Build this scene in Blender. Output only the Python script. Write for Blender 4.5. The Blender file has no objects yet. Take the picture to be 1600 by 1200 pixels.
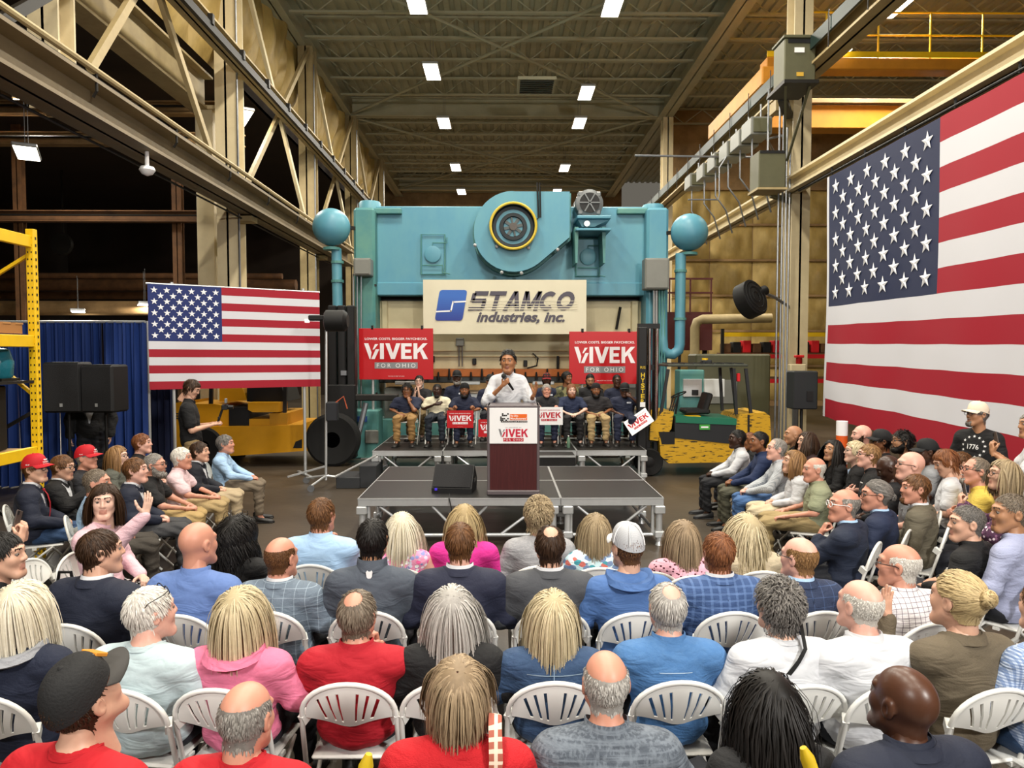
import bpy, math, random
import numpy as np
from mathutils import Vector, Matrix, Euler

# ------------------------------------------------------------------ camera
SC = bpy.context.scene
COL = SC.collection
FPX, CAMZ = 1135.0, 2.4
YAW, PITCH = math.atan(15 / FPX), math.atan(50 / FPX)
cam_d = bpy.data.cameras.new('camera')
cam = bpy.data.objects.new('camera', cam_d)
COL.objects.link(cam)
cam_d.sensor_width = 36.0
cam_d.lens = FPX / 1600 * 36.0
cam_d.clip_start, cam_d.clip_end = 0.05, 300
cam.location = (0, 0, CAMZ)
cam.rotation_euler = (math.pi / 2 - PITCH, 0, -YAW)
SC.camera = cam

# ------------------------------------------------------------------ world, exposure
SC.view_settings.view_transform = 'Standard'
SC.view_settings.look = 'None'
SC.view_settings.gamma = 1.0
SC.view_settings.use_curve_mapping = False
SC.view_settings.exposure = 0.0
world = bpy.data.worlds.new('world')
SC.world = world
world.use_nodes = True
bg = world.node_tree.nodes['Background']
bg.inputs[0].default_value = (0.9, 0.82, 0.68, 1)
bg.inputs[1].default_value = 0.15

def lamp_area(name, loc, target, size, power, color, size_y=None, spread=None):
    d = bpy.data.lights.new(name, 'AREA')
    d.energy, d.color, d.size = power, color, size
    if size_y:
        d.shape, d.size_y = 'RECTANGLE', size_y
    if spread:
        d.spread = spread
    o = bpy.data.objects.new(name, d)
    COL.objects.link(o)
    o.location = loc
    o.rotation_euler = (Vector(target) - Vector(loc)).to_track_quat('-Z', 'Y').to_euler()
    return o
# stage lamps hung from the hall behind the photographer
lamp_area('stage_lamp', (5.5, -4.0, 6.2), (0.2, 8, 1.2), 0.9, 900, (1, .97, .92))
lamp_area('stage_lamp', (-4.5, -4.0, 6.2), (0.2, 8, 1.2), 0.9, 420, (1, .97, .92))
LAMP_POWER = 230     # each high-bay lamp, lit in its own builder
LAMP_COL = (1, .93, .80)

# ------------------------------------------------------------------ pixel helper for measuring the photograph
_cy, _sy, _cp, _sp = math.cos(YAW), math.sin(YAW), math.cos(PITCH), math.sin(PITCH)
_F = Vector((_sy * _cp, _cy * _cp, -_sp))
_R = Vector((_cy, -_sy, 0))
_U = _R.cross(_F)
def P(px, py, d):
    """world point on the ray of a photograph pixel, at distance d along y"""
    v = _F + _R * ((px - 800) / FPX) + _U * ((600 - py) / FPX)
    v = v * (d / v.y)
    return Vector((v.x, v.y, v.z + CAMZ))
def PX(px, d): return P(px, 550, d).x
def PZ(py, d, px=800): return P(px, py, d).z

# ------------------------------------------------------------------ materials
def lin(c):
    if isinstance(c, str):
        c = c.lstrip('#'); c = c if len(c) == 6 else ''.join(x * 2 for x in c); c = [int(c[i:i + 2], 16) / 255 for i in (0, 2, 4)]
    return tuple((x / 12.92 if x <= .04045 else ((x + .055) / 1.055) ** 2.4) for x in c) + (1.0,)
_M = {}
def mat(color, rough=.6, metal=0.0, var=0.0, vs=6.0, bump=0.0, bs=40.0, stretch=(1, 1, 1), var2=None, pat=None, spec=.4, emit=None, name=None, trans=0, fold=0.0):
    """one procedural material; var/vs mottle the colour, bump/bs give relief, pat adds a woven or printed pattern"""
    key = (color, rough, metal, var, vs, bump, bs, stretch, var2, pat, spec, emit, trans, fold)
    if key in _M: return _M[key]
    m = bpy.data.materials.new(name or 'surface')
    m.use_nodes = True
    nt = m.node_tree; N = nt.nodes; L = nt.links
    b = N['Principled BSDF']
    b.inputs['Base Color'].default_value = lin(color)
    b.inputs['Roughness'].default_value = rough
    b.inputs['Metallic'].default_value = metal
    b.inputs['Specular IOR Level'].default_value = spec
    if trans: b.inputs['Transmission Weight'].default_value = trans
    if emit:
        b.inputs['Emission Color'].default_value = lin(emit[0]); b.inputs['Emission Strength'].default_value = emit[1]
    tc = None
    def coords(s):
        nonlocal tc
        if tc is None: tc = N.new('ShaderNodeTexCoord')
        mp = N.new('ShaderNodeMapping'); mp.inputs['Scale'].default_value = s
        L.new(tc.outputs['Object'], mp.inputs[0]); return mp.outputs[0]
    out = None
    def mix(fac, a, c, mode='MIX'):
        x = N.new('ShaderNodeMix'); x.data_type = 'RGBA'; x.blend_type = mode
        if isinstance(fac, float): x.inputs[0].default_value = fac
        else: L.new(fac, x.inputs[0])
        for i, v in ((6, a), (7, c)):
            if isinstance(v, tuple): x.inputs[i].default_value = v
            else: L.new(v, x.inputs[i])
        return x.outputs[2]
    def ramp(src, a, b_):
        r = N.new('ShaderNodeMapRange'); r.inputs[1].default_value = a; r.inputs[2].default_value = b_
        L.new(src, r.inputs[0]); return r.outputs[0]
    cur = lin(color)
    if pat:
        kind = pat[0]
        if kind in ('plaid', 'check', 'stripe'):
            _, c2, sc, wid, st = pat
            co = coords((1, 1, 1)); sep = N.new('ShaderNodeSeparateXYZ'); L.new(co, sep.inputs[0])
            for ax in ((0, 2) if kind != 'stripe' else (0,)):
                mu = N.new('ShaderNodeMath'); mu.operation = 'MULTIPLY'; mu.inputs[1].default_value = sc; L.new(sep.outputs[ax], mu.inputs[0])
                fr = N.new('ShaderNodeMath'); fr.operation = 'FRACT'; L.new(mu.outputs[0], fr.inputs[0])
                lt = N.new('ShaderNodeMath'); lt.operation = 'LESS_THAN'; lt.inputs[1].default_value = wid; L.new(fr.outputs[0], lt.inputs[0])
                ml = N.new('ShaderNodeMath'); ml.operation = 'MULTIPLY'; ml.inputs[1].default_value = st; L.new(lt.outputs[0], ml.inputs[0])
                cur = mix(ml.outputs[0], cur, lin(c2))
        elif kind in ('dots', 'floral'):
            _, cols, sc, thr = pat
            vo = N.new('ShaderNodeTexVoronoi'); vo.inputs['Scale'].default_value = sc; L.new(coords((1, 1, 1)), vo.inputs['Vector'])
            lt = N.new('ShaderNodeMath'); lt.operation = 'LESS_THAN'; lt.inputs[1].default_value = thr; L.new(vo.outputs['Distance'], lt.inputs[0])
            if len(cols) == 1: cur = mix(lt.outputs[0], cur, lin(cols[0]))
            else:
                cr = N.new('ShaderNodeValToRGB'); cr.color_ramp.interpolation = 'CONSTANT'
                sx = N.new('ShaderNodeSeparateColor'); L.new(vo.outputs['Color'], sx.inputs[0]); L.new(sx.outputs[0], cr.inputs[0])
                els = cr.color_ramp.elements
                while len(els) < len(cols): els.new(.5)
                for i, c in enumerate(cols): els[i].position = i / len(cols); els[i].color = lin(c)
                cur = mix(lt.outputs[0], cur, cr.outputs[0])
        elif kind == 'weave':
            _, c2, sc, st = pat
            n1 = N.new('ShaderNodeTexNoise'); n1.inputs['Scale'].default_value = sc; L.new(coords((1, 1, .06)), n1.inputs['Vector'])
            n2 = N.new('ShaderNodeTexNoise'); n2.inputs['Scale'].default_value = sc; L.new(coords((.06, .06, 1)), n2.inputs['Vector'])
            cur = mix(ramp(n1.outputs[0], .45, .62), cur, mix(st, cur, lin(c2)))
            cur = mix(ramp(n2.outputs[0], .45, .62), cur, mix(st, cur, lin(c2)))
        elif kind == 'chips':       # paint knocked off in streaks down to c2
            _, c2, sc, thr = pat
            n1 = N.new('ShaderNodeTexNoise'); n1.inputs['Scale'].default_value = sc; n1.inputs['Detail'].default_value = 6; L.new(coords((.28, 1, 1.9)), n1.inputs['Vector'])
            cur = mix(ramp(n1.outputs[0], thr, thr + .03), cur, lin(c2))
        elif kind == 'ribs':        # bands in x between two paints
            _, c2, sc, wid, st = pat
            co = coords((1, 1, 1)); sep = N.new('ShaderNodeSeparateXYZ'); L.new(co, sep.inputs[0])
            mu = N.new('ShaderNodeMath'); mu.operation = 'MULTIPLY'; mu.inputs[1].default_value = sc; L.new(sep.outputs[2], mu.inputs[0])
            fr = N.new('ShaderNodeMath'); fr.operation = 'FRACT'; L.new(mu.outputs[0], fr.inputs[0])
            cur = mix(ramp(fr.outputs[0], wid, wid + .05), cur, lin(c2))
        elif kind == 'grad':        # printed vertical gradient between z0 and z1
            _, c2, z0, z1 = pat
            co = coords((1, 1, 1)); sep = N.new('ShaderNodeSeparateXYZ'); L.new(co, sep.inputs[0])
            cur = mix(ramp(sep.outputs[2], z0, z1), cur, lin(c2))
        elif kind == 'tone':        # per-lock tone stored on the hair
            _, c2 = pat
            at = N.new('ShaderNodeAttribute'); at.attribute_name = 'tone'
            cur = mix(at.outputs['Fac'], cur, lin(c2))
    if var:
        n = N.new('ShaderNodeTexNoise'); n.inputs['Scale'].default_value = vs; n.inputs['Detail'].default_value = 5
        n.inputs['Roughness'].default_value = .62
        L.new(coords(stretch), n.inputs['Vector'])
        base = lin(color)
        tgt = lin(var2) if var2 else tuple(x * .45 for x in base[:3]) + (1.0,)
        f = ramp(n.outputs[0], .35, .7)
        mm = N.new('ShaderNodeMath'); mm.operation = 'MULTIPLY'; mm.inputs[1].default_value = var; L.new(f, mm.inputs[0])
        cur = mix(mm.outputs[0], cur, tgt)
    if not isinstance(cur, tuple): L.new(cur, b.inputs['Base Color'])
    if bump:
        n = N.new('ShaderNodeTexNoise'); n.inputs['Scale'].default_value = bs; n.inputs['Detail'].default_value = 3
        L.new(coords(stretch), n.inputs['Vector'])
        bp = N.new('ShaderNodeBump'); bp.inputs['Strength'].default_value = min(1, bump); bp.inputs['Distance'].default_value = .02
        L.new(n.outputs[0], bp.inputs['Height']); L.new(bp.outputs[0], b.inputs['Normal'])
    if fold:                        # soft folds of worn cloth
        n = N.new('ShaderNodeTexNoise'); n.inputs['Scale'].default_value = 5.5; n.inputs['Detail'].default_value = 2.5; n.inputs['Distortion'].default_value = 1.1
        L.new(coords((1.0, .8, 1.9)), n.inputs['Vector'])
        b2 = N.new('ShaderNodeBump'); b2.inputs['Strength'].default_value = fold; b2.inputs['Distance'].default_value = .045
        L.new(n.outputs[0], b2.inputs['Height']); L.new(b2.outputs[0], b.inputs['Normal'])
        if bump: L.new(bp.outputs[0], b2.inputs['Normal'])
    _M[key] = m
    return m

# ------------------------------------------------------------------ mesh builder
class MB:
    def __init__(s): s.v, s.f, s.mi = [], [], []
    def add(s, vs, fs, m=0):
        o = len(s.v); s.v.extend([tuple(v) for v in vs]); s.f.extend([tuple(i + o for i in f) for f in fs]); s.mi.extend([m] * len(fs)); return s
    def box(s, c, size, rot=None, b=0.0, m=0):
        hx, hy, hz = size[0] / 2, size[1] / 2, size[2] / 2
        if b <= 0 or b * 2.2 > min(size):
            vs = [Vector((x, y, z)) for x in (-hx, hx) for y in (-hy, hy) for z in (-hz, hz)]
            fs = [(0, 1, 3, 2), (4, 6, 7, 5), (0, 4, 5, 1), (2, 3, 7, 6), (0, 2, 6, 4), (1, 5, 7, 3)]
        else:
            vs, idx = [], {}
            for sx in (-1, 1):
                for sy in (-1, 1):
                    for sz in (-1, 1):
                        for a in range(3):
                            q = [sx * (hx - b), sy * (hy - b), sz * (hz - b)]; h = (hx, hy, hz)[a]
                            q[a] = (sx, sy, sz)[a] * h
                            idx[(sx, sy, sz, a)] = len(vs); vs.append(Vector(q))
            fs = []
            g = lambda sg, a: idx[(sg[0], sg[1], sg[2], a)]
            for a in range(3):
                b1, c1 = (a + 1) % 3, (a + 2) % 3
                for t in (-1, 1):
                    q = []
                    for (u, w) in ((-1, -1), (1, -1), (1, 1), (-1, 1)):
                        sg = [0, 0, 0]; sg[a] = t; sg[b1] = u; sg[c1] = w; q.append(g(sg, a))
                    fs.append(tuple(q if t > 0 else q[::-1]))
                for u in (-1, 1):
                    for w in (-1, 1):
                        s1 = [0, 0, 0]; s1[b1] = u; s1[c1] = w; s1[a] = -1
                        s2 = list(s1); s2[a] = 1
                        q = [g(s1, b1), g(s2, b1), g(s2, c1), g(s1, c1)]
                        fs.append(tuple(q if u * w > 0 else q[::-1]))
            for sx in (-1, 1):
                for sy in (-1, 1):
                    for sz in (-1, 1):
                        q = [idx[(sx, sy, sz, a)] for a in range(3)]
                        fs.append(tuple(q if sx * sy * sz > 0 else q[::-1]))
        M = (rot.to_matrix() if isinstance(rot, Euler) else rot) if rot else None
        c = Vector(c)
        return s.add([(M @ v if M else v) + c for v in vs], fs, m)
    def bar(s, p0, p1, w, h, m=0, up=(0, 0, 1), b=0.0):
        """box beam from p0 to p1: w across, h along up"""
        p0, p1 = Vector(p0), Vector(p1); d = p1 - p0; L = d.length; d.normalize()
        u = Vector(up)
        if abs(d.dot(u)) > .98: u = Vector((0, 1, 0))
        x = d.cross(u).normalized(); z = x.cross(d)
        M = Matrix((x, d, z)).transposed()
        return s.box((p0 + p1) / 2, (w, L, h), M, b, m)
    def tube(s, pts, r, n=8, m=0, cap=True, closed=False):
        pts = [Vector(p) for p in pts]; k = len(pts)
        rs = r if isinstance(r, (list, tuple)) else [r] * k
        ref = None; rings = []
        for i, p in enumerate(pts):
            a = pts[i - 1] if (i or closed) else p; c = pts[(i + 1) % k] if (i < k - 1 or closed) else p
            t = (c - a).normalized()
            if ref is None:
                ref = t.orthogonal().normalized()
            ref = (ref - t * ref.dot(t)).normalized(); bn = t.cross(ref)
            rings.append([p + (ref * math.cos(2 * math.pi * j / n) + bn * math.sin(2 * math.pi * j / n)) * rs[i] for j in range(n)])
        vs = [v for rg in rings for v in rg]; fs = []
        for i in range(k if closed else k - 1):
            for j in range(n):
                q = (i + 1) % k
                fs.append((i * n + j, i * n + (j + 1) % n, q * n + (j + 1) % n, q * n + j))
        if cap and not closed:
            fs.append(tuple(range(n - 1, -1, -1))); fs.append(tuple((k - 1) * n + j for j in range(n)))
        return s.add(vs, fs, m)
    def cyl(s, p0, p1, r0, r1=None, n=16, m=0): return s.tube([p0, p1], [r0, r0 if r1 is None else r1], n, m)
    def lathe(s, prof, c=(0, 0, 0), axis='Z', n=24, m=0):
        """profile of (radius, height) turned round an axis"""
        vs, fs = [], []
        for r, h in prof:
            for j in range(n):
                a = 2 * math.pi * j / n; x, y = r * math.cos(a), r * math.sin(a)
                vs.append(Vector((x, y, h) if axis == 'Z' else ((x, h, y) if axis == 'Y' else (h, x, y))) + Vector(c))
        for i in range(len(prof) - 1):
            for j in range(n):
                fs.append((i * n + j, i * n + (j + 1) % n, (i + 1) * n + (j + 1) % n, (i + 1) * n + j))
        if prof[0][0] > 1e-4: fs.append(tuple(range(n - 1, -1, -1)))
        if prof[-1][0] > 1e-4: fs.append(tuple((len(prof) - 1) * n + j for j in range(n)))
        return s.add(vs, fs, m)
    def ball(s, c, r, n=16, m=0, k=10):
        r = Vector(r) if not isinstance(r, (int, float)) else Vector((r, r, r))
        pr = [(math.sin(math.pi * i / k), -math.cos(math.pi * i / k)) for i in range(k + 1)]
        o = len(s.v); s.lathe([(max(a, 1e-5), h) for a, h in pr], n=n, m=m); c = Vector(c)
        for i in range(o, len(s.v)):
            v = s.v[i]; s.v[i] = (c.x + v[0] * r.x, c.y + v[1] * r.y, c.z + v[2] * r.z)
        return s
    def prism(s, poly, y0, y1, m=0, frame=None):
        """polygon of (x,z) pushed from y0 to y1; frame maps the three local coordinates to world"""
        n = len(poly); vs = [Vector((x, y0, z)) for x, z in poly] + [Vector((x, y1, z)) for x, z in poly]
        if frame: vs = [frame @ v for v in vs]
        fs = [tuple(range(n)), tuple(range(2 * n - 1, n - 1, -1))] + [(j, j + n, (j + 1) % n + n, (j + 1) % n) for j in range(n)]
        return s.add(vs, fs, m)
    def ibeam(s, p0, p1, w, h, t=.03, m=0, up=(0, 0, 1)):
        """rolled steel I: flanges w wide, h deep along up"""
        p0, p1 = Vector(p0), Vector(p1); d = (p1 - p0).normalized(); u = Vector(up)
        if abs(d.dot(u)) > .98: u = Vector((0, 1, 0))
        x = d.cross(u).normalized(); z = x.cross(d)
        s.bar(p0, p1, t, h, m, up); o = z * (h / 2 - t / 2)
        s.bar(p0 + o, p1 + o, w, t, m, up); s.bar(p0 - o, p1 - o, w, t, m, up)
        return s
    def build(s, name, mats, parent=None, smooth=None, loc=None, rot=None):
        me = bpy.data.meshes.new(name); me.from_pydata(s.v, [], s.f)
        if not isinstance(mats, (list, tuple)): mats = [mats]
        for m in mats: me.materials.append(m)
        if len(mats) > 1: me.polygons.foreach_set('material_index', s.mi)
        if smooth:
            me.shade_smooth(); me.set_sharp_from_angle(angle=math.radians(smooth))
        me.update()
        return link(name, me, parent, loc, rot)
def link(name, me, parent=None, loc=None, rot=None):
    o = bpy.data.objects.new(name, me); COL.objects.link(o)
    if parent is not None: o.parent = parent
    if loc is not None: o.location = loc
    if rot is not None: o.rotation_euler = rot
    return o
def tag(o, label=None, cat=None, group=None, kind=None):
    for k, v in (('label', label), ('category', cat), ('group', group), ('kind', kind)):
        if v: o[k] = v
    return o
def thing(name, label, cat, loc=(0, 0, 0), rz=0.0, group=None, kind=None):
    return tag(link(name, None, None, loc, (0, 0, rz)), label, cat, group, kind)
def copy_tree(o, parent=None):
    c = o.copy(); COL.objects.link(c)
    if parent is not None: c.parent = parent
    for ch in list(o.children): copy_tree(ch, c)
    return c

def text(s, w, h, bold=.0, shear=0.0, align='C', spacing=1.0):
    """outline of a line of lettering fitted to w x h, as (x,z) vertices centred on 0 and faces"""
    cu = bpy.data.curves.new('lettering', 'FONT'); cu.body = s; cu.size = 1; cu.offset = bold; cu.shear = shear; cu.resolution_u = 3; cu.space_character = spacing
    o = bpy.data.objects.new('lettering', cu); me = bpy.data.meshes.new_from_object(o)
    v = np.array([x.co[:] for x in me.vertices]); f = [tuple(p.vertices) for p in me.polygons]
    bpy.data.objects.remove(o); bpy.data.curves.remove(cu); bpy.data.meshes.remove(me)
    lo, hi = v.min(0), v.max(0)
    x = (v[:, 0] - (lo[0] + hi[0]) / 2) * (w / (hi[0] - lo[0])); z = (v[:, 1] - (lo[1] + hi[1]) / 2) * (h / (hi[1] - lo[1]))
    return np.stack([x, z], 1), f
def put_text(mb, s, cx, cz, w, h, y=-.003, m=0, **k):
    v, f = text(s, w, h, **k)
    return mb.add([(cx + a, y, cz + b) for a, b in v], f, m)
# ================================================================== the hall
rnd = random.Random(7)
M_CREAM = mat('#a8966d', .55, var=.35, vs=3, var2='#6f5c3a')
M_CREAM2 = mat('#d8c9a4', .5, var=.25, vs=2, var2='#8f7d58')
M_DARKSTEEL = mat('#1d1b18', .5, .2)
M_ROOF = mat('#aeaa90', .7, var=.3, vs=1.5, var2='#7f7b60')
M_JOIST = mat('#a5a187', .6)
M_RUST = mat('#6d4a2c', .75, var=.7, vs=2, var2='#2c1d12')
M_TAN = mat('#a5855a', .7, var=.6, vs=1.2, var2='#3f2d1a')
M_INSUL = mat('#c6aa66', .55, var=.75, vs=.9, var2='#6d5626', bump=.35, bs=5, stretch=(1, 1, .5))
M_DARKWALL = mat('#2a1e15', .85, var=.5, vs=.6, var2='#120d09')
M_GALV = mat('#8f9296', .38, .8, var=.2, vs=8)
M_ALU = mat('#c9cccd', .33, .55, var=.15, vs=12, var2='#9b9d9e')
M_STEELP = mat('#b9bcbe', .3, .7)
M_BLACK = mat('#0d0d0e', .55)
M_BLACKG = mat('#111214', .3)
M_RUBBER = mat('#101010', .85)
M_GREYBOX = mat('#7c7d77', .5, .1, var=.15, vs=4)
M_GREENGREY = mat('#57563f', .55, var=.25, vs=3)
M_YELLOW = mat('#c98f12', .42, var=.25, vs=2, var2='#8d6208')
M_YELLOW2 = mat('#e2b713', .45, var=.2, vs=5, var2='#a17d08')
M_ORANGE = mat('#c0801f', .55, var=.3, vs=3, var2='#7c4c10')
M_TEAL = mat('#4f8ba3', .42, var=.5, vs=1.1, var2='#6ea4a6', stretch=(1, 1, .5))
M_TEALD = mat('#477f82', .5, var=.5, vs=2, var2='#6a9a84')
M_RED = mat('#c8171f', .5)
M_WHITE = mat('#e9e9ea', .5)
M_CHROME = mat('#c9c9c9', .15, 1.0)

def structure(name, mb, mats, label, cat, smooth=None, parent=None, group=None):
    o = mb.build(name, mats, parent, smooth)
    if parent is None: tag(o, label, cat, group, 'structure')
    return o

# floor: one poured slab
structure('floor', MB().box((-2, 18, -.1), (46, 62, .2)), mat('#4a4136', .4, var=.8, vs=.55, var2='#241e17', bump=.12, bs=9, spec=.5),
          'worn stained brown concrete factory floor under the crowd', 'floor')
mb = MB().box((0, 7.1, .004), (10.6, 1.1, .008), b=.002)
tag(mb.build('floor_runner', mat('#15130f', .8, var=.3, vs=8)), 'wide black floor runner lying in front of the stage', 'mat')
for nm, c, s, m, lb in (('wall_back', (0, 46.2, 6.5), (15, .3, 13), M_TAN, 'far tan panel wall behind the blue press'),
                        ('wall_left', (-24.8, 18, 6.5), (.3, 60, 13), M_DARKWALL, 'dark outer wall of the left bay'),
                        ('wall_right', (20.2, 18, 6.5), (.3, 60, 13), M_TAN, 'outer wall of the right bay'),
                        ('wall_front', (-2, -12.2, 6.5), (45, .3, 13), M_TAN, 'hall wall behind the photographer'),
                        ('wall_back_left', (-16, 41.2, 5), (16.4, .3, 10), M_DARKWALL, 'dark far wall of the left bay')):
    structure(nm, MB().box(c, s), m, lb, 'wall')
# right rear wall, insulated blankets held between girts
wr = structure('wall_back_right', MB().box((13.6, 32.3, 6.5), (13, .2, 13)), M_TAN, 'rear wall of the right bay lined with yellowish insulation blankets', 'wall')
pm = MB(); nx, nz = 10, 10
def blanket(w, h, bulge, seed):
    r = random.Random(seed); mb = MB(); vs = []; n = 12
    for j in range(n + 1):
        for i in range(n + 1):
            u, v = i / n, j / n
            e = (math.sin(math.pi * u) ** .5) * (math.sin(math.pi * v) ** .5) if 0 < u < 1 and 0 < v < 1 else 0
            y = -bulge * e * (1 + .35 * math.sin(9 * u + 5 * v + seed) + .25 * math.sin(17 * u - 4 * v))
            vs.append(((u - .5) * w, y, (v - .5) * h))
    mb.add(vs, [(a, a + 1, a + n + 2, a + n + 1) for j in range(n) for a in range(j * (n + 1), j * (n + 1) + n)])
    return mb
bl = [blanket(1.86, 1.5, .16, k).build('insulation_blanket', M_INSUL, wr, 60) for k in range(3)]
k = 0
for c in range(5):
    for r in range(6):
        o = bl[k] if k < 3 else link('insulation_blanket', bl[k % 3].data, wr)
        o.location = (8.2 + c * 1.9, 32.19, 1.0 + r * 1.55); k += 1
for r in range(6): MB().box((13, 32.05, 1.78 + r * 1.55), (12, .12, .09)).build('girt', M_TAN, wr)

# ceiling: ribbed deck over both high bays
mb = MB(); x = -7.4; vs = []; ys = (-12, 46); zz = 13.0; i = 0
prof = []
while x < 20.2:
    prof += [(x, zz), (x + .17, zz), (x + .2, zz + .07), (x + .32, zz + .07)]; x += .35
for (a, z) in prof: vs += [(a, ys[0], z), (a, ys[1], z)]
mb.add(vs, [(2 * i, 2 * i + 1, 2 * i + 3, 2 * i + 2) for i in range(len(prof) - 1)])
structure('ceiling', mb, M_ROOF, 'ribbed tan metal roof deck high above the hall', 'ceiling')
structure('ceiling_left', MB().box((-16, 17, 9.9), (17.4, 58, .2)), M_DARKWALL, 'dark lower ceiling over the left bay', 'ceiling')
# bar joists
def joist(x0, x1, y, lead=None):
    if lead is not None:
        c = copy_tree(lead); c.location.y = y; return c
    L = x1 - x0; n = int(round(L / 1.55))
    t = tag(link('roof_joist', None, None, ((x0 + x1) / 2, y, 12.3)), 'tan open web roof joist spanning under the metal deck', 'joist', 'roof joists under the deck', 'structure')
    MB().box((0, 0, 0), (L, .13, .06)).build('bottom_chord', M_JOIST, t)
    MB().box((0, 0, .62), (L, .13, .06)).build('top_chord', M_JOIST, t)
    for i in range(n):
        a = -L / 2 + i * L / n; b = a + L / n; m = (a + b) / 2
        if i == 0: w = MB().bar((a, 0, .6), (m, 0, 0), .035, .035).bar((m, 0, 0), (b, 0, .6), .035, .035); me = w.build('web', M_JOIST, t); w0 = a
        else: link('web', me.data, t, (a - w0, 0, 0))
    return t
j0 = j1 = None
for k in range(17):
    y = 18.3 + 1.7 * k
    if abs(y - 30.6) < .5: continue
    if j0 is None: j0 = joist(-6.2, 6.5, y); j1 = joist(7.1, 19.8, y)
    else:
        joist(0, 0, y, j0)
        if y < 32: joist(0, 0, y, j1)
for o in [x for x in bpy.data.objects if x.name.startswith('roof_joist')]:
    o['group'] = 'roof joists of the right bay' if o.location.x > 7 else 'roof joists of the centre bay'
    o['label'] = 'tan open web roof joist spanning the right bay above the yellow crane' if o.location.x > 7 else 'tan open web roof joist spanning the centre bay above the press'
def beam(name, p0, p1, w, h, m, label, cat='beam', t=.035, up=(0, 0, 1), parent=None):
    return structure(name, MB().ibeam(p0, p1, w, h, t, 0, up), m, label, cat, parent=parent)
beam('roof_girder', (-6.2, 30.6, 12.5), (6.8, 30.6, 12.5), .35, .75, M_ROOF, 'deep tan roof girder crossing the hall between the two columns')
beam('roof_girder', (-6.2, 44.3, 12.5), (6.8, 44.3, 12.5), .35, .75, M_ROOF, 'farthest tan roof girder crossing in front of the back wall')
beam('roof_girder', (-6.45, -6, 12.5), (-6.45, 46, 12.5), .5, .8, M_ROOF, 'long tan roof girder running along the top of the left columns')
beam('roof_girder', (6.75, -6, 12.5), (6.75, 46, 12.5), .6, .8, M_ROOF, 'long tan roof girder running along the top of the right columns')
for y0, y1 in ((17, 30.6), (30.6, 44.2)):
    for s in (-1, 1):
        structure('roof_brace', MB().tube([(6.5 * s, y0, 12.2), (-6.3 * s, y1, 12.2)], .05, 8), M_JOIST,
                  'long diagonal brace rod under the roof, %s pair, rising to the %s' % ('nearer' if y0 < 20 else 'farther', 'left' if s > 0 else 'right'), 'brace', 40)
# roof vent
mb = MB().box((0, 0, 0), (1.25, 1.3, .1)); 
vt = tag(mb.build('roof_vent', M_JOIST, None, loc=P(838, 133, 24.6)), 'dark square roof vent in the deck between the lamp rows', 'vent')
for i in range(7): MB().box((0, -.55 + i * .18, -.07), (1.1, .1, .02), Euler((.5, 0, 0))).build('louver', M_BLACK, vt)

# lamps
M_DIFF = mat('#fffaf0', .4, emit=('#fff6e0', 9.0))
lampA = None
def high_bay(x, y, z, label, power=LAMP_POWER, rz=0.0):
    global lampA
    if lampA is None:
        t = thing('high_bay_lamp', label, 'ceiling lamp', (x, y, z))
        MB().box((0, 0, .05), (.52, 1.42, .09), b=.02).build('housing', M_ALU, t)
        MB().box((0, 0, 0), (.46, 1.34, .02)).build('diffuser', M_DIFF, t)
        for s in (-1, 1): MB().tube([(0, s * .5, .09), (0, s * .5, 1.36)], .008, 5).build('hanger', M_GALV, t)
        lampA = t
    else:
        t = copy_tree(lampA); t.location = (x, y, z); t['label'] = label
    t.rotation_euler.z = rz
    d = bpy.data.lights.new('lamp_light', 'AREA'); d.shape = 'RECTANGLE'; d.size, d.size_y = .46, 1.3; d.energy = power; d.color = LAMP_COL
    o = bpy.data.objects.new('lamp_light', d); COL.objects.link(o); o.parent = t; o.location = (0, 0, -.03)
    return t
orden = ('nearest', 'second', 'third', 'fourth', 'farthest')
for i, (l, r) in enumerate(zip([(650, 3), (675, 113), (694, 193), (712, 262), (721, 300)], [(958, 8), (916, 146), (905, 193), (882, 263), (870, 300)])):
    for s, (px, py) in (('left', l), ('right', r)):
        d = 9.4 * FPX / (550 - py); p = P(px, py, d)
        t = high_bay(p.x, p.y, p.z, '%s bright lamp of the %s row under the centre bay roof' % (orden[i], s)); t['group'] = 'high bay lamps of the centre bay'
for i in range(4):
    for s, x in (('left', -2.35), ('right', 3.05)):
        high_bay(x, 14 - i * 5.3, 11.8, 'lamp of the %s row overhead above the %s' % (s, ('stage', 'front audience rows', 'nearest audience rows', 'photographer')[i]))['group'] = 'high bay lamps over the audience'
p = P(1402, 10, 19.5); high_bay(p.x, p.y, p.z, 'long bright lamp under the right bay roof above the yellow crane', 700)
for px, py, d, lb in ((42, 240, 18, 'large slanted lamp glowing in the dark left bay above the pallet rack'), (40, 166, 21, 'small lamp half hidden under the left crane beam'),
                      (375, 184, 20, 'small lamp just right of the nearest left column'), (122, 487, 29, 'low lamp glowing above the blue drape'), (226, 476, 29, 'low lamp just left of the smaller flag')):
    p = P(px, py, d); high_bay(p.x, p.y, min(p.z, 9.3), lb, 120, .5)

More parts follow.
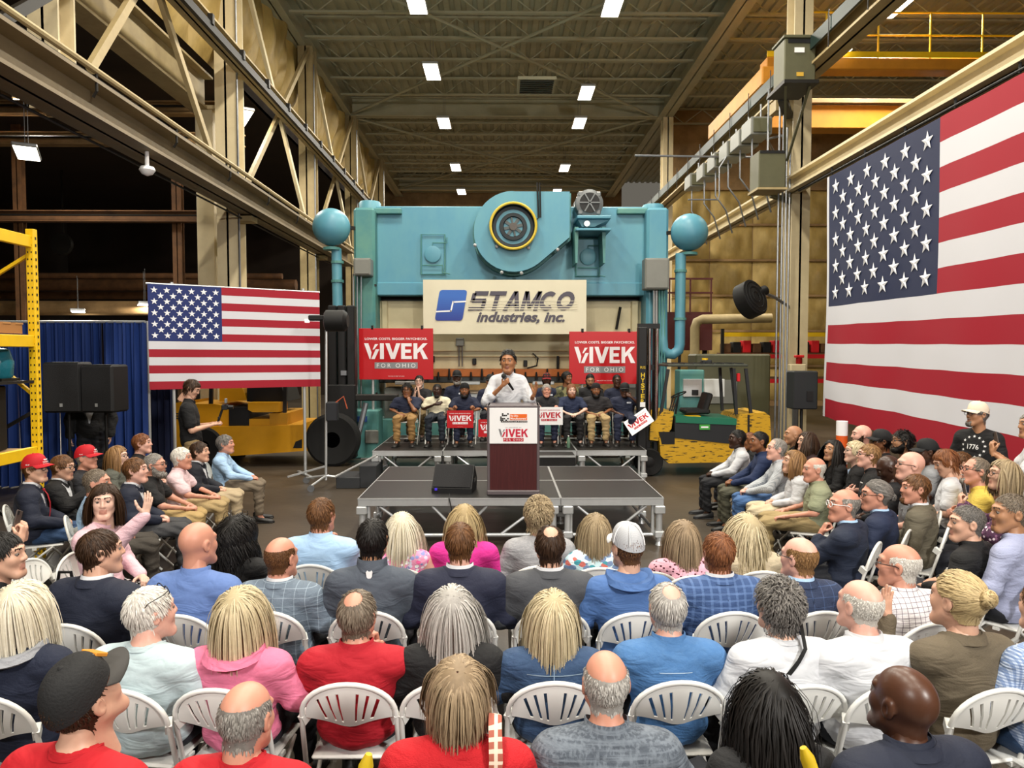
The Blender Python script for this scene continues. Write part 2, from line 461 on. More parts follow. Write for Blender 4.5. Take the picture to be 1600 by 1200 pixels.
# ---------------------------------------------------------------- columns and crane rails, left
LX = -6.25
for i, y in enumerate((17, 23.8, 30.6, 37.4)):
    c = tag(link('steel_column', None, None, (LX, y, 0)), '%s cream steel column of the left row' % orden[i], 'column', 'left row of columns', 'structure')
    MB().ibeam((0, 0, 0), (0, 0, 12.1), .48, .5, .045, 0, (0, 1, 0)).build('shaft', M_CREAM2 if i == 0 else M_CREAM, c)
    MB().box((0, 0, .03), (.7, .7, .06)).build('base_plate', M_CREAM, c)
    MB().box((.28, 0, 5.45), (.5, .4, .12)).build('bracket', M_CREAM, c)
    MB().tube([(.27, -.27, .2), (.27, -.27, 11.5)], .025, 6).build('conduit', M_GALV, c)
c = tag(link('steel_column', None, None, (PX(322, 17), 17.3, 0)), 'bright cream box column left of the nearest left column', 'column', None, 'structure')
MB().box((0, 0, 4.0), (.4, .4, 8.0), b=.01).build('shaft', M_CREAM2, c); MB().box((0, 0, 8.02), (.6, .55, .08)).build('cap_plate', M_CREAM2, c)
c = tag(link('steel_column', None, None, (-6.75, 11.2, 6.0)), 'cream stub column standing on the left crane beam, top left', 'column', None, 'structure')
MB().ibeam((0, 0, 0), (0, 0, 6), .45, .45, .04, 0, (0, 1, 0)).build('shaft', M_CREAM2, c)
b = beam('crane_beam', (-5.72, -6, 5.8), (-5.72, 27, 5.8), .58, .52, mat('#7d6f55', .55, var=.4, vs=1.5, var2='#4b4030'), 'lower left crane beam running from top left towards the press', t=.05)
MB().bar((-5.6, -6, 6.1), (-5.6, 27, 6.1), .1, .1).build('rail', M_DARKSTEEL, b)
MB().tube([(-5.45, -6, 6.17), (-5.45, 27, 6.17)], .045, 8).build('pipe', M_CREAM, b, 40)
MB().tube([(-5.95, -6, 5.45), (-5.95, 27, 5.45)], .02, 6).build('cable', M_BLACK, b)
for i in range(12): MB().tube([(-5.45, -2 + i * 2.4, 6.17), (-5.45, -2 + i * 2.4, 5.9), (-5.5, -2 + i * 2.4, 5.82)], .02, 5).build('pipe_clip', M_DARKSTEEL, b)
beam('crane_beam', (-7.0, 4, 8.4), (-7.0, 17.4, 8.4), .45, .84, M_CREAM, 'upper cream beam behind the left crane beam resting on the box column', t=.05)
b = beam('crane_beam', (-5.85, 2, 8.85), (-5.85, 44, 8.85), .3, .34, M_CREAM, 'thin upper left crane rail crossing in front of the columns', t=.04)
MB().bar((-5.68, 2, 8.72), (-5.68, 44, 8.72), .08, .16).build('conductor_bar', M_BLACK, b)
for i in range(22): MB().box((-5.66, 6 + i * 1.7, 8.86), (.1, .1, .2)).build('hanger', M_DARKSTEEL, b)
# upper wall above the left bay: blankets
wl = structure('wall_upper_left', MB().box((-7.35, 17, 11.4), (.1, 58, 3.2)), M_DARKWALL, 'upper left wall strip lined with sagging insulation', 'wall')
for k in range(14):
    z0 = 8.95 if k < 5 else 10.2
    h = 13 - z0
    o = blanket(2.2, h, .38, k + 11).build('insulation_blanket', M_INSUL, wl, 60, (-6.7 if k < 5 else -6.85, 8.2 + k * 2.2 + (.3 if k > 4 else 0), z0 + h / 2), (0, 0, math.pi / 2))
for y0, z0, y1, z1, m in ((10.2, 12, 16.3, 5.9, M_CREAM), (17.2, 5.9, 23.6, 12, M_CREAM), (17.2, 12, 23.6, 5.9, M_CREAM2), (24, 5.9, 30.4, 12, M_CREAM), (24, 12, 30.4, 5.9, M_CREAM2), (30.8, 5.9, 37, 12, M_CREAM), (30.8, 12, 37, 5.9, M_CREAM),
                          (8.0, 5.5, 11.2, 8.1, M_DARKSTEEL), (11.1, 6.6, 13.0, 9.0, M_CREAM)):
    structure('cross_brace', MB().bar((LX + .1, y0, z0), (LX + .1, y1, z1), .09, .14), m, '%s diagonal brace of the left column row, %d m from the camera, rising %s' % ('black' if m is M_DARKSTEEL else 'cream', round((y0 + y1) / 2), 'away' if z1 > z0 else 'towards it'), 'brace')
# left bay beyond
for y, z, h, lb in ((24, 6.8, .36, 'lower rusty cross beam in the dark left bay'), (20, 8.95, .34, 'upper pale cross beam in the left bay'), (20.6, 8.3, .34, 'second pale cross beam just under the upper one'), (10.6, 10.0, .3, 'dark cross beam at the very top left')):
    b = beam('cross_beam', (-24, y, z), (-7.2, y, z), .3, h, M_TAN if y < 24 and y > 15 else (M_RUST if y > 22 else M_DARKSTEEL), lb)
    if y > 15: MB().tube([(-24, y - .2, z + .02), (-7.2, y - .2, z)], .03, 6).build('conduit', M_DARKSTEEL, b)
for px in (28, 276):
    c = tag(link('steel_column', None, None, (PX(px, 24), 24.3, 0)), 'rusty post in the dark left bay, %s' % ('above the pallet rack' if px < 100 else 'left of the bright box column'), 'column', None, 'structure')
    MB().ibeam((0, 0, 0), (0, 0, 9.8), .3, .22, .03, 0, (0, 1, 0)).build('shaft', M_RUST, c)
    MB().box((0, 0, .02), (.5, .5, .04)).build('base_plate', M_RUST, c)
for py, d, t, lb in ((432, 30, .12, 'thin pale pipe along the dark left bay'), (446, 32, .25, 'fat dusty duct in the dark left bay'), (482, 30, .3, 'tan low beam behind the blue drape'), (462, 33, .18, 'second dusty duct below the fat one')):
    z = PZ(py, d); structure('duct', MB().tube([(-23, d, z), (-9, d, z)], t, 10), M_RUST if py != 482 else M_TAN, lb, 'duct', 40)
t = thing('wall_fan', 'small round fan with a pale guard in the dark left bay', 'fan', P(97, 382, 30))
MB().lathe([(.42, -.1), (.46, 0), (.42, .1)], axis='Y', n=20).build('ring', M_DARKSTEEL, t, 40)
for k in range(4): MB().bar((0, 0, 0), (.4 * math.cos(k * 1.57 + .4), 0, .4 * math.sin(k * 1.57 + .4)), .02, .13).build('blade', M_GALV, t)
MB().bar((0, .1, 0), (0, .1, 3.0), .06, .06).build('hanger', M_DARKSTEEL, t)
t = thing('dome_camera', 'small white dome camera hanging under the left crane beam', 'camera', P(230, 266, 11.6))
MB().lathe([(.1, .05), (.12, 0), (.08, -.06), (.01, -.09)], n=16).build('dome', M_WHITE, t, 50); MB().cyl((0, 0, .05), (0, 0, .32), .03).build('stem', M_WHITE, t)

# ---------------------------------------------------------------- right columns, crane
for i, y in enumerate((17, 30.6)):
    c = tag(link('steel_column', None, None, (6.86, y, 0)), '%s cream steel column of the right row' % ('nearer' if i == 0 else 'farther'), 'column', 'right row of columns', 'structure')
    MB().ibeam((0, 0, 0), (0, 0, 12.1), .42, .48, .045, 0, (0, 1, 0)).build('shaft', M_CREAM2, c)
    MB().box((0, 0, .03), (.7, .7, .06)).build('base_plate', M_CREAM, c)
    MB().box((-.35, 0, 8.05), (.5, .4, .25)).build('bracket', M_CREAM, c)
b = beam('crane_beam', (6.5, -4, 8.48), (6.5, 44, 8.48), .46, .5, M_CREAM, 'upper right crane girder running from top right to the far column', t=.05)
MB().bar((6.4, -4, 8.78), (6.4, 44, 8.78), .1, .1).build('rail', M_DARKSTEEL, b)
MB().bar((6.25, -4, 8.64), (6.25, 44, 8.64), .05, .26).build('conductor_bar', mat('#172925', .5), b)
for i in range(22): MB().tube([(6.2, 8 + i * 1.5, 8.9), (6.2, 8 + i * 1.5, 8.2)], .012, 5).build('cable_drop', M_DARKSTEEL, b)
b = beam('crane_beam', (6.62, 2, 6.2), (6.62, 29, 6.2), .34, .34, M_CREAM2, 'lower right cream beam that the giant flag hangs from', t=.05)
MB().tube([(6.5, 2, 5.93), (6.5, 16, 5.93)], .025, 8).build('rod', M_DARKSTEEL, b)
for i in range(9): MB().tube([(6.5, 4 + i * 1.3, 6.04), (6.5, 4 + i * 1.3, 5.9)], .02, 6).build('clip', M_BLACK, b)
mb = MB().box((6.45, 20, 9.05), (.4, 4.6, .45), b=.03)
t = thing('overhead_crane', 'yellow overhead travelling crane with handrails spanning the right bay', 'crane')
mb.build('end_truck', M_ORANGE, t)
for y in (18.2, 21.8): MB().lathe([(.2, -.06), (.2, .06)], (6.4, y, 8.98), 'X', 16).build('wheel', M_DARKSTEEL, t)
MB().box((13, 18.9, 9.72), (12.6, .5, .3), b=.02).build('walkway', M_ORANGE, t)
MB().box((13, 18.63, 9.93), (12.6, .03, .14)).build('toe_plate', M_YELLOW2, t)
MB().box((13, 21, 9.05), (12.6, .55, .65), b=.02).build('girder', M_ORANGE, t)
MB().box((13, 20.65, 9.45), (12.6, .1, .14), b=.02).build('girder_rail', M_TAN, t)
for z in (10.98, 10.42): MB().tube([(7.4, 18.65, z), (19, 18.65, z)], .025, 8).build('handrail', M_YELLOW2, t, 40)
for i in range(9): MB().tube([(8.2 + i * 1.33, 18.65, 9.85), (8.2 + i * 1.33, 18.65, 10.98)], .025, 8).build('railing_post', M_YELLOW2, t, 40)
MB().lathe([(.1, -.35), (.32, -.2), (.36, .1), (.2, .3), (.01, .33)], (12.2, 20.6, 8.95), 'X', 18).build('motor', M_GREYBOX, t, 40)
for dx in (0, .35):
    MB().box((8.3 + dx, 18.45, 10.0), (.2, .12, .1)).build('work_light', mat('#fff', .4, emit=('#fff0c8', 5)), t)
# electrical gear on the right
t = thing('transformer', 'square grey brown transformer on a bracket high on the right column', 'transformer', (6.03, 15.2, 7.9))
MB().box((0, 0, .42), (.64, .6, .84), b=.02).build('case', M_GREENGREY, t); MB().box((0, 0, .87), (.7, .66, .06), b=.01).build('top_cap', M_GREENGREY, t)
MB().box((0, -.305, .78), (.5, .02, .08)).build('vent', M_BLACK, t); MB().box((-.02, -.31, .6), (.2, .01, .1)).build('rating_plate', M_WHITE, t); MB().box((0, -.31, .12), (.14, .01, .08)).build('warning_plate', mat('#c9a13a', .5), t)
MB().box((0, .1, -.05), (.7, 1.0, .07)).build('shelf', M_DARKSTEEL, t)
for s in (-.25, .25): MB().bar((s, -.2, -.06), (.45, 1.6, -1.3), .05, .05).build('strut', M_GREENGREY, t)
MB().bar((0, .6, -.06), (.6, 1.8, -.06), .2, .1).build('arm', M_DARKSTEEL, t)
t = thing('transformer', 'grey green hanging transformer left of the right column', 'transformer', (5.98, 16.5, 6.0))
MB().box((0, 0, .45), (.6, .6, .82), b=.02).build('case', M_GREENGREY, t); MB().box((0, 0, .02), (.66, .66, .05)).build('base', M_CREAM, t); MB().box((0, -.3, .82), (.56, .03, .06)).build('vent', M_BLACK, t)
MB().bar((.2, .3, .0), (.75, .5, -.1), .1, .1).build('arm', M_GREENGREY, t)
for z in (1.2,): MB().tube([(0, 0, .86), (0, 0, 2.3)], .02, 6).build('conduit', M_GALV, t)
for i, (px, py) in enumerate(((1182, 203), (1163, 221), (1144, 238), (1124, 255), (1106, 270), (1086, 285))):
    d = 6.1 * FPX / (px - 785); p = P(px, py, d); p.y += .0
    t = thing('junction_box', '%s grey box in the slanting line under the right crane girder' % ('first', 'second', 'third', 'fourth', 'fifth', 'last')[i], 'electrical box', p, 0, 'electrical boxes under the right girder')
    MB().box((0, 0, 0), (.5, .7, .42), b=.02).build('case', M_GREYBOX, t); MB().box((0, -.37, 0), (.4, .03, .32), b=.01).build('cover', M_GREENGREY, t)
    MB().tube([(.1, 0, .2), (.1, 0, .6)], .02, 6).build('conduit', M_GALV, t); MB().tube([(-.1, 0, -.2), (-.1, 0, -.9), (.2, 0, -1.3), (.45, .2, -1.9)], .022, 6).build('flexible_conduit', M_GALV, t, 50)
for i, x in enumerate((6.28, 6.37, 6.45, 6.53)):
    tag(MB().tube([(x, 16.6, .2), (x, 16.6, 8.0 - i * .4), (x + .05, 16.7, 8.3 - i * .4)], .024, 8).build('conduit_pipe', M_GALV, None, 40), 'grey conduit climbing beside the right column, %s from the left' % ('first', 'second', 'third', 'fourth')[i], 'pipe', 'conduits beside the right column')
tag(MB().tube([P(992, 243, 20), P(1200, 246, 20), P(1215, 248, 20), (6.5, 18, 7.62), (6.6, 17.3, 7.5)], .03, 8).build('conduit_pipe', M_GALV, None, 40), 'long level conduit across to the right column', 'pipe')
tag(MB().tube([P(1075, 312, 19), P(1122, 312, 19), P(1124, 305, 19), P(1124, 262, 19), Vector((6.15, 19, 8.0)), Vector((6.27, 19, 8.25))], .02, 8).build('conduit_pipe', M_GALV, None, 40), 'bent conduit above the right blue sphere', 'pipe')
# panel, beacon under right column
t = thing('control_panel', 'pale control panel with a red beacon low on the right column', 'control panel', (6.72, 16.5, 1.4))
MB().box((0, 0, .35), (.36, .2, .75), b=.02).build('case', M_CREAM2, t); MB().box((.1, -.11, .4), (.06, .03, .14)).build('latch', M_BLACK, t); MB().cyl((.05, 0, .73), (.05, 0, .88), .07).build('lens', mat('#8a1010', .3), t)
MB().box((.05, 0, .9), (.18, .16, .06), b=.01).build('lens_cap', M_RED, t); MB().box((0, .05, -.7), (.1, .08, 1.4)).build('stand', M_GALV, t)
# wall mounted drum fan
t = thing('drum_fan', 'black drum fan tilted down beside the right column', 'fan', P(1172, 468, 15.6))
R = Matrix.Rotation(math.radians(-25), 4, 'X') @ Matrix.Rotation(math.radians(35), 4, 'Z')
def tilt(o): o.matrix_local = R; return o
tilt(MB().lathe([(.36, -.16), (.4, -.14), (.4, .14), (.36, .16)], axis='Y', n=28).build('drum', M_BLACK, t, 40))
for k in range(5):
    a = k * 1.257; tilt(MB().bar((0, -.02, 0), (.35 * math.cos(a), .02, .35 * math.sin(a)), .03, .15).build('blade', mat('#26262a', .4), t))
for r_ in (.12, .24, .35): tilt(MB().tube([(r_ * math.cos(a * .3142), -.17, r_ * math.sin(a * .3142)) for a in range(20)], .006, 5, closed=True).build('guard_ring', M_BLACK, t))
MB().cyl((.05, .1, .08), (.42, .25, .22), .13, .11).build('motor', M_BLACK, t, 40)
MB().tube([(.3, .25, .2), (.8, .7, .1), (1.42, 1.35, -.1)], .035, 8).build('arm', M_GALV, t, 40)
# beige pipe, dark red platform, red shelving behind right
tag(MB().tube([P(1086, 512, 20) * Vector((1, 1, 0)) if 0 else Vector((P(1086, 512, 20).x, 20, 0)), P(1086, 512, 20), P(1089, 503, 20), P(1097, 499, 20), P(1205, 497, 20)], .13, 12).build('process_pipe', M_CREAM, None, 50), 'fat beige pipe bending to the right behind the forklift', 'pipe')
t = thing('mezzanine', 'dark red steel platform with railing behind the right blue pipe', 'platform', (5.4, 21.5, 0))
MB().box((0, 0, 3.0), (1.3, 1.2, 1.1)).build('deck', mat('#4a1512', .6), t)
for s in (-.6, .6): MB().bar((s, 0, 0), (s, 0, 2.5), .12, .12).build('leg', M_DARKSTEEL, t)
for z in (4.1, 4.5): MB().bar((-.65, -.6, z), (.65, -.6, z), .05, .05).build('handrail', mat('#4a1512', .6), t)
for x in (-.6, 0, .6): MB().bar((x, -.6, 3.5), (x, -.6, 4.5), .04, .04).build('railing_post', mat('#4a1512', .6), t)
for px, lb in ((1178, 'red and yellow storage rack behind the drum fan'), (1285, 'red storage rack behind the right column')):
    x = PX(px, 25); t = thing('storage_rack', lb, 'rack', (x, 25, 0))
    for s in (-1.1, 1.1): MB().box((s, 0, 1.6), (.1, .1, 3.2)).build('upright', M_DARKSTEEL, t)
    for z, m in ((1.4, M_RED), (2.25, M_RED), (3.0, M_YELLOW2)): MB().box((0, -.02, z), (2.1, .1, .14)).build('shelf_beam', m, t)
    MB().box((0, .4, 1.5), (2.1, .8, .05)).build('shelf', M_RUST, t); MB().box((0, .4, 2.35), (2.1, .8, .05)).build('shelf', M_RUST, t)
    for k in range(6): tag(MB().box((x - .9 + k * .35, 25.3, 2.376 + (.32 + .05 * (k % 3)) / 2), (.28, .4, .32 + .05 * (k % 3)), b=.02).build('parts_bin', (M_RUST, M_BLACK, M_RED)[k % 3], None), '%s parts bin, %s on the rack %s' % (('rusty', 'black', 'red')[k % 3], ('first', 'second', 'third', 'fourth', 'fifth', 'sixth')[k], 'behind the drum fan' if px < 1200 else 'behind the right column'), 'bin', 'bins on the rear racks')
# ================================================================== the press
T = thing('press', 'huge pale blue stamping press with a flywheel filling the centre back', 'press', (0, 17.6, 0))
D = 17.6
def q(px, py, d=D): p = P(px, py, d); return p.x, p.z
def boxpx(x0, y0, x1, y1, d, depth, b=.02, mb=None):
    """box whose front face at distance d covers the measured rectangle; in the press's own space"""
    a, z1 = q(x0, y0, d); c, z0 = q(x1, y1, d)
    return (mb or MB()).box(((a + c) / 2, d + depth / 2 - D, (z0 + z1) / 2), (c - a, depth, z1 - z0), b=b)
boxpx(583, 322, 1012, 444, 17.9, 1.6).build('crown', M_TEAL, T)
boxpx(588, 441, 1008, 462, 17.85, 1.6).build('crown_skirt', M_TEAL, T)
boxpx(584, 325, 627, 334, 17.75, 1.0).build('top_flange', M_TEALD, T); boxpx(965, 325, 1012, 334, 17.75, 1.0).build('top_flange', M_TEALD, T)
def legcol(x0, x1, xc, ytop):
    a, z1 = q(x0, 325, 17.6); c, _ = q(x1, 325, 17.6)
    w = c - a
    MB().box(((a + c) / 2, .6, z1 / 2), (w, 1.4, z1), b=.06).build('upright', M_TEALD if x0 < 700 else M_TEAL, T)
    cx, zt = q(xc, ytop, 17.6)
    MB().lathe([(.27, z1 - .05), (.27, zt - .04), (.24, zt), (.01, zt)], (cx, .5, 0), n=22).build('tie_rod_cap', M_TEAL, T, 40)
    for k, dx in enumerate((-.12, .02, .14)):
        MB().tube([(cx + dx, -.04, .3), (cx + dx, -.04, z1 - .6 + .2 * k)], .03, 8).build('hydraulic_line', M_GALV if x0 > 700 else M_TEALD, T)
    for z in (1.4, 2.7, 4.0): MB().box((cx, -.03, z), (w * .95, .06, .05)).build('pipe_clamp', M_DARKSTEEL, T)
legcol(553, 586, 572, 309); legcol(1010, 1044, 1027, 314)
# slide and bolster
boxpx(590, 470, 1003, 577, 18.2, 1.2).build('slide', mat('#c9bf9c', .5, var=.35, vs=1.5, var2='#9d916c'), T)
boxpx(588, 462, 1006, 472, 18.4, 1.0).build('gap_shade', M_BLACK, T)  # black box stands in for the shade between crown and slide
for x in (601, 992): boxpx(x - 5, 470, x + 5, 577, 18.1, .2).build('gib', mat('#b3a987', .5), T)
for y in (548, 557): boxpx(592, y, 1000, y + 1, 18.16, .05, 0).build('seam', M_TAN, T)
boxpx(592, 577, 1002, 589, 17.95, 1.2).build('die_plate', mat('#b0622a', .6, var=.4, vs=4, var2='#6b3314'), T)
boxpx(592, 589, 1002, 598, 17.9, 1.2).build('clamp_rail', mat('#3a3c3c', .5, .5), T)
for i in range(24):
    x, z = q(600 + i * 17, 592, 17.85); MB().cyl((x, -.02 + .25, z - .02), (x, .23, z + .17 + .08 * (i % 3 == 0)), .035, .02, 8).build('clamp_bolt', M_BLACK, T)
boxpx(586, 655, 1010, 720, 17.7, 1.8).build('bed', M_TEALD, T)
for i in range(9):
    x0 = 600 + i * 44; boxpx(x0, 606 + (i * 7) % 12, x0 + 34, 655, 18.0 + .1 * (i % 3), .8).build('die_block', (M_GREYBOX, M_TEALD, M_DARKSTEEL, M_ALU)[i % 4], T)
for x0, x1 in ((617, 650), (720, 750), (832, 866), (905, 940)): boxpx(x0, 596, x1, 601, 17.75, .15, .01).build('transfer_rail', M_ALU, T)
# small gear on the slide
x, z = q(719, 534, 18.1)
e = boxpx(712, 528, 725, 541, 18.05, .14, .02).build('switch_box', M_GREYBOX, T)
for dx in (-.03, .05): MB().tube([(x + dx, .5, z - .1), (x + dx, .5, z - .62)], .015, 6).build('conduit', M_GALV, e)
for px, py in ((741, 565), (821, 568), (676, 561)): boxpx(px - 3, py - 5, px + 3, py + 5, 18.12, .08, .01).build('socket', M_BLACK, T)
MB().tube([q3 for q3 in [Vector((q(834, 552)[0], .5, q(834, 552)[1])), Vector((q(842, 560)[0], .45, q(842, 560)[1])), Vector((q(840, 572)[0], .45, q(840, 572)[1])), Vector((q(825, 576)[0], .5, q(825, 576)[1]))]], .02, 6).build('hose', M_BLACK, T, 40)
boxpx(870, 556, 874, 577, 18.05, .1, .01).build('handle', M_BLACK, T)
MB().bar(Vector((q(974, 478)[0], .45, q(974, 478)[1])), Vector((q(967, 514)[0], .4, q(967, 514)[1])), .05, .05).build('lever', M_DARKSTEEL, T)
# flywheel housing
cx, cz = q(803, 362, 17.3); r = 62 * 17.3 / FPX
poly = []
xr, zt = q(890, 300, 17.3); _, zm = q(890, 371, 17.3)
poly += [(xr, zt), (xr, zm)]
for k in range(25):
    a = math.radians(-52 - k * (218 / 24)); poly.append((cx + r * math.cos(a), cz + r * math.sin(a)))
poly.append((cx - r * .05, zt))
MB().prism(poly, -.35, .4).build('flywheel_housing', M_TEAL, T)
MB().prism([(cx + (x - cx) * 1.05, cz + (z - cz) * 1.05) for x, z in poly], .05, .38).build('housing_flange', M_TEALD, T)
fx, fz = q(802, 354, 17.2); r2 = 35 * 17.2 / FPX
fw = MB().lathe([(r2, -.05), (r2, -.5), (r2 * .93, -.52), (r2 * .9, -.36), (r2 * .62, -.34), (r2 * .6, -.42), (r2 * .45, -.42), (r2 * .4, -.3), (.01, -.3)], (fx, 0, fz), 'Y', 40).build('flywheel', mat('#23282b', .45, .4, var=.3, vs=6), T, 35)
fw.scale.y = 1; 
MB().tube([(fx + r2 * math.cos(a * .1571), -.5, fz + r2 * math.sin(a * .1571)) for a in range(40)], .035, 8, closed=True).build('guard_ring', mat('#c9b03a', .5), fw, 40)
for k in range(8):
    a = k * .785 + .2; MB().bar((fx + .08 * math.cos(a), -.36, fz + .08 * math.sin(a)), (fx + r2 * .42 * math.cos(a), -.36, fz + r2 * .42 * math.sin(a)), .04, .07).build('spoke', mat('#4b5050', .4, .6), fw)
MB().lathe([(.09, -.44), (.09, -.3)], (fx, 0, fz), 'Y', 16).build('hub', M_CHROME, fw, 40)
for px, py in ((742, 382), (776, 384), (826, 386), (784, 425), (815, 426), (872, 389)):
    x, z = q(px, py, 17.1); MB().ball((x, -.38, z), .045, 8, k=6).build('bolt', M_ALU, T)
MB().tube([(q(838, 292)[0], -.42, q(838, 292)[1]), (q(840, 345)[0], -.42, q(840, 345)[1]), (q(833, 352)[0], -.42, q(833, 352)[1])], .02, 6).build('brake_line', M_BLACK, T)
MB().tube([(q(842, 292)[0], -.42, q(842, 292)[1]), (q(843, 345)[0], -.42, q(843, 345)[1])], .02, 6).build('brake_line', M_BLACK, T)
# motor on bracket
mx, mz = q(923, 314, 17.2)
mo = MB().lathe([(.2, -.55), (.33, -.5), (.34, -.42), (.31, -.4), (.31, .2), (.34, .22), (.25, .3), (.01, .3)], (mx, .35, mz), 'Y', 26).build('motor', mat('#6c6f70', .45, .3), T, 35)
for k in range(4): a = k * math.pi / 2 + .78; MB().box((mx + .3 * math.cos(a), -.05, mz + .3 * math.sin(a)), (.12, .25, .12), b=.02).build('lug', mat('#6c6f70', .45, .3), mo)
MB().lathe([(.24, 0), (.24, -.02), (.01, -.02)], (mx, -.2, mz), 'Y', 20).build('grille', M_BLACK, mo)
for k in range(6): a = k * 1.047; MB().bar((mx, -.23, mz), (mx + .24 * math.cos(a), -.23, mz + .24 * math.sin(a)), .03, .03).build('grille_bar', mat('#6c6f70', .45, .3), mo)
bp = boxpx(902, 336, 955, 341, 17.0, 1.0, .01).build('motor_plate', M_TEAL, T)
a0, b0 = q(903, 341, 17.1); 
MB().prism([q(903, 341, 17.1), q(955, 341, 17.1), q(930, 353, 17.1), q(922, 353, 17.1), q(910, 353, 17.1)], -.4, .4).build('motor_bracket', M_TEAL, T)
boxpx(900, 356, 955, 360, 16.9, 1.0, .01).build('bracket_shelf', M_TEAL, T)
for x0 in (896, 938): MB().prism([q(x0, 358, 17.4), q(x0 + 6, 358, 17.4), q(x0 + 3, 415, 17.6), q(x0, 415, 17.6)], -.5, .3).build('gusset', M_TEALD, T)
x, z = q(918, 348, 17); MB().lathe([(.07, -.5), (.07, .2)], (x, 0, z), 'Y', 14).build('pivot_pin', M_ALU, T, 40)
for x0, y0, x1, y1, cxp, cyp in ((658, 366, 695, 429, 676, 397), (900, 373, 937, 432, 919, 401)):
    dr = boxpx(x0, y0, x1, y1, 17.86, .06, .02).build('access_door', M_TEAL, T)
    pts = [q(x0, y0, 17.8), q(x1, y0, 17.8), q(x1, y1, 17.8), q(x0, y1, 17.8)]
    MB().tube([(x, .22, z) for x, z in pts], .018, 6, closed=True).build('door_frame', M_TEALD, dr)
    x, z = q(cxp, cyp, 17.8); MB().lathe([(.2, 0), (.2, -.05), (.17, -.06), (.01, -.06)], (x, .25, z), 'Y', 24).build('cover', M_TEAL, dr, 40)
    MB().tube([(x, .2, z + .2), (x, .2, z + .27), (x + .35, .2, z + .27), (x + .35, .2, z + .4)], .014, 6).build('handle', M_TEALD, dr)
    MB().tube([(x - .25, .2, z - .27), (x + .24, .2, z - .27), (x + .24, .2, z - .45), (x + .42, .2, z - .48)], .014, 6).build('grease_line', M_TEALD, dr)
for x0, y0, x1, y1 in ((552, 403, 579, 430), (1008, 403, 1046, 452)):
    g = boxpx(x0, y0, x1, y1, 17.1, .4, .02).build('electrical_cabinet', M_GREYBOX, T)
    boxpx(x0 + 2, y0 + 2, x1 - 2, y1 - 2, 17.08, .03, .01).build('cabinet_door', M_GREYBOX, g)
for k in range(5): MB().tube([(q(1018 + k * 4, 452)[0], -.3, q(1018, 452)[1]), (q(1018 + k * 4, 640)[0], -.3, q(1018, 640)[1])], .03 if k < 2 else .018, 8).build('conduit', M_STEELP if k < 2 else M_TEALD, T)
for k in range(3): MB().tube([(q(556 + k * 6, 430)[0], -.3, q(556, 430)[1]), (q(556 + k * 6, 640)[0], -.3, q(556, 640)[1])], .018, 8).build('conduit', M_GALV, T)
# surge tanks
for s, px, py, lb in ((-1, 518, 355, 'blue spherical surge tank left of the press'), (1, 1077, 363, 'blue spherical surge tank right of the press')):
    p = P(px, py, 17.4); t = thing('surge_tank', lb, 'tank', (p.x, p.y, 0), 0, 'spherical tanks beside the press')
    MB().ball((0, 0, p.z), .44, 32, k=18).build('sphere', M_TEAL, t, 60)
    MB().lathe([(.02, p.z - .44), (.2, p.z - .48), (.2, p.z - .54), (.12, p.z - .55)], n=18).build('neck_flange', M_TEALD, t, 40)
    if s < 0:
        MB().tube([(.1, .05, p.z - .5), (.13, .05, 2.2), (.13, .05, .6)], .12, 14).build('pipe', M_TEAL, t, 50)
        for z in (p.z - .85, p.z - 1.3): MB().lathe([(.15, z), (.15, z + .06)], (.12, .05, 0), n=14).build('pipe_flange', M_TEALD, t)
        MB().bar((.3, 0, p.z), (.75, .3, p.z), .08, .08).build('mount_arm', M_DARKSTEEL, t)
    else:
        zb = PZ(546, 17.4)
        MB().tube([(-.2, 0, p.z - .5), (-.2, 0, zb + .12), (-.23, 0, zb - .02), (-.36, 0, zb - .12), (-.5, 0, zb - .1), (-.6, 0, zb), (-.62, 0, zb + .25), (-.62, .1, zb + 1.6)], .125, 14).build('pipe', M_TEAL, t, 50)
        for z in (p.z - .95, zb + .7): MB().lathe([(.15, z), (.15, z + .06)], (-.2, 0, 0), n=14).build('pipe_flange', M_TEALD, t)
        MB().bar((-.2, 0, zb - .1), (-.2, .3, .02), .06, .06).build('stand', M_DARKSTEEL, t)
        MB().bar((-.35, 0, p.z), (-.7, .3, p.z), .08, .08).build('mount_arm', M_DARKSTEEL, t)
# banner on the crown
x0, z1 = q(661, 437, 17.15); x1, z0 = q(916, 522, 17.15)
W_, H_ = x1 - x0, z1 - z0
B = thing('banner', 'cream banner with a blue square logo and striped grey lettering on the press', 'banner', ((x0 + x1) / 2, 17.15, (z0 + z1) / 2))
mb = MB(); n = 28; vs = []
for j in range(5):
    for i in range(n + 1): vs.append((-W_ / 2 + W_ * i / n, .006 * math.sin(i * .9 + j), -H_ / 2 + H_ * j / 4))
mb.add(vs, [(j * (n + 1) + i, j * (n + 1) + i + 1, (j + 1) * (n + 1) + i + 1, (j + 1) * (n + 1) + i) for j in range(4) for i in range(n)])
mb.build('cloth', mat('#d6d0b8', .7, bump=.15, bs=3, var=.12, vs=1.5), B, 60)
bz = lambda px, py: ((px - 788.5) / 255 * W_, (479.5 - py) / 85 * H_)
lg = MB(); c = [bz(687, 453), bz(730, 453), bz(722, 501), bz(679, 501)]
lgm = mat('#2e62b5', .4, pat=('grad', '#1d2f86', .25, -.35))
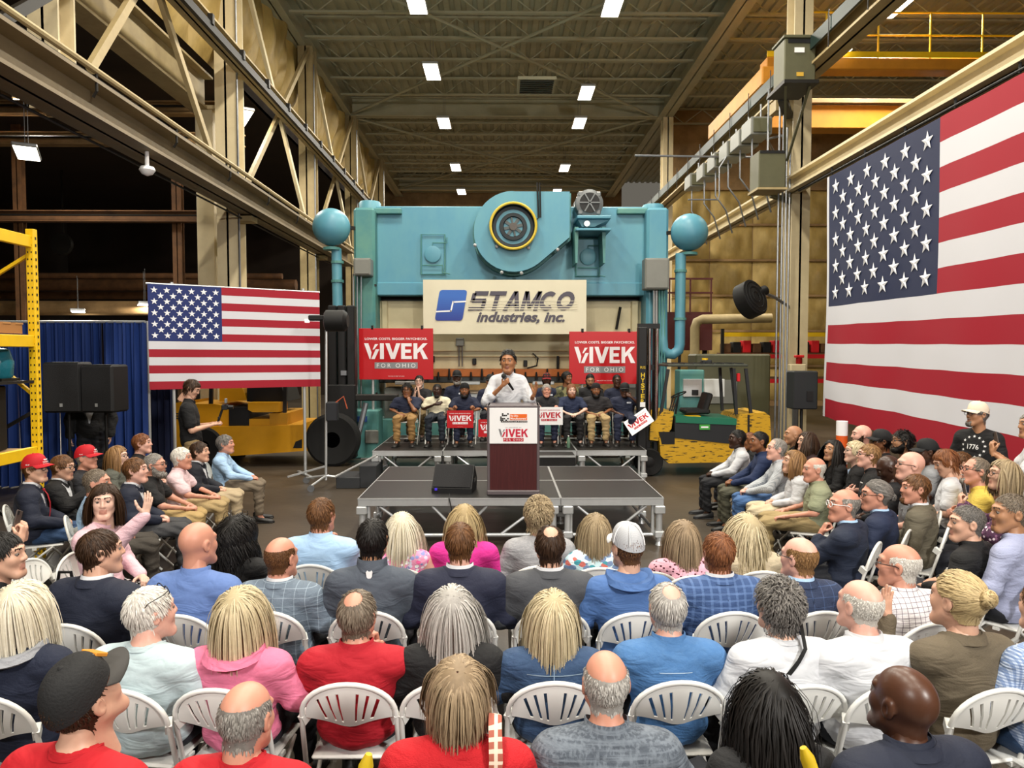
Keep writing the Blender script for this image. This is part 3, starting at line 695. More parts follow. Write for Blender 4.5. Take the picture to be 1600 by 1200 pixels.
def rpoly(pts, r=.06, k=5):
    out = []
    for i, p in enumerate(pts):
        p = Vector(p); a = (Vector(pts[i - 1]) - p).normalized() * r; b = (Vector(pts[(i + 1) % len(pts)]) - p).normalized() * r
        for t in range(k + 1): t /= k; out.append(p + a * (1 - t) ** 2 + b * t ** 2)
    return [(v.x, v.y) for v in out]
lg.prism(rpoly(c, .08), -.016, -.012); lg.build('logo', lgm, B)
w = MB()
for a, b_ in ((bz(728, 471), bz(708, 472)), (bz(708, 470.5), bz(704, 487)), (bz(705, 486), bz(681, 487))): w.bar((a[0], -.018, a[1]), (b_[0], -.018, b_[1]), .006, .035)
w.build('logo_line', M_WHITE, B)
tx = MB(); a = bz(735, 455); b_ = bz(897, 485); LWd, LHt = (b_[0] - a[0]) / 6, a[1] - b_[1]
def stroke(ch, strokes, k):
    th = .235
    for kind, *q_ in strokes:
        if kind == 'p': pl = q_[0]
        else:                                              # ring piece: centre, outer radii, from angle, to angle
            cx_, cz_, rx_, rz_, a0, a1 = q_; n_ = 18; an = [math.radians(a0 + (a1 - a0) * i / n_) for i in range(n_ + 1)]
            for i in range(n_):
                pl = [(cx_ + rx_ * math.cos(an[i]), cz_ + rz_ * math.sin(an[i])), (cx_ + rx_ * math.cos(an[i + 1]), cz_ + rz_ * math.sin(an[i + 1])), (cx_ + (rx_ - th) * math.cos(an[i + 1]), cz_ + (rz_ - th) * math.sin(an[i + 1])), (cx_ + (rx_ - th) * math.cos(an[i]), cz_ + (rz_ - th) * math.sin(an[i]))]
                tx.prism([(a[0] + (k + u * .96) * LWd + (v - .5) * LHt * .28, b_[1] + v * LHt) for u, v in pl], -.016, -.014)
            continue
        tx.prism([(a[0] + (k + u * .96) * LWd + (v - .5) * LHt * .28, b_[1] + v * LHt) for u, v in pl], -.016, -.014)
R4 = lambda x0, z0, x1, z1: ('p', [(x0, z0), (x1, z0), (x1, z1), (x0, z1)])
GL = {'S': [R4(.12, .78, .95, 1), R4(.0, .45, .24, .9), R4(.1, .40, .9, .62), R4(.72, .1, .95, .55), R4(.0, 0, .85, .22)], 'T': [R4(.0, .78, 1, 1), R4(.37, 0, .63, .8)],
      'A': [('p', [(.0, 0), (.27, 0), (.62, 1), (.38, 1)]), ('p', [(.73, 0), (1.0, 0), (.64, 1), (.40, 1)]), R4(.25, .2, .75, .38)], 'M': [R4(.0, 0, .24, 1), R4(.80, 0, 1.04, 1), ('p', [(.0, 1), (.26, 1), (.62, .1), (.42, .1)]), ('p', [(.78, 1), (1.04, 1), (.62, .1), (.42, .1)])],
      'C': [('r', .52, .5, .5, .5, 50, 310)], 'O': [('r', .52, .5, .52, .5, 0, 360)]}
for k, ch in enumerate('STAMCO'): stroke(ch, GL[ch], k)
a = bz(744, 487); b_ = bz(882, 506); put_text(tx, 'industries, inc.', (a[0] + b_[0]) / 2, (a[1] + b_[1]) / 2, b_[0] - a[0], a[1] - b_[1], -.016, bold=.035, shear=.3)
tx.build('lettering', mat('#4b4753', .5), B)
st = MB()
for k, y in enumerate((470, 475, 479, 482.6)): a = bz(731, y); b_ = bz(902, y); st.box(((a[0] + b_[0]) / 2, -.018, a[1]), (b_[0] - a[0], .002, .009 + .004 * k))
st.build('lettering_stripe', mat('#d6d0b8', .7), B)

# ================================================================== stage and riser
M_DECK = mat('#151413', .42, var=.2, vs=3, bump=.1, bs=60)
def leg_post(p, t, h=.6, w=.055):
    l = MB().cyl((p[0], p[1], .05), (p[0], p[1], h - .09), w * .75, n=10).box((p[0], p[1], h - .15), (w * 2.4, w * 2.4, .1), b=.012).box((p[0], p[1], .14), (w * 2.2, w * 2.2, .08), b=.01).cyl((p[0], p[1], 0), (p[0], p[1], .05), .05, .03, 10)
    return l.build('leg', M_ALU, t, 40)
def stage(name, label, x0, x1, y0, y1, xs, ys, z=.6):
    t = thing(name, label, 'stage', ((x0 + x1) / 2, y0, 0)); ox, oy = (x0 + x1) / 2, y0
    X = [x - ox for x in xs]; Y = [y - oy for y in ys]
    for i in range(len(X) - 1):
        for j in range(len(Y) - 1):
            cx, cy = (X[i] + X[i + 1]) / 2, (Y[j] + Y[j + 1]) / 2; w, d = X[i + 1] - X[i], Y[j + 1] - Y[j]
            dk = MB().box((cx, cy, z - .012), (w - .012, d - .012, .024), b=.004).build('deck_panel', M_DECK, t)
            e = MB()
            for s in (-1, 1):
                e.box((cx, cy + s * (d / 2 - .03), z - .056), (w - .006, .05, .085), b=.006); e.box((cx + s * (w / 2 - .03), cy, z - .056), (.05, d - .1, .085), b=.006)
                e.box((cx, cy + s * (d / 2 - .008), z - .008), (w - .006, .012, .018)); e.box((cx + s * (w / 2 - .008), cy, z - .008), (.012, d - .01, .018))
            e.build('edge_rail', M_ALU, t)
    for i, x in enumerate(X):
        for j, y in enumerate(Y):
            for s in ((0,) if i in (0, len(X) - 1) else (-.09, .09)): leg_post((x + (.05 if i == 0 else -.05 if i == len(X) - 1 else s), y + (.05 if j == 0 else -.05), 0), t, z)
    for j, y in ((0, Y[0] + .06), (len(Y) - 1, Y[-1] - .06)):
        for i in range(len(X) - 1):
            a, b_ = X[i] + .13, X[i + 1] - .13
            MB().tube([(a, y, .13), (b_, y, .13)], .024, 10).build('lower_rail', M_ALU, t, 40)
            for xx in (a, b_): MB().tube([(xx, y, .12), (xx, y, z - .1)], .022, 10).build('end_tube', M_ALU, t, 40)
            w = b_ - a; k = 2 if w > 1.6 else 1
            if k == 2:
                MB().tube([(a + w * .06, y, z - .11), (a + w * .27, y, .14)], .018, 8).build('brace', M_ALU, t, 40); MB().tube([(b_ - w * .06, y, z - .11), (b_ - w * .27, y, .14)], .018, 8).build('brace', M_ALU, t, 40)
            MB().tube([(a + w * .35 if k == 2 else a + .08, y, z - .11), (a + w * .5, y, .14)], .018, 8).build('brace', M_ALU, t, 40)
            MB().tube([(b_ - w * .35 if k == 2 else b_ - .08, y, z - .11), (b_ - w * .5, y, .14)], .018, 8).build('brace', M_ALU, t, 40)
    for x in (X[0] + .06, X[-1] - .06):
        MB().tube([(x, Y[0] + .1, .13), (x, Y[-1] - .1, .13)], .024, 10).build('lower_rail', M_ALU, t, 40)
        L = Y[-1] - Y[0]
        for k in range(3): MB().tube([(x, Y[0] + L * (.04 + k * .32), z - .1), (x, Y[0] + L * (.2 + k * .32), .14)], .018, 8).build('brace', M_ALU, t, 40)
    return t
FD = 8.88
fx0, fx1, fxj = PX(556, FD), PX(1040, FD), PX(877, FD)
stage('stage', 'low black stage with aluminium edges that the lectern stands on', fx0, fx1, FD, FD + 2.5, [fx0, fxj, fx1], [FD, FD + 1.25, FD + 2.5])
RD = 13.2
stage('riser', 'black riser with aluminium frame behind the stage carrying the seated workers', PX(580, RD), PX(1012, RD), RD, RD + 2.5, [PX(x, RD) for x in (580, 691, 902, 1012)], [RD, RD + 1.25, RD + 2.5])
t = thing('stage_steps', 'dark grey box steps left of the riser', 'steps', (PX(556, 12.9), 12.8, 0))
MB().box((.22, .3, .2), (.3, .7, .4), b=.01).build('upper_step', mat('#2b2d30', .6), t); MB().box((-.12, .25, .1), (.42, .7, .2), b=.01).build('lower_step', mat('#2b2d30', .6), t)
MB().tube([(-.33, -.12, .22), (.4, -.12, .6)], .018, 8).build('rail', M_ALU, t, 40)
t = thing('stage_steps', 'low dark box step right behind the lectern', 'steps', (PX(840, 12.2), 12.2, 0))
MB().box((0, .3, .32), (1.3, .5, .64), b=.01).build('tread_box', M_DECK, t); MB().box((0, .04, .63), (1.3, .02, .03)).build('nosing', M_ALU, t)

# vivek lettering, blocks cut like the sign's
def block_letters(mb, x0, z0, w, h, y, m=0, mV=None):
    S = [(0, 'V1'), (.90, 'I'), (1.20, 'V'), (2.10, 'E'), (2.80, 'K')]; tot = 3.62; k = w / tot
    shapes = {'V1': [[(0, 1), (.24, 1), (.42, .42), (.36, 0), (.31, 0)], [(.40, 0), (.60, 0), (.86, .62), (.66, .62)], [(.62, .94), (.80, .94), (.56, .60), (.48, .60)]],
              'I': [[(0, 0), (.22, 0), (.22, 1), (0, 1)]],
              'V': [[(0, 1), (.24, 1), (.43, .36), (.43, 0), (.32, 0)], [(.43, .36), (.62, 1), (.86, 1), (.54, 0), (.43, 0)]],
              'E': [[(0, 0), (.22, 0), (.22, 1), (0, 1)], [(.22, .8), (.60, .8), (.60, 1), (.22, 1)], [(.22, .4), (.54, .4), (.54, .6), (.22, .6)], [(.22, 0), (.60, 0), (.60, .2), (.22, .2)]],
              'K': [[(0, 0), (.22, 0), (.22, 1), (0, 1)], [(.22, .36), (.36, .48), (.80, 1), (.54, 1), (.22, .62)], [(.36, .50), (.56, 0), (.82, 0), (.50, .66)]]}
    for ox, L in S:
        for n, pl in enumerate(shapes[L]):
            mb.prism([(x0 + (ox + a) * k, z0 + b_ * h) for a, b_ in pl], y - .002, y, (mV if (mV is not None and L == 'V1' and n != 1) else m))
M_SIGNRED = mat('#b5121b', .4); M_LET = mat('#ece6ea', .4); M_SGREY = mat('#85878b', .4)
def campaign_sign(name, label, w, h, loc, rz, parent=None, white=False, small=False, stands=(), group=None):
    t = parent or thing(name, label, 'sign', loc, rz, group)
    base, fg = (M_WHITE, mat('#b3142a', .4)) if white else (M_SIGNRED, M_LET)
    if small:
        n = 8; vs = []
        for j in range(2):
            for i in range(n + 1):
                u = i / n - .5; vs.append((u * w, 0, (j - .5) * h))
        pm = MB().box((0, 0, 0), (w, .008, h))
    else: pm = MB().box((0, .02, 0), (w, .04, h), b=.004)
    pm.build('panel', base, t)
    lt = MB(); sl = MB(); y = -.003 if not small else -.006
    if not small: put_text(sl, 'LOWER COSTS. BIGGER PAYCHECKS.', 0, h * .295, w * .84, h * .045, y, bold=.02)
    else: put_text(sl, 'LOWER COSTS. BIGGER PAYCHECKS.', 0, h * .33, w * .8, h * .05, y, bold=.02)
    block_letters(lt, -w * .43, -h * .10, w * .86, h * .31, y)
    g = MB().box((0, y + .001, -h * .225), (w * .58, .003, h * .125), b=.001)
    g.build('nameplate', M_SGREY if not (white or small) else (mat('#b3142a', .4) if white else M_LET), t)
    l2 = MB(); put_text(l2, 'FOR OHIO', 0, -h * .225, w * .52, h * .08, y - .003, bold=.0, spacing=1.5)
    ft = MB(); put_text(ft, 'PAID FOR BY VIVEK FOR OHIO', 0, -h * .435, w * .22, h * .014, y)
    sl.build('slogan_lettering', fg, t); ft.build('footer_lettering', fg, t)
    lt.build('lettering', fg, t); l2.build('plate_lettering', (M_WHITE if (white or not small) else M_SIGNRED), t)
    for sx, zb in stands:
        MB().tube([(sx, .06, -zb), (sx, .06, h / 2 + .06)], .03, 10).build('pole', M_ALU, t, 40)
        MB().box((sx, .06, h / 2 + .02), (.05, .12, .09)).build('clamp', M_BLACK, t)
        MB().box((sx, .06, -zb + .01), (.5, .4, .02)).build('foot', M_ALU, t)
    return t
for px0, px1, py0, py1, rz, lb, dd in ((560.5, 677, 513, 593, 0, 'large red campaign sign on poles left of the lectern, below the banner', 16.4), (889.5, 1000, 518, 600, 0, 'large red campaign sign on poles right of the lectern', 16.4)):
    a, b_ = P(px0, py0, dd), P(px1, py1, dd); w, h = b_.x - a.x, a.z - b_.z
    poles = [(-w / 2 + .3, (a.z + b_.z) / 2 - .0), (w / 2 - .25, (a.z + b_.z) / 2)]
    campaign_sign('campaign_sign', lb, w, h, ((a.x + b_.x) / 2, dd, (a.z + b_.z) / 2), rz, stands=poles, group='large red signs on poles')

# lectern
LW, LH, LD = .655, 1.13, .5
LT = thing('lectern', 'dark wood lectern with a white sign on its front, centre of the stage', 'lectern', (PX(802, 9.15), 9.12, .6), math.radians(-1.0))
M_LGREY = mat('#5c5457', .4); M_LAM = mat('#4a1f20', .38, var=.55, vs=9, var2='#2d1011', stretch=(6, 6, .35), bump=.05)
MB().box((0, .25, .62), (.6, .46, 1.0), b=.01).build('body', M_LAM, LT)
MB().box((0, -.012, .38), (.6, .02, .64)).build('front_panel', M_LAM, LT)
for s in (-1, 1): MB().box((s * (LW / 2 - .015), .22, .59), (.035, .5, 1.08), b=.008).build('side_panel', M_LGREY, LT)
MB().box((0, .22, .03), (LW + .01, .56, .06), b=.01).build('plinth', M_LGREY, LT)
MB().box((0, .24, 1.115), (LW + .02, .54, .03), Euler((-.0, 0, 0)), b=.008).build('top', M_LGREY, LT)
bd = MB().box((0, -.03, .875), (.6, .02, .45), b=.002).build('sign_board', M_WHITE, LT)
lt = MB(); block_letters(lt, -.185, .735, .37, .10, -.042, 1, 0); lt.build('lettering', [mat('#77777b', .4), mat('#c0203c', .4)], bd)
MB().box((0, -.042, .70), (.255, .003, .042)).build('nameplate', mat('#b3142a', .4), bd)
l2 = MB(); put_text(l2, 'FOR OHIO', 0, .70, .235, .026, -.045, spacing=1.5); l2.build('plate_lettering', M_WHITE, bd)
l3 = MB(); put_text(l3, 'ENDORSES', 0, .853, .11, .013, -.042, spacing=1.4); l3.box((-.085, -.041, .853), (.03, .002, .003)); l3.box((.085, -.041, .853), (.03, .002, .003)); l3.build('small_lettering', mat('#55555a', .5), bd)
MB().box((.065, -.042, .985), (.215, .003, .075)).build('logo_panel', mat('#e0671e', .4), bd)
l4 = MB(); put_text(l4, 'The Ohio', .01, 1.002, .1, .024, -.045, bold=.02); put_text(l4, "Manufacturers'", .065, .968, .2, .026, -.045, bold=.02); l4.build('logo_lettering', M_WHITE, bd)
ck = MB(); r9 = random.Random(3)
for i in range(5):
    for j in range(5):
        if r9.random() < .55: ck.box((-.155 + i * .022, -.042, .945 + j * .02), (.02, .003, .018))
ck.box((.01, -.042, .928), (.33, .003, .02)); ck.build('logo_check', mat('#23201f', .5), bd)
l5 = MB(); put_text(l5, 'ASSOCIATION', .01, .928, .31, .013, -.045, bold=.01, spacing=1.3); put_text(l5, 'SERVING OHIO SINCE 1910', .01, .90, .26, .008, -.042); l5.build('logo_strip_lettering', mat('#cfcac6', .5), bd)
# wedge monitor
t = thing('stage_monitor', 'black wedge loudspeaker on the stage left of the lectern', 'loudspeaker', (PX(706, 9.35), 9.2, .6), math.radians(-8))
MB().prism([(0, 0), (.36, 0), (.40, .14), (.22, .34), (.0, .06)], -.26, .26, frame=Matrix(((0, 1, 0, 0), (1, 0, 0, 0), (0, 0, 1, 0), (0, 0, 0, 1)))).build('cabinet', M_BLACK, t)
MB().bar((0, .0, .20), (0, .005, .2), .0, .0) if 0 else None
fr = MB().box((0, .10, .205), (.49, .008, .32), Euler((math.radians(-38), 0, 0))).build('grille', mat('#17171a', .75, bump=.4, bs=200), t)
MB().box((.265, .2, .15), (.01, .18, .05)).build('handle', M_BLACKG, t)
MB().box((-.2, -.012, .05), (.03, .02, .03)).build('indicator', mat('#3c2bb0', .4, emit=('#3c2bb0', .6)), t)
tag(MB().tube([(PX(699, 8.86), 9.1, .61), (PX(701, 8.86), 8.86, .6), (PX(704, 8.84), 8.83, .5), (PX(707, 8.84), 8.82, .3), (PX(708, 8.84), 8.8, .02)], .008, 6).build('cable', M_BLACK), 'black cable hanging over the stage front edge below the monitor', 'cable')

# ================================================================== flags
M_FR, M_FW, M_FB = mat('#981026', .7, bump=.12, bs=2.5, stretch=(1, 1, .3)), mat('#cdced5', .7, bump=.2, bs=2.5, stretch=(1, 1, .3)), mat('#1f2746', .7, bump=.1, bs=2.5, stretch=(1, 1, .3))
M_FB2 = mat('#1d2c66', .7)
def star_poly(r):
    return [(r * (1 if k % 2 == 0 else .40) * math.sin(k * math.pi / 5), r * (1 if k % 2 == 0 else .40) * math.cos(k * math.pi / 5)) for k in range(10)]
def flag(t, W, H, surf, blue, nu=40, ridge=0.0, double=False):
    """thirteen sewn stripes, a canton and fifty stars laid on surf(u,v) -> point (u along the fly, v down), normal towards the viewer is -local y"""
    hs = 1 / 13; cw = .40 if not double else .425; nc = int(nu * cw)
    def strip(name, u0, u1, v0, v1, m, n, k=3):
        mb = MB(); vs = [surf(u0 + (u1 - u0) * i / n, v0 + (v1 - v0) * j / k) for j in range(k + 1) for i in range(n + 1)]
        mb.add(vs, [(j * (n + 1) + i, j * (n + 1) + i + 1, (j + 1) * (n + 1) + i + 1, (j + 1) * (n + 1) + i) for j in range(k) for i in range(n)])
        return mb.build(name, m, t, 70)
    for s in range(13): strip('stripe', cw if s < 7 else 0, 1, s * hs, (s + 1) * hs, M_FR if s % 2 == 0 else M_FW, nu)
    strip('canton', 0, cw, 0, 7 * hs, blue, nc, 10)
    r = H * .033; sp = star_poly(r); me = None
    mb = MB(); mb.add([(x, 0, z) for x, z in sp] + [(0, -ridge, 0)], [(i, (i + 1) % 10, 10) for i in range(10)])
    for row in range(9):
        n = 6 if row % 2 == 0 else 5
        for c in range(n):
            u = cw * ((2 * c + 1 + (row % 2)) / 12); v = 7 * hs * (row + 1) / 10
            p = Vector(surf(u, v)); du = (Vector(surf(u + .01, v)) - p).normalized(); nrm = Vector((du.y, -du.x, 0)).normalized()
            if nrm.dot(Vector((0, -1, 0))) < 0: nrm = -nrm
            if me is None: o = mb.build('star', mat('#e6e8ee', .55), t); me = o.data
            else: o = link('star', me, t)
            o.location = p + nrm * .012; o.rotation_euler = (0, 0, math.atan2(du.y, du.x))
# smaller flag on poles
a, b_ = P(232, 525, 12.6), P(500, 532, 14.2); vec = b_ - a; W_ = math.hypot(vec.x, vec.y); H_ = 164 * 12.6 / FPX; zt = PZ(444, 12.6)
t = thing('flag', 'smaller stars and stripes banner stretched on two poles, left of the press', 'flag', (a.x, a.y, 0), math.atan2(vec.y, vec.x))
flag(t, W_, H_, lambda u, v: (u * W_, .012 * math.sin(u * 9), zt - v * H_ - u * .02), M_FB2, 30)
MB().tube([(-.02, .05, zt + .01), (W_ + .02, .05, zt - .01)], .018, 8).build('crossbar', M_ALU, t, 40)
for u in (.13, .90):
    MB().tube([(u * W_, .06, .02), (u * W_, .06, zt + .05)], .028, 10).build('pole', M_ALU, t, 40); MB().box((u * W_, .06, .02), (.06, .9, .03)).build('foot', M_ALU, t)
# giant flag on the right, seen from inside the hall, canton at its far end
FX = 6.42; y1, LF = 6.42 * FPX / 508, 9.05; zt = 2.4 + .536 * FX; zb = 2.4 - (652 - 550) / FPX * y1; HF = zt - zb
t = thing('flag', 'giant stars and stripes flag hanging from the right beam', 'flag', (FX, y1, 0), -math.pi / 2)
def gsurf(u, v):
    w = .035 * v * math.sin(u * 21 + v * 2) + .014 * v * math.sin(u * 47 + 1)
    sag = .05 * math.sin(u * 37) * (1 - v) * .4
    return (u * LF + .10 * v * math.sin(v * 5) * (1 - u), w, zt - v * HF - abs(math.sin(u * math.pi * 7)) * .008 + (v ** 2) * .55 * (u > 0) * (min(1, u * 1.3)) * -.35 + .0 * sag)
flag(t, LF, HF, gsurf, M_FB, 64, .02)
MB().add([gsurf(0, j / 12) for j in range(13)] + [Vector(gsurf(0, j / 12)) - Vector((.09, 0, 0)) for j in range(13)], [(j, j + 1, j + 14, j + 13) for j in range(12)]).build('heading', M_FW, t)

# ================================================================== left side
M_DRAPE = mat('#12306f', .75, bump=.1, bs=30)
dt = thing('drape', 'blue cloth drape hung on a pipe frame behind the left loudspeakers', 'curtain', (PX(66, 12.9), 12.9, 0))
wd = PX(228, 12.9) - PX(66, 12.9)
for k in range(4):
    mb = MB(); n = 40; x0 = -1.2 + k * (wd + 1.2) / 4; w = (wd + 1.2) / 4; r = random.Random(k); vs = []
    ph = [r.random() * 6 for _ in range(3)]
    for j in range(5):
        v = j / 4
        for i in range(n + 1):
            u = i / n; vs.append((x0 + u * w, (.03 + .05 * v) * math.sin(u * 30 + ph[0]) + .03 * math.sin(u * 67 + ph[1] + v), 2.92 - v * 2.9))
    mb.add(vs, [(j * (n + 1) + i, j * (n + 1) + i + 1, (j + 1) * (n + 1) + i + 1, (j + 1) * (n + 1) + i) for j in range(4) for i in range(n)])
    mb.build('drape_panel', M_DRAPE, dt, 70)
MB().tube([(-1.2, 0, 2.93), (wd, 0, 2.93)], .025, 8).build('crossbar', M_ALU, dt)
for x in (-1.2, .5, wd): MB().tube([(x, .08, 0), (x, .08, 2.95)], .025, 8).build('upright', M_ALU, dt); MB().box((x, .08, .01), (.4, .4, .02)).build('base_plate', M_ALU, dt)
dk = thing('drape', 'darker navy cloth panel between the bright drape and the yellow truck', 'curtain', (PX(220, 13.8), 13.8, 0))
mb = MB(); wd2 = PX(268, 13.8) - PX(220, 13.8); vs = [(wd2 * i / 24, .04 * math.sin(i * 1.3) , 2.62 - 2.6 * j / 3) for j in range(4) for i in range(25)]
mb.add(vs, [(j * 25 + i, j * 25 + i + 1, (j + 1) * 25 + i + 1, (j + 1) * 25 + i) for j in range(3) for i in range(24)]).build('drape_panel', mat('#141d3c', .8, bump=.1, bs=30), dk, 70)
MB().tube([(0, 0, 2.63), (wd2, 0, 2.63)], .02, 8).build('crossbar', M_DARKSTEEL, dk); MB().tube([(wd2 / 2, .08, 0), (wd2 / 2, .08, 2.63)], .02, 8).build('upright', M_DARKSTEEL, dk)
# pallet rack
RX = PX(54, 8.2)
t = thing('pallet_rack', 'yellow steel pallet rack at the far left edge', 'rack', (RX, 8.2, 0))
for y in (0, -2.6):
    for x in (0, -1.05):
        u = MB().box((x, y, 1.88), (.09, .075, 3.76), b=.006).build('upright', M_YELLOW2, t)
        if x == 0 and y == 0:
            h = MB()
            for k in range(46):
                for s in (-.02, .02): h.box((x + s, y - .039, .15 + k * .078), (.012, .004, .02))
                h.box((x + .046, y, .15 + k * .078), (.004, .02, .03))
            h.build('slot', M_BLACK, u)['kind'] = 'stuff'
    for z0, z1 in ((.3, 1.0), (1.75, 1.15), (1.9, 2.8), (3.5, 2.85)): MB().bar((0, y, z0), (-1.05, y, z1), .035, .035).build('brace', M_YELLOW2 if z0 > 1.8 else M_DARKSTEEL, t)
for z in (3.62, 2.52, 1.28):
    for x in (0.0, -1.05): MB().box((x, -1.3, z), (.05, 2.55, .13), b=.006).build('beam', M_YELLOW2, t)
MB().box((-.52, -1.3, 1.31), (1.0, 2.5, .03)).build('shelf', M_TAN, t)
MB().box((-.52, -1.3, 2.58), (1.0, 2.5, .02)).build('shelf', M_TAN, t)
p = thing('pallet', 'wooden pallet lying on the upper shelf of the yellow rack', 'pallet', (RX - .5, 7.5, 2.6))
for k in range(3): MB().box((-.42 + k * .42, 0, .05), (.1, 1.1, .1)).build('stringer', mat('#9a6a3a', .8), p)
for k in range(6): MB().box((0, -.5 + k * .2, .11), (.95, .12, .02)).build('plank', mat('#a97a48', .8, var=.3), p)
t2 = thing('wrapped_bundle', 'teal plastic wrapped bundle on the yellow rack below the pallet', 'bundle', (RX - .25, 7.95, 2.19))
MB().lathe([(.1, -.12), (.15, -.05), (.16, .1), (.12, .24), (.03, .26)], n=14).build('bag', mat('#1f6f80', .25, bump=.5, bs=14), t2, 60); MB().box((0, -.0, -.09), (.3, .3, .03)).build('tray', M_DARKSTEEL, t2)
t2 = thing('hanging_shelf', 'narrow shelf plate of the yellow rack under the wrapped bundle', 'shelf', (RX - .5, 7.6, 2.07)); MB().box((0, 0, 0), (.95, 1.1, .03)).build('plate', M_DARKSTEEL, t2); MB().bar((.45, .5, 0), (.5, .57, .0), .03, .03).build('bracket', M_DARKSTEEL, t2)
t2 = thing('amplifier_rack', 'black amplifier case with cables on the middle shelf of the yellow rack', 'amplifier', (RX - .42, 7.70, 1.326))
MB().box((0, 0, .36), (.5, .55, .7), b=.015).build('case', M_BLACK, t2)
for k in range(4): MB().box((0, -.28, .12 + k * .15), (.44, .02, .11), b=.005).build('unit', M_BLACKG, t2)
MB().box((.1, -.295, .22), (.11, .006, .16)).build('paper_label', M_WHITE, t2); MB().box((.0, -.295, .55), (.03, .006, .03)).build('badge', M_GALV, t2)
MB().tube([(-.1, -.3, .62), (.12, -.36, .5), (.26, -.3, .2), (.28, -.1, .02), (.3, .3, -.1)], .014, 6).build('cable', M_BLACK, t2, 40)
t2 = thing('sheet_panel', 'white sheet panel leaning on the yellow rack at the photo edge', 'panel', (RX - .38, 7.35, 2.6)); MB().box((0, 0, .46), (.05, .5, .9), Euler((0, -.06, 0)), b=.01).build('sheet', M_WHITE, t2); MB().box((.04, 0, .03), (.06, .5, .04)).build('ledge', M_TAN, t2)
# loudspeakers on stands
for i, (x0, x1, y0, y1) in enumerate(((64, 125, 566, 645), (125, 182, 570, 645))):
    d = 11.2; a, b_ = P(x0, y0, d), P(x1, y1, d); w, h = b_.x - a.x, a.z - b_.z
    t = thing('loudspeaker', '%s of the two black loudspeakers on poles before the blue drape' % ('left' if i == 0 else 'right'), 'loudspeaker', ((a.x + b_.x) / 2, d + .2, b_.z), math.radians(-6 if i else 4), 'pole loudspeakers by the drape')
    MB().box((0, 0, h / 2), (w - .02, .42, h), b=.03).build('cabinet', M_BLACK, t); MB().box((0, -.215, h / 2), (w - .06, .015, h - .05), b=.005).build('grille', mat('#1b1b1d', .7, bump=.3, bs=150), t); MB().box((.0, -.226, .12), (.04, .006, .05)).build('badge', M_ALU, t)
    s = thing('speaker_stand', 'black tripod stand under the %s loudspeaker' % ('left' if i == 0 else 'right'), 'stand', ((a.x + b_.x) / 2, d + .2, 0))
    MB().cyl((0, 0, .3), (0, 0, b_.z), .022).build('pole', M_BLACK, s); MB().cyl((0, 0, .75), (0, 0, .85), .04).build('collar', M_BLACK, s)
    for k in range(3): a_ = k * 2.09 + .5; MB().tube([(0, 0, .8), (.3 * math.cos(a_), .3 * math.sin(a_), .02)], .014, 6).build('leg', M_BLACK, s)
# yellow lift truck on the left
d = 15.2; sc = d / FPX
t = thing('lift_truck', 'long yellow heavy lift truck behind the smaller flag', 'forklift', (PX(250, d), d, 0)); ox = PX(250, d)
def lp(px, py): p = P(px, py, d); return p.x - ox, p.z
def body(name, pts, y0, y1, m, par=t): return MB().prism([lp(*p) for p in pts], y0, y1).build(name, m, par)
body('counterweight', [(249, 634), (284, 628), (284, 712), (249, 718)], 0, 1.7, M_YELLOW)
body('chassis', [(284, 668), (470, 664), (506, 650), (512, 655), (490, 680), (485, 704), (370, 712), (284, 712)], 0, 1.7, M_YELLOW)
body('hood', [(284, 632), (330, 632), (355, 636), (355, 668), (284, 668)], .15, 1.5, M_YELLOW)
body('battery_cover', [(355, 637), (388, 637), (388, 668), (355, 668)], .1, 1.5, M_BLACK); body('cab_step', [(388, 655), (420, 655), (420, 668), (388, 668)], .05, 1.5, M_YELLOW); body('fuel_tank', [(420, 646), (448, 646), (448, 668), (420, 668)], .05, 1.5, mat('#b07c10', .5))
body('side_box', [(388, 629), (436, 629), (436, 644), (395, 644), (388, 640)], -.02, .6, M_YELLOW)
body('seat_base', [(334, 606), (370, 606), (378, 627), (334, 629)], .3, 1.3, M_YELLOW)
body('cab', [(378, 600), (432, 600), (440, 629), (378, 629)], .3, 1.4, M_BLACK)
for px in (268, 440, 323): MB().bar((lp(px, 668)[0], .2, lp(px, 668)[1]), (lp(px + 4, 560)[0], .2, 2.9), .07, .07).build('guard_post', M_BLACK, t)
MB().box((1.3, .8, 2.93), (2.6, 1.3, .07), b=.02).build('overhead_guard', M_BLACK, t)
for x, y in ((519, 682), (318, 694)):
    r = .56 if x > 500 else .42; wx = lp(x, y)[0]
    wl_ = MB().lathe([(r * .5, -.14), (r * .9, -.17), (r, -.12), (r, .12), (r * .9, .17), (r * .5, .14)], (wx, .12, r), 'Y', 30).build('wheel', M_RUBBER, t, 40); MB().lathe([(r * .5, -.1), (r * .3, -.14), (.01, -.14)], (wx, .12, r), 'Y', 20).build('hub', M_BLACK, wl_, 40)
for px in (511, 526, 541): MB().box((lp(px, 600)[0], .6, 1.75), (.17, .25, 3.3), b=.02).build('mast_rail', M_BLACK, t)
MB().box((lp(527, 640)[0], .45, 1.2), (.6, .12, 1.0), b=.02).build('carriage', M_BLACK, t)
for z in (1.0, 2.2, 3.2): MB().box((lp(527, 640)[0], .7, z), (.5, .1, .12)).build('mast_crossbar', M_BLACK, t)
MB().box((lp(530, 580)[0], .45, 1.95), (.12, .08, .1)).build('data_plate', M_GALV, t)
w = MB(); a = lp(251, 650); put_text(w, 'ILLER', a[0] + .27, a[1], .5, .12, -.012, bold=.03); w.build('lettering', M_BLACK, t)
body('vent_slot', [(462, 690), (472, 686), (472, 700), (458, 700)], -.01, .1, M_BLACK)
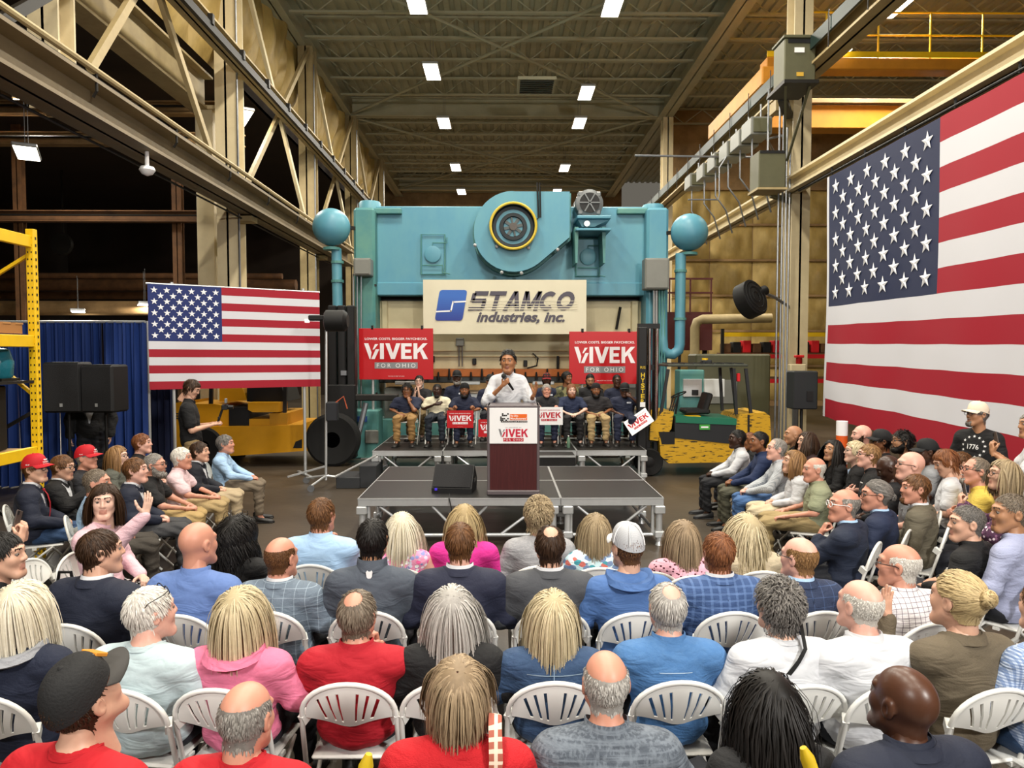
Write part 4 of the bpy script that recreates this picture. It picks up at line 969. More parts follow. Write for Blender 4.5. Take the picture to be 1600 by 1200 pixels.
for x in (4.1, 4.1): pass
MB().box((lp(580, 620)[0], .5, 1.42), (1.0, .16, .14), b=.02).build('fork', M_DARKSTEEL, t)
MB().tube([(lp(565, 650)[0], .5, 1.3), (lp(552, 690)[0], .4, .5)], .06, 8).build('hydraulic_hose', M_GALV, t, 40)
# stage light stand, left
t = thing('light_stand', 'tall stand with a black stage lamp and wheels before the lift truck', 'lamp stand', (PX(507, 12.9), 12.9, 0))
MB().tube([(0, 0, .12), (.04, 0, 3.05)], .022, 8).build('pole', M_ALU, t, 40)
for k in range(3):
    a_ = k * 2.09 + .3; MB().tube([(0, 0, .2), (.6 * math.cos(a_), .5 * math.sin(a_), .1)], .02, 8).build('leg', M_ALU, t); MB().lathe([(.06, -.02), (.06, .02)], (.6 * math.cos(a_), .5 * math.sin(a_), .06), 'Y', 12).build('caster', M_GALV, t)
MB().box((.14, -.05, 1.35), (.2, .15, .34), b=.02).build('dimmer_pack', mat('#23252a', .5), t); MB().tube([(.2, -.1, 1.5), (.35, -.1, 1.62), (.4, -.05, 1.4)], .012, 6).build('cable', mat('#b4573a', .5), t)
h = MB().box((-.12, 0, 3.0), (.3, .12, .1), b=.02).build('yoke', M_BLACK, t); MB().lathe([(.16, -.2), (.19, -.18), (.19, .14), (.12, .2)], (.22, .0, 2.95), 'X', 18).build('lamp_head', M_BLACK, t, 40)
MB().box((-.3, 0, 2.95), (.06, .08, .06)).build('lens', mat('#fff', .3, emit=('#fff3d8', 3)), h)
tag(MB().bar((PX(449, 13.1), 13.0, .16), (PX(507, 13.6), 13.6, .26), .03, .03).build('tie_bar', M_ALU), 'silver bar leaning low between the flag pole and the light stand', 'bar')

# ================================================================== forklift on the right
d = 13.9; t = thing('forklift', 'worn yellow and green forklift right of the riser, mast raised', 'forklift', (PX(1020, d), d, 0)); ox = PX(1020, d)
M_WORN = mat('#c4981a', .5, pat=('chips', '#2a2416', 20, .575)); M_DG = mat('#1f2225', .5, var=.2)
body('chassis', [(1030, 683), (1165, 689), (1150, 722), (1045, 724), (1032, 712)], 0, 1.15, M_WORN, t)
body('front_cowl', [(1017, 668), (1036, 644), (1054, 644), (1050, 670), (1036, 690), (1016, 688)], .05, 1.1, M_WORN, t)
body('battery_case', [(1054, 652), (1150, 656), (1148, 694), (1054, 684)], -.02, 1.1, M_DG, t)
body('green_band', [(1055, 650), (1150, 654), (1150, 664), (1055, 660)], -.04, 1.12, mat('#14694f', .5), t)
cwt = body('counterweight', [(1150, 660), (1158, 648), (1195, 644), (1203, 650), (1206, 700), (1200, 726), (1150, 722)], 0, 1.15, M_WORN, t)
body('rear_seam', [(1168, 648), (1171, 648), (1171, 690), (1168, 690)], -.015, .02, M_BLACK, t)
body('floor_plate', [(1030, 675), (1054, 675), (1054, 694), (1034, 694)], -.01, .6, M_BLACK, t)
MB().box((lp(1100, 666)[0], -.045, lp(1100, 667)[1]), (.2, .008, .1)).build('sticker', mat('#3f9a3f', .5), t); MB().box((lp(1100, 666)[0], -.05, lp(1100, 667)[1]), (.14, .004, .03)).build('sticker_mark', M_WHITE, t)
for x, y, r in ((1015, 710, .27), (1165, 716, .22)):
    wx = lp(x, y)[0]; wl_ = MB().lathe([(r * .55, -.1), (r * .92, -.13), (r, -.09), (r, .09), (r * .92, .13), (r * .55, .1)], (wx, .12, r), 'Y', 26).build('wheel', M_RUBBER, t, 40); MB().lathe([(r * .55, -.08), (r * .3, -.11), (.01, -.11)], (wx, .12, r), 'Y', 18).build('hub', M_BLACK, wl_, 40)
for px, w_ in ((1003, .16), (1016, .1), (1028, .09)):
    MB().box((lp(px, 600)[0], .25 if px > 1010 else .05, 1.5), (w_, .2, 2.75), b=.01).build('mast_rail', M_BLACK, t)
for px in (1015.5, 1027): MB().tube([(lp(px, 600)[0], .1, 1.0), (lp(px, 600)[0], .1, 2.85)], .035, 10).build('lift_cylinder', M_CHROME, t, 40)
for z in (.7, 2.1, 2.9): MB().box((lp(1016, 600)[0], .2, z), (.42, .12, .1)).build('mast_crossbar', M_BLACK, t)
w = MB(); x_ = lp(1003.5, 600)[0]
for k, ch in enumerate('HYSTER'): put_text(w, ch, x_, PZ(586 + k * 8.2, d), .075, .085, -.055, bold=.03)
put_text(w, 'RIS', x_ - .0, PZ(574, d), .1, .05, -.055); w.build('lettering', mat('#d2b21c', .5), t)
MB().box((x_, -.055, PZ(632, d)), (.1, .004, .09)).build('plate', M_WHITE, t)
for a_, b_ in (((1034, 650), (1046, 577)), ((1153, 648), (1149, 576)), ((1176, 648), (1168, 576))):
    for y in (.1, 1.0): MB().bar((lp(*a_)[0], y, lp(*a_)[1]), (lp(*b_)[0], y, lp(*b_)[1]), .055, .055).build('guard_post', M_DG, t)
g = MB().box((lp(1107, 574)[0], .55, lp(1107, 571)[1]), (1.55, 1.05, .05), b=.01).build('overhead_guard', mat('#3a3f34', .5), t)
for k in range(8): MB().box((lp(1107, 574)[0] - .65 + k * .19, .55, lp(1107, 571)[1] + .03), (.03, 1.0, .03)).build('guard_bar', M_DG, g)
s = MB().box((lp(1096, 640)[0], .5, lp(1096, 645)[1]), (.5, .5, .1), b=.03).build('seat', M_BLACK, t); MB().box((lp(1112, 630)[0], .5, lp(1112, 632)[1]), (.12, .46, .42), Euler((0, .3, 0)), b=.03).build('seat_back', M_BLACK, t)
MB().tube([(lp(1064, 640)[0], .5, lp(1064, 660)[1]), (lp(1070, 622)[0], .5, lp(1070, 618)[1])], .02, 8).build('steering_column', M_BLACK, t)
MB().tube([(lp(1070, 620)[0] + .16 * math.cos(k * .524) * .9, .5 + .16 * math.sin(k * .524), lp(1070, 619)[1] + .06 * math.cos(k * .524)) for k in range(12)], .013, 6, closed=True).build('steering_wheel', M_BLACK, t, 40)
for k in range(3): MB().tube([(lp(1050 + 3 * k, 640)[0], .3, lp(1050, 650)[1]), (lp(1058 + 4 * k, 616)[0], .3, lp(1050, 620)[1])], .012, 6).build('lever', M_BLACK, t)
MB().box((lp(1117, 570)[0], .6, lp(1117, 566)[1]), (.2, .15, .08), b=.02).build('beacon_base', M_DG, t); MB().cyl((lp(1115, 570)[0], .6, lp(1117, 564)[1]), (lp(1115, 570)[0], .6, lp(1117, 560)[1]), .06).build('beacon', M_YELLOW2, t)
MB().box((lp(1156, 590)[0], .1, lp(1156, 590)[1]), (.06, .08, .16), b=.01).build('extinguisher', M_RED, t)
MB().box((lp(1085, 655)[0], .2, lp(1085, 652)[1]), (.3, .2, .03), b=.005).build('yellow_tray', M_YELLOW2, t)
# white machine cabinet behind the forklift
t = thing('machine_cabinet', 'pale grey machine control cabinet seen through the forklift cab', 'cabinet', (PX(1102, 16.2), 16.2, 0))
MB().box((-.3, .2, 1.0), (.55, .5, 2.0), b=.02).build('case', M_TEALD, t); a = PZ(592, 16.2); b_ = PZ(620, 16.2)
MB().box((.18, -.08, (a + b_) / 2), (.45, .12, a - b_), b=.01).build('open_door', mat('#c9ccca', .5), t); MB().box((-.3, -.07, (a + b_) / 2), (.42, .06, a - b_), b=.01).build('panel', M_ALU, t); MB().box((-.25, -.12, b_ + .1), (.14, .03, .12)).build('screen', M_BLACK, t)
t = thing('grey_machine', 'large grey machine cover behind the forklift on the right', 'machine', (PX(1150, 18), 18.2, 0))
MB().box((0, .4, 1.25), (1.9, .8, 2.2), b=.04).build('cover', M_GREENGREY, t); MB().box((0, .35, .08), (2.0, .9, .16)).build('base', M_BLACK, t); MB().box((-.3, -.02, 1.4), (.8, .04, .6), b=.01).build('hatch', M_GREYBOX, t)
t = thing('small_box_speaker', 'dark grey box on a stand by the right column under the flag edge', 'loudspeaker', (PX(1257, 14.8), 14.9, 0))
MB().box((0, 0, 1.62), (.5, .4, .78), b=.02).build('cabinet', mat('#1d2124', .6), t); MB().cyl((0, 0, .02), (0, 0, 1.25), .03).build('pole', M_BLACK, t); MB().box((0, 0, .01), (.5, .5, .02)).build('foot', M_BLACK, t); MB().box((.08, -.21, 1.5), (.12, .02, .2)).build('port', M_BLACK, t)
t = thing('traffic_post', 'white and orange striped post standing under the giant flag', 'post', (PX(1318, 12), 12, 0))
for k in range(5): MB().cyl((0, 0, .05 + k * .24), (0, 0, .29 + k * .24), .09, n=16).build('band', (M_WHITE, mat('#d4581c', .5))[k % 2], t, 40)
MB().cyl((0, 0, 0), (0, 0, .05), .2).build('base', M_RUBBER, t)
for px, dx, lb in ((1120, 0, 'dark wall machine left of the forklift mast'),):
    pass
t = thing('machine_bench', 'dark green machine bench low between the steps and the press', 'machine', (PX(566, 16.3), 16.4, 0))
MB().box((0, .2, .55), (.7, .6, 1.1), b=.03).build('body', M_TEALD, t); MB().box((-.1, -.12, .9), (.4, .08, .12)).build('blue_tray', mat('#1c3f7d', .5), t); MB().box((.2, -.12, .5), (.3, .06, .3), b=.02).build('cover', M_GREYBOX, t)
MB().tube([(-.3, -.15, 1.2), (-.45, -.2, .6), (-.6, -.2, .2)], .07, 8).build('hose', M_GALV, t, 40)
# ================================================================== implicit surfaces for bodies
class SDF:
    def __init__(s, lo, hi, vx):
        s.lo = np.array(lo, float); s.vx = vx; n = np.ceil((np.array(hi) - s.lo) / vx).astype(int) + 1
        s.n = n; s.D = np.full(n, 1.0, np.float32); s.ax = [s.lo[i] + vx * np.arange(n[i]) for i in range(3)]
    def _sub(s, lo, hi, pad):
        sl = []
        for i in range(3):
            a = int(max(0, math.floor((lo[i] - pad - s.lo[i]) / s.vx))); b = int(min(s.n[i], math.ceil((hi[i] + pad - s.lo[i]) / s.vx) + 1))
            sl.append(slice(a, max(a, b)))
        g = np.meshgrid(*[s.ax[i][sl[i]] for i in range(3)], indexing='ij', sparse=True)
        return tuple(sl), g
    def _put(s, sl, d, k, sub=False):
        o = s.D[sl]
        if sub:
            d = -d; h = np.clip(.5 - .5 * (o - d) / k, 0, 1) if False else np.clip(.5 + .5 * (d - o) / k, 0, 1)
            s.D[sl] = o * (1 - h) + d * h + k * h * (1 - h)
        else:
            h = np.clip(.5 + .5 * (o - d) / k, 0, 1); s.D[sl] = o * (1 - h) + d * h - k * h * (1 - h)
    def cap(s, a, b, ra, rb, k=.03, sub=False):
        a, b = np.array(a, float), np.array(b, float); r = max(ra, rb)
        sl, (X, Y, Z) = s._sub(np.minimum(a, b) - r, np.maximum(a, b) + r, k + 2.5 * s.vx)
        ba = b - a; L = float(ba @ ba) or 1e-9
        t = np.clip(((X - a[0]) * ba[0] + (Y - a[1]) * ba[1] + (Z - a[2]) * ba[2]) / L, 0, 1)
        d = np.sqrt((X - a[0] - t * ba[0]) ** 2 + (Y - a[1] - t * ba[1]) ** 2 + (Z - a[2] - t * ba[2]) ** 2) - (ra + (rb - ra) * t)
        s._put(sl, d, k, sub); return s
    def ell(s, c, r, k=.03, sub=False):
        c, r = np.array(c, float), np.array(r, float)
        sl, (X, Y, Z) = s._sub(c - r, c + r, k + 2.5 * s.vx)
        u, v, w = X - c[0], Y - c[1], Z - c[2]
        k0 = np.sqrt((u / r[0]) ** 2 + (v / r[1]) ** 2 + (w / r[2]) ** 2); k1 = np.sqrt((u / r[0] ** 2) ** 2 + (v / r[1] ** 2) ** 2 + (w / r[2] ** 2) ** 2) + 1e-6
        s._put(sl, k0 * (k0 - 1) / k1, k, sub); return s
    def grid(s): return np.meshgrid(*s.ax, indexing='ij', sparse=True)
    def keep(s, d): s.D = np.maximum(s.D, d.astype(np.float32)); return s
    def mesh(s):
        D = s.D; ins = D < 0
        c = np.zeros(np.array(D.shape) - 1, np.int8)
        off = [(i, j, k) for i in (0, 1) for j in (0, 1) for k in (0, 1)]
        sh = lambda A, o: A[o[0]:A.shape[0] - 1 + o[0], o[1]:A.shape[1] - 1 + o[1], o[2]:A.shape[2] - 1 + o[2]]
        for o in off: c += sh(ins, o)
        act = (c > 0) & (c < 8); idx = np.argwhere(act); n = len(idx)
        acc = np.zeros((n, 3)); cnt = np.zeros(n)
        for a in range(3):
            for o in off:
                if o[a]: continue
                p = idx + np.array(o); e = np.array([0, 0, 0]); e[a] = 1; q_ = p + e
                d0 = D[p[:, 0], p[:, 1], p[:, 2]]; d1 = D[q_[:, 0], q_[:, 1], q_[:, 2]]; m = (d0 < 0) != (d1 < 0)
                t = np.where(m, d0 / np.where(m, d0 - d1, 1), 0)
                pos = p - idx + t[:, None] * e; acc[m] += pos[m]; cnt[m] += 1
        V = s.lo + s.vx * (idx + acc / np.maximum(cnt, 1)[:, None])
        ids = np.full(act.shape, -1, np.int64); ids[act] = np.arange(n); F = []
        for a in range(3):
            b, c2 = (a + 1) % 3, (a + 2) % 3
            sl0 = [slice(None)] * 3; sl1 = [slice(None)] * 3
            sl0[a] = slice(0, -1); sl1[a] = slice(1, None)
            for w in (b, c2): sl0[w] = slice(1, -1); sl1[w] = slice(1, -1)
            s0, s1 = ins[tuple(sl0)], ins[tuple(sl1)]
            p = np.argwhere(s0 != s1)
            if not len(p): continue
            flip = s1[p[:, 0], p[:, 1], p[:, 2]]
            base = p.copy()            # cell index: along b and c2 the edge at p+1 touches cells p and p+1
            def cell(db, dc):
                q_ = base.copy(); q_[:, b] += db; q_[:, c2] += dc; return ids[q_[:, 0], q_[:, 1], q_[:, 2]]
            Q = np.stack([cell(0, 0), cell(1, 0), cell(1, 1), cell(0, 1)], 1)
            Q[flip] = Q[flip][:, ::-1]; F.append(Q)
        return V.astype(np.float32), np.concatenate(F).astype(np.int32)

def np_mesh(name, V, F, mi=None, mats=(), smooth=True, tone=None):
    me = bpy.data.meshes.new(name); nv, nf = len(V), len(F); k = F.shape[1]
    me.vertices.add(nv); me.vertices.foreach_set('co', np.ascontiguousarray(V, np.float32).ravel())
    me.loops.add(nf * k); me.loops.foreach_set('vertex_index', np.ascontiguousarray(F, np.int32).ravel())
    me.polygons.add(nf); me.polygons.foreach_set('loop_start', np.arange(0, nf * k, k, dtype=np.int32))
    me.polygons.foreach_set('use_smooth', np.full(nf, smooth))
    for m in mats: me.materials.append(m)
    if mi is not None: me.polygons.foreach_set('material_index', np.asarray(mi, np.int32))
    if tone is not None:
        at = me.attributes.new('tone', 'FLOAT', 'POINT'); at.data.foreach_set('value', np.asarray(tone, np.float32))
    me.update(); me.validate(); return me

# ------------------------------------------------------------------ poses (person faces +y, right side +x; heights as seated)
def arm(el, wr, hd, bk, kind='relax'): return dict(el=el, wr=wr, hd=hd, bk=bk, kind=kind)
LAP = arm((.27, -.02, .74), (.12, .20, .655), (-.65, .7, -.12), (0, .25, 1))
THIGH = arm((.275, .0, .74), (.17, .25, .64), (-.15, 1, -.15), (0, .1, 1))
FWD = arm((.26, .10, .75), (.10, .33, .66), (-.7, .6, -.1), (0, .4, 1))
HANG = arm((.265, -.05, .72), (.25, .06, .47), (0, .15, -1), (1, .1, 0))
POSES = {
    'lap': (LAP, LAP), 'thigh': (THIGH, THIGH), 'fwd': (FWD, FWD), 'hang': (HANG, HANG),
    'cross': (arm((.265, .05, .77), (-.03, .20, .83), (-1, .0, .1), (0, 1, .3)), arm((.265, .05, .755), (-.02, .16, .78), (-1, .1, .05), (0, 1, .2))),
    'phone': (arm((.23, .07, .78), (.075, .30, .97), (-.35, .2, 1), (.35, .8, -.2), 'grip'),) * 2,
    'phone1': (arm((.23, .07, .78), (.09, .30, .97), (-.25, .2, 1), (.5, .8, -.2), 'grip'), LAP),
    'phoneL': (LAP, arm((.25, .16, .80), (.16, .33, 1.0), (-.15, .2, 1), (.5, .8, -.2), 'grip')),
    'chin': (arm((.15, .17, .73), (.055, .145, .965), (-.15, -.35, .9), (.4, .9, .2), 'grip'), LAP),
    'chinL': (LAP, arm((.15, .17, .73), (.055, .145, .965), (-.15, -.35, .9), (.4, .9, .2), 'grip')),
    'clap': (arm((.20, .12, .75), (.045, .26, .95), (-.08, .15, 1), (1, .2, 0), 'open'),) * 2,
    'raise': (arm((.27, .24, 1.0), (.22, .44, 1.2), (-.25, .1, 1), (.3, .9, 0), 'open'), LAP),
    'handup': (LAP, arm((.24, .20, .86), (.19, .22, 1.08), (0, .05, 1), (.2, .8, -.1), 'open')),
    'chest': (arm((.26, .0, .76), (.02, .16, .90), (-1, .1, .25), (0, 1, .2)), THIGH),
    'sign': (arm((.27, .08, .76), (.17, .32, .73), (-.1, .5, .8), (.5, .8, -.3), 'grip'),) * 2,
    'signR': (LAP, arm((.28, .06, .74), (.24, .30, .66), (-.1, .8, -.1), (.3, .5, .8), 'grip')),
    'eye': (LAP, arm((.27, .14, .86), (.10, .20, 1.10), (-.8, -.1, .55), (.1, 1, .1), 'grip')),
    'mic': (arm((.29, .04, .72), (.075, .225, .945), (-.55, .25, .55), (.2, 1, -.2), 'grip'), arm((.30, .02, .70), (.34, .26, .83), (.25, .35, .9), (.7, -.2, .3), 'open')),
    'gimbal': (arm((.23, .0, .70), (.06, .27, .76), (-.2, .95, .2), (.5, .1, .8), 'grip'),) * 2,
}
STAND = {'mic', 'gimbal', 'hang', 'stand_cross', 'stand_phone'}
POSES['stand_cross'] = POSES['cross']; POSES['stand_phone'] = POSES['phone']
HEAD_C = np.array((0, -.010, 1.255)); LIFT = .43
def mir(v, s): return (v[0] * s, v[1], v[2])
def add_torso(S, o, dz):
    z = lambda v: (v[0], v[1], v[2] + dz)
    S.ell(z((0, -.03, .56)), (.172 + o, .132 + o, .14 + o), .05); S.ell(z((0, -.045, .73)), (.158 + o, .118 + o, .19 + o), .06)
    S.ell(z((0, -.058, .885)), (.182 + o, .118 + o, .175 + o), .06); S.cap(z((-.15, -.062, .985)), z((.15, -.062, .985)), .062 + o, .062 + o, .05)
    for s in (-1, 1): S.cap(z((s * .145, -.066, .995)), z((s * .03, -.06, 1.055)), .060 + o, .048 + o * .5, .06)
def add_arm(S, pose, o, dz, frac=1.0, k=.03):
    for s, A in zip((1, -1), POSES[pose]):
        sh = np.array((s * .182, -.06, .975 + dz)); el = np.array(mir(A['el'], s)) + (0, 0, dz); wr = np.array(mir(A['wr'], s)) + (0, 0, dz)
        if frac >= 1:
            S.cap(sh, el, .060 + o, .046 + o, .05); S.cap(el, wr - (wr - el) * .04 * (o > 0), .046 + o, .030 + o, k)
        else: S.cap(sh, sh + (el - sh) * frac, .060 + o, .056 + o * 1.4, .04)
def legs(pose):
    if pose in STAND: return [((s * .09, -.02, .93), (s * .10, .01, .50), (s * .105, -.03, .09)) for s in (1, -1)]
    return [((s * .085, .0, .535), (s * .125, .43, .525), (s * (.13), .43 + .02 * s, .09)) for s in (1, -1)]
LO, HI = (-.5, -.3, -.02), (.5, .62, 1.3)
_cache = {}
def part(kind, pose):
    """archetype meshes in the person's own space, shared by everyone in that pose"""
    key = (kind, pose)
    if key in _cache: return _cache[key]
    st = pose in STAND; dz = LIFT if st else 0
    lo, hi = list(LO), list(HI); hi[2] += dz + .1
    if kind == 'body':
        S = SDF(lo, hi, .028); add_torso(S, -.012, dz); add_arm(S, pose, -.002, dz)
        S.cap((0, -.062, 1.0 + dz), (0, -.035, 1.17 + dz), .058, .054, .04)
        for h, k_, a in legs(pose):
            S.cap(h, k_, .075, .052, .04); S.cap(k_, a, .050, .036, .03); S.cap(a, (a[0], a[1] + .06, .045), .032, .024, .02)
        V, F = S.mesh(); r = (V, F)
    else:
        vx = .0155
        if kind in ('pants', 'skirt', 'shorts'):
            lo2 = list(lo); hi2 = list(hi); hi2[2] = .78 + dz
            S = SDF(lo2, hi2, vx); S.ell((0, -.02, .55 + dz), (.168, .124, .115), .04)
            for h, k_, a in legs(pose):
                S.cap(h, k_, .098, .073, .05)
                if kind == 'pants': S.cap(k_, a, .071, .058, .03)
                elif kind == 'skirt': S.cap(k_, np.array(k_) + (0, 0, -.22), .075, .08, .03)
            if kind == 'skirt': S.ell((0, .25, .50), (.2, .3, .1), .05); S.ell((0, .43, .38), (.19, .1, .2), .05)
            X, Y, Z = S.grid(); S.keep(.10 - Z + 0 * X + 0 * Y if kind == 'pants' else .22 - Z + 0 * X + 0 * Y)
            S.D += (.006 * np.sin(34 * Y + 18 * X + 9 * np.sin(11 * Z)) * (Y > .05) + .005 * np.sin(40 * Z + 21 * X)).astype(np.float32)
        else:
            o = {'short': .012, 'long': .012, 'jacket': .024, 'inner': .004, 'sleeveless': .010, 'rolled': .014}[kind]
            lo2 = list(lo); lo2[2] = .40 + dz
            S = SDF(lo2, hi, vx); add_torso(S, o, dz)
            if kind in ('long', 'jacket'): add_arm(S, pose, o + .004, dz)
            elif kind in ('short',): add_arm(S, pose, o + .006, dz, .68)
            elif kind == 'rolled':
                add_arm(S, pose, o + .004, dz, .999)
                for s, A in zip((1, -1), POSES[pose]):
                    el = np.array(mir(A['el'], s)) + (0, 0, dz); wr = np.array(mir(A['wr'], s)) + (0, 0, dz); S.cap(el, el + (wr - el) * .35, .066, .060, .02)
            X, Y, Z = S.grid(); zz = Z - dz
            S.keep(.455 - zz + 0 * X + 0 * Y)
            wr_ = (.0022 * np.sin(31 * zz + 17 * np.abs(X) + 4 * np.sin(13 * X + 9 * Y)) + .0016 * np.sin(55 * zz - 38 * np.abs(X) + 16 * Y)) * np.clip((1.0 - zz) * 6, .15, 1)
            S.D += (wr_ * (1.25 if kind != 'inner' else 0)).astype(np.float32)
            if kind == 'jacket':
                wdg = np.maximum(np.maximum(np.abs(X) - .012 - .33 * np.clip(zz - .70, 0, 1), .0 - Y), .66 - zz)
                S.keep(-wdg)
        r = S.mesh()
    _cache[key] = r; return r
_pm = {}
def part_mesh(kind, pose):
    k = (kind, pose)
    if k not in _pm: _pm[k] = np_mesh(kind, *part(kind, pose), mats=[M_WHITE])
    return _pm[k]

# ------------------------------------------------------------------ head
def head(lod):
    k = ('head', lod)
    if k in _cache: return _cache[k]
    S = SDF((-.1, -.13, -.21), (.1, .14, .135), (.0065, .0098)[lod])
    S.ell((0, -.012, .028), (.075, .097, .090), .02); S.ell((0, .026, -.038), (.060, .066, .083), .03)
    S.cap((-.016, .073, -.100), (.016, .073, -.100), .020, .020, .025)
    for s in (-1, 1):
        S.cap((s * .052, .004, -.05), (s * .022, .066, -.098), .020, .018, .025); S.ell((s * .036, .058, -.020), (.024, .024, .024), .025)
        S.cap((s * .010, .086, .034), (s * .045, .070, .034), .012, .010, .014)
    S.ell((.031, .107, .010), (.021, .021, .017), .010, True); S.ell((-.031, .107, .010), (.021, .021, .017), .010, True)
    for s in (-1, 1): S.cap((s * .020, .0865, .0205), (s * .043, .0795, .0195), .0058, .0052, .004)
    S.cap((0, .089, .018), (0, .105, -.020), .008, .011, .012); S.cap((-.012, .095, -.024), (.012, .095, -.024), .0085, .0085, .008)
    S.ell((0, .086, -.052), (.023, .012, .007), .008); S.ell((0, .085, -.066), (.020, .013, .009), .008)
    for s in (-1, 1):
        S.ell((s * .078, -.012, .000), (.010, .022, .033), .008); S.ell((s * .085, -.006, .0), (.006, .010, .018), .004, True)
    S.cap((0, -.028, -.06), (0, -.045, -.20), .054, .058, .03)
    V, F = S.mesh()
    c = V[F].mean(1)
    mi = np.zeros(len(F), int)
    lips = (np.abs(c[:, 0]) < .023) & (c[:, 1] > .083) & (c[:, 2] < -.047) & (c[:, 2] > -.076); mi[lips] = 2
    brow = (np.abs(c[:, 0]) < .047) & (np.abs(c[:, 0]) > .011) & (c[:, 1] > .066) & (c[:, 2] > .0305) & (c[:, 2] < .0375); mi[brow] = 1
    # eyes
    def sph(cen, r, m):
        n, kk = 10, 6; vs = []; fs = []
        for i in range(kk + 1):
            for j in range(n):
                a, b_ = math.pi * i / kk, 2 * math.pi * j / n; vs.append((cen[0] + r * math.sin(a) * math.cos(b_), cen[1] + r * math.cos(a), cen[2] + r * math.sin(a) * math.sin(b_)))
        for i in range(kk):
            for j in range(n): fs.append((i * n + j, (i + 1) * n + j, (i + 1) * n + (j + 1) % n, i * n + (j + 1) % n))
        return vs, fs, m
    Vs, Fs, Ms, o = [V], [F], [mi], len(V)
    for s in (-1, 1):
        for cen, r, m in (((s * .031, .0770, .010), .0130, 3), ((s * .0305, .0848, .010), .0066, 4)):
            a, b_, m_ = sph(cen, r, m); Vs.append(np.array(a, np.float32)); Fs.append(np.array(b_) + o); Ms.append(np.full(len(b_), m)); o += len(a)
    Ve, Fe, Me = np.concatenate(Vs), np.concatenate(Fs), np.concatenate(Ms)
    # normals of the skin part
    nr = np.cross(V[F[:, 2]] - V[F[:, 0]], V[F[:, 3]] - V[F[:, 1]]); nr /= np.linalg.norm(nr, axis=1)[:, None] + 1e-9
    vn = np.zeros_like(V)
    for j in range(4): np.add.at(vn, F[:, j], nr)
    vn /= np.linalg.norm(vn, axis=1)[:, None] + 1e-9
    _cache[k] = (Ve, Fe, Me, V, F, c, nr, vn); return _cache[k]
def hairline(y): return np.interp(y, [-.11, -.05, -.02, .0, .03, .055, .085, .12], [-.075, -.07, -.03, .02, .028, .062, .085, .10])
def scalp_mask(c, style):
    x, y, z = c[:, 0], c[:, 1], c[:, 2]
    m = (z > hairline(y)) & ~((np.abs(x) > .079) & (z < .04) & (y > -.045))
    if style in ('fringe', 'fringe_crop'): m &= (z < .062 - .25 * np.clip(y, 0, 1)) & (y < .03)
    if style == 'receding': m &= ~((y > .02) & (z > .06))
    if style == 'none': m &= False
    return m

def curves_to_ribbons(Pn, w, tone, up, twist=None):
    """Pn: (locks, k, 3); three vertices across each ring, tapered"""
    n, k, _ = Pn.shape
    T = np.gradient(Pn, axis=1); T /= np.linalg.norm(T, axis=2, keepdims=True) + 1e-9
    N = Pn - up; N /= np.linalg.norm(N, axis=2, keepdims=True) + 1e-9
    B = np.cross(T, N); B /= np.linalg.norm(B, axis=2, keepdims=True) + 1e-9; N2 = np.cross(B, T)
    prof = np.interp(np.linspace(0, 1, k), [0, .15, .7, 1], [.75, 1, .85, .18])[None, :, None] * w[:, None, None]
    V = np.stack([Pn - B * prof, Pn + N2 * prof * .55, Pn + B * prof], 2).reshape(-1, 3)
    base = (np.arange(n)[:, None, None] * k + np.arange(k - 1)[None, :, None]) * 3
    q0 = np.concatenate([base, base + 1], 2)                      # left strip, right strip
    F = np.stack([q0, q0 + 1, q0 + 4, q0 + 3], 3).reshape(-1, 4)
    return V, F, np.repeat(tone, k * 3)
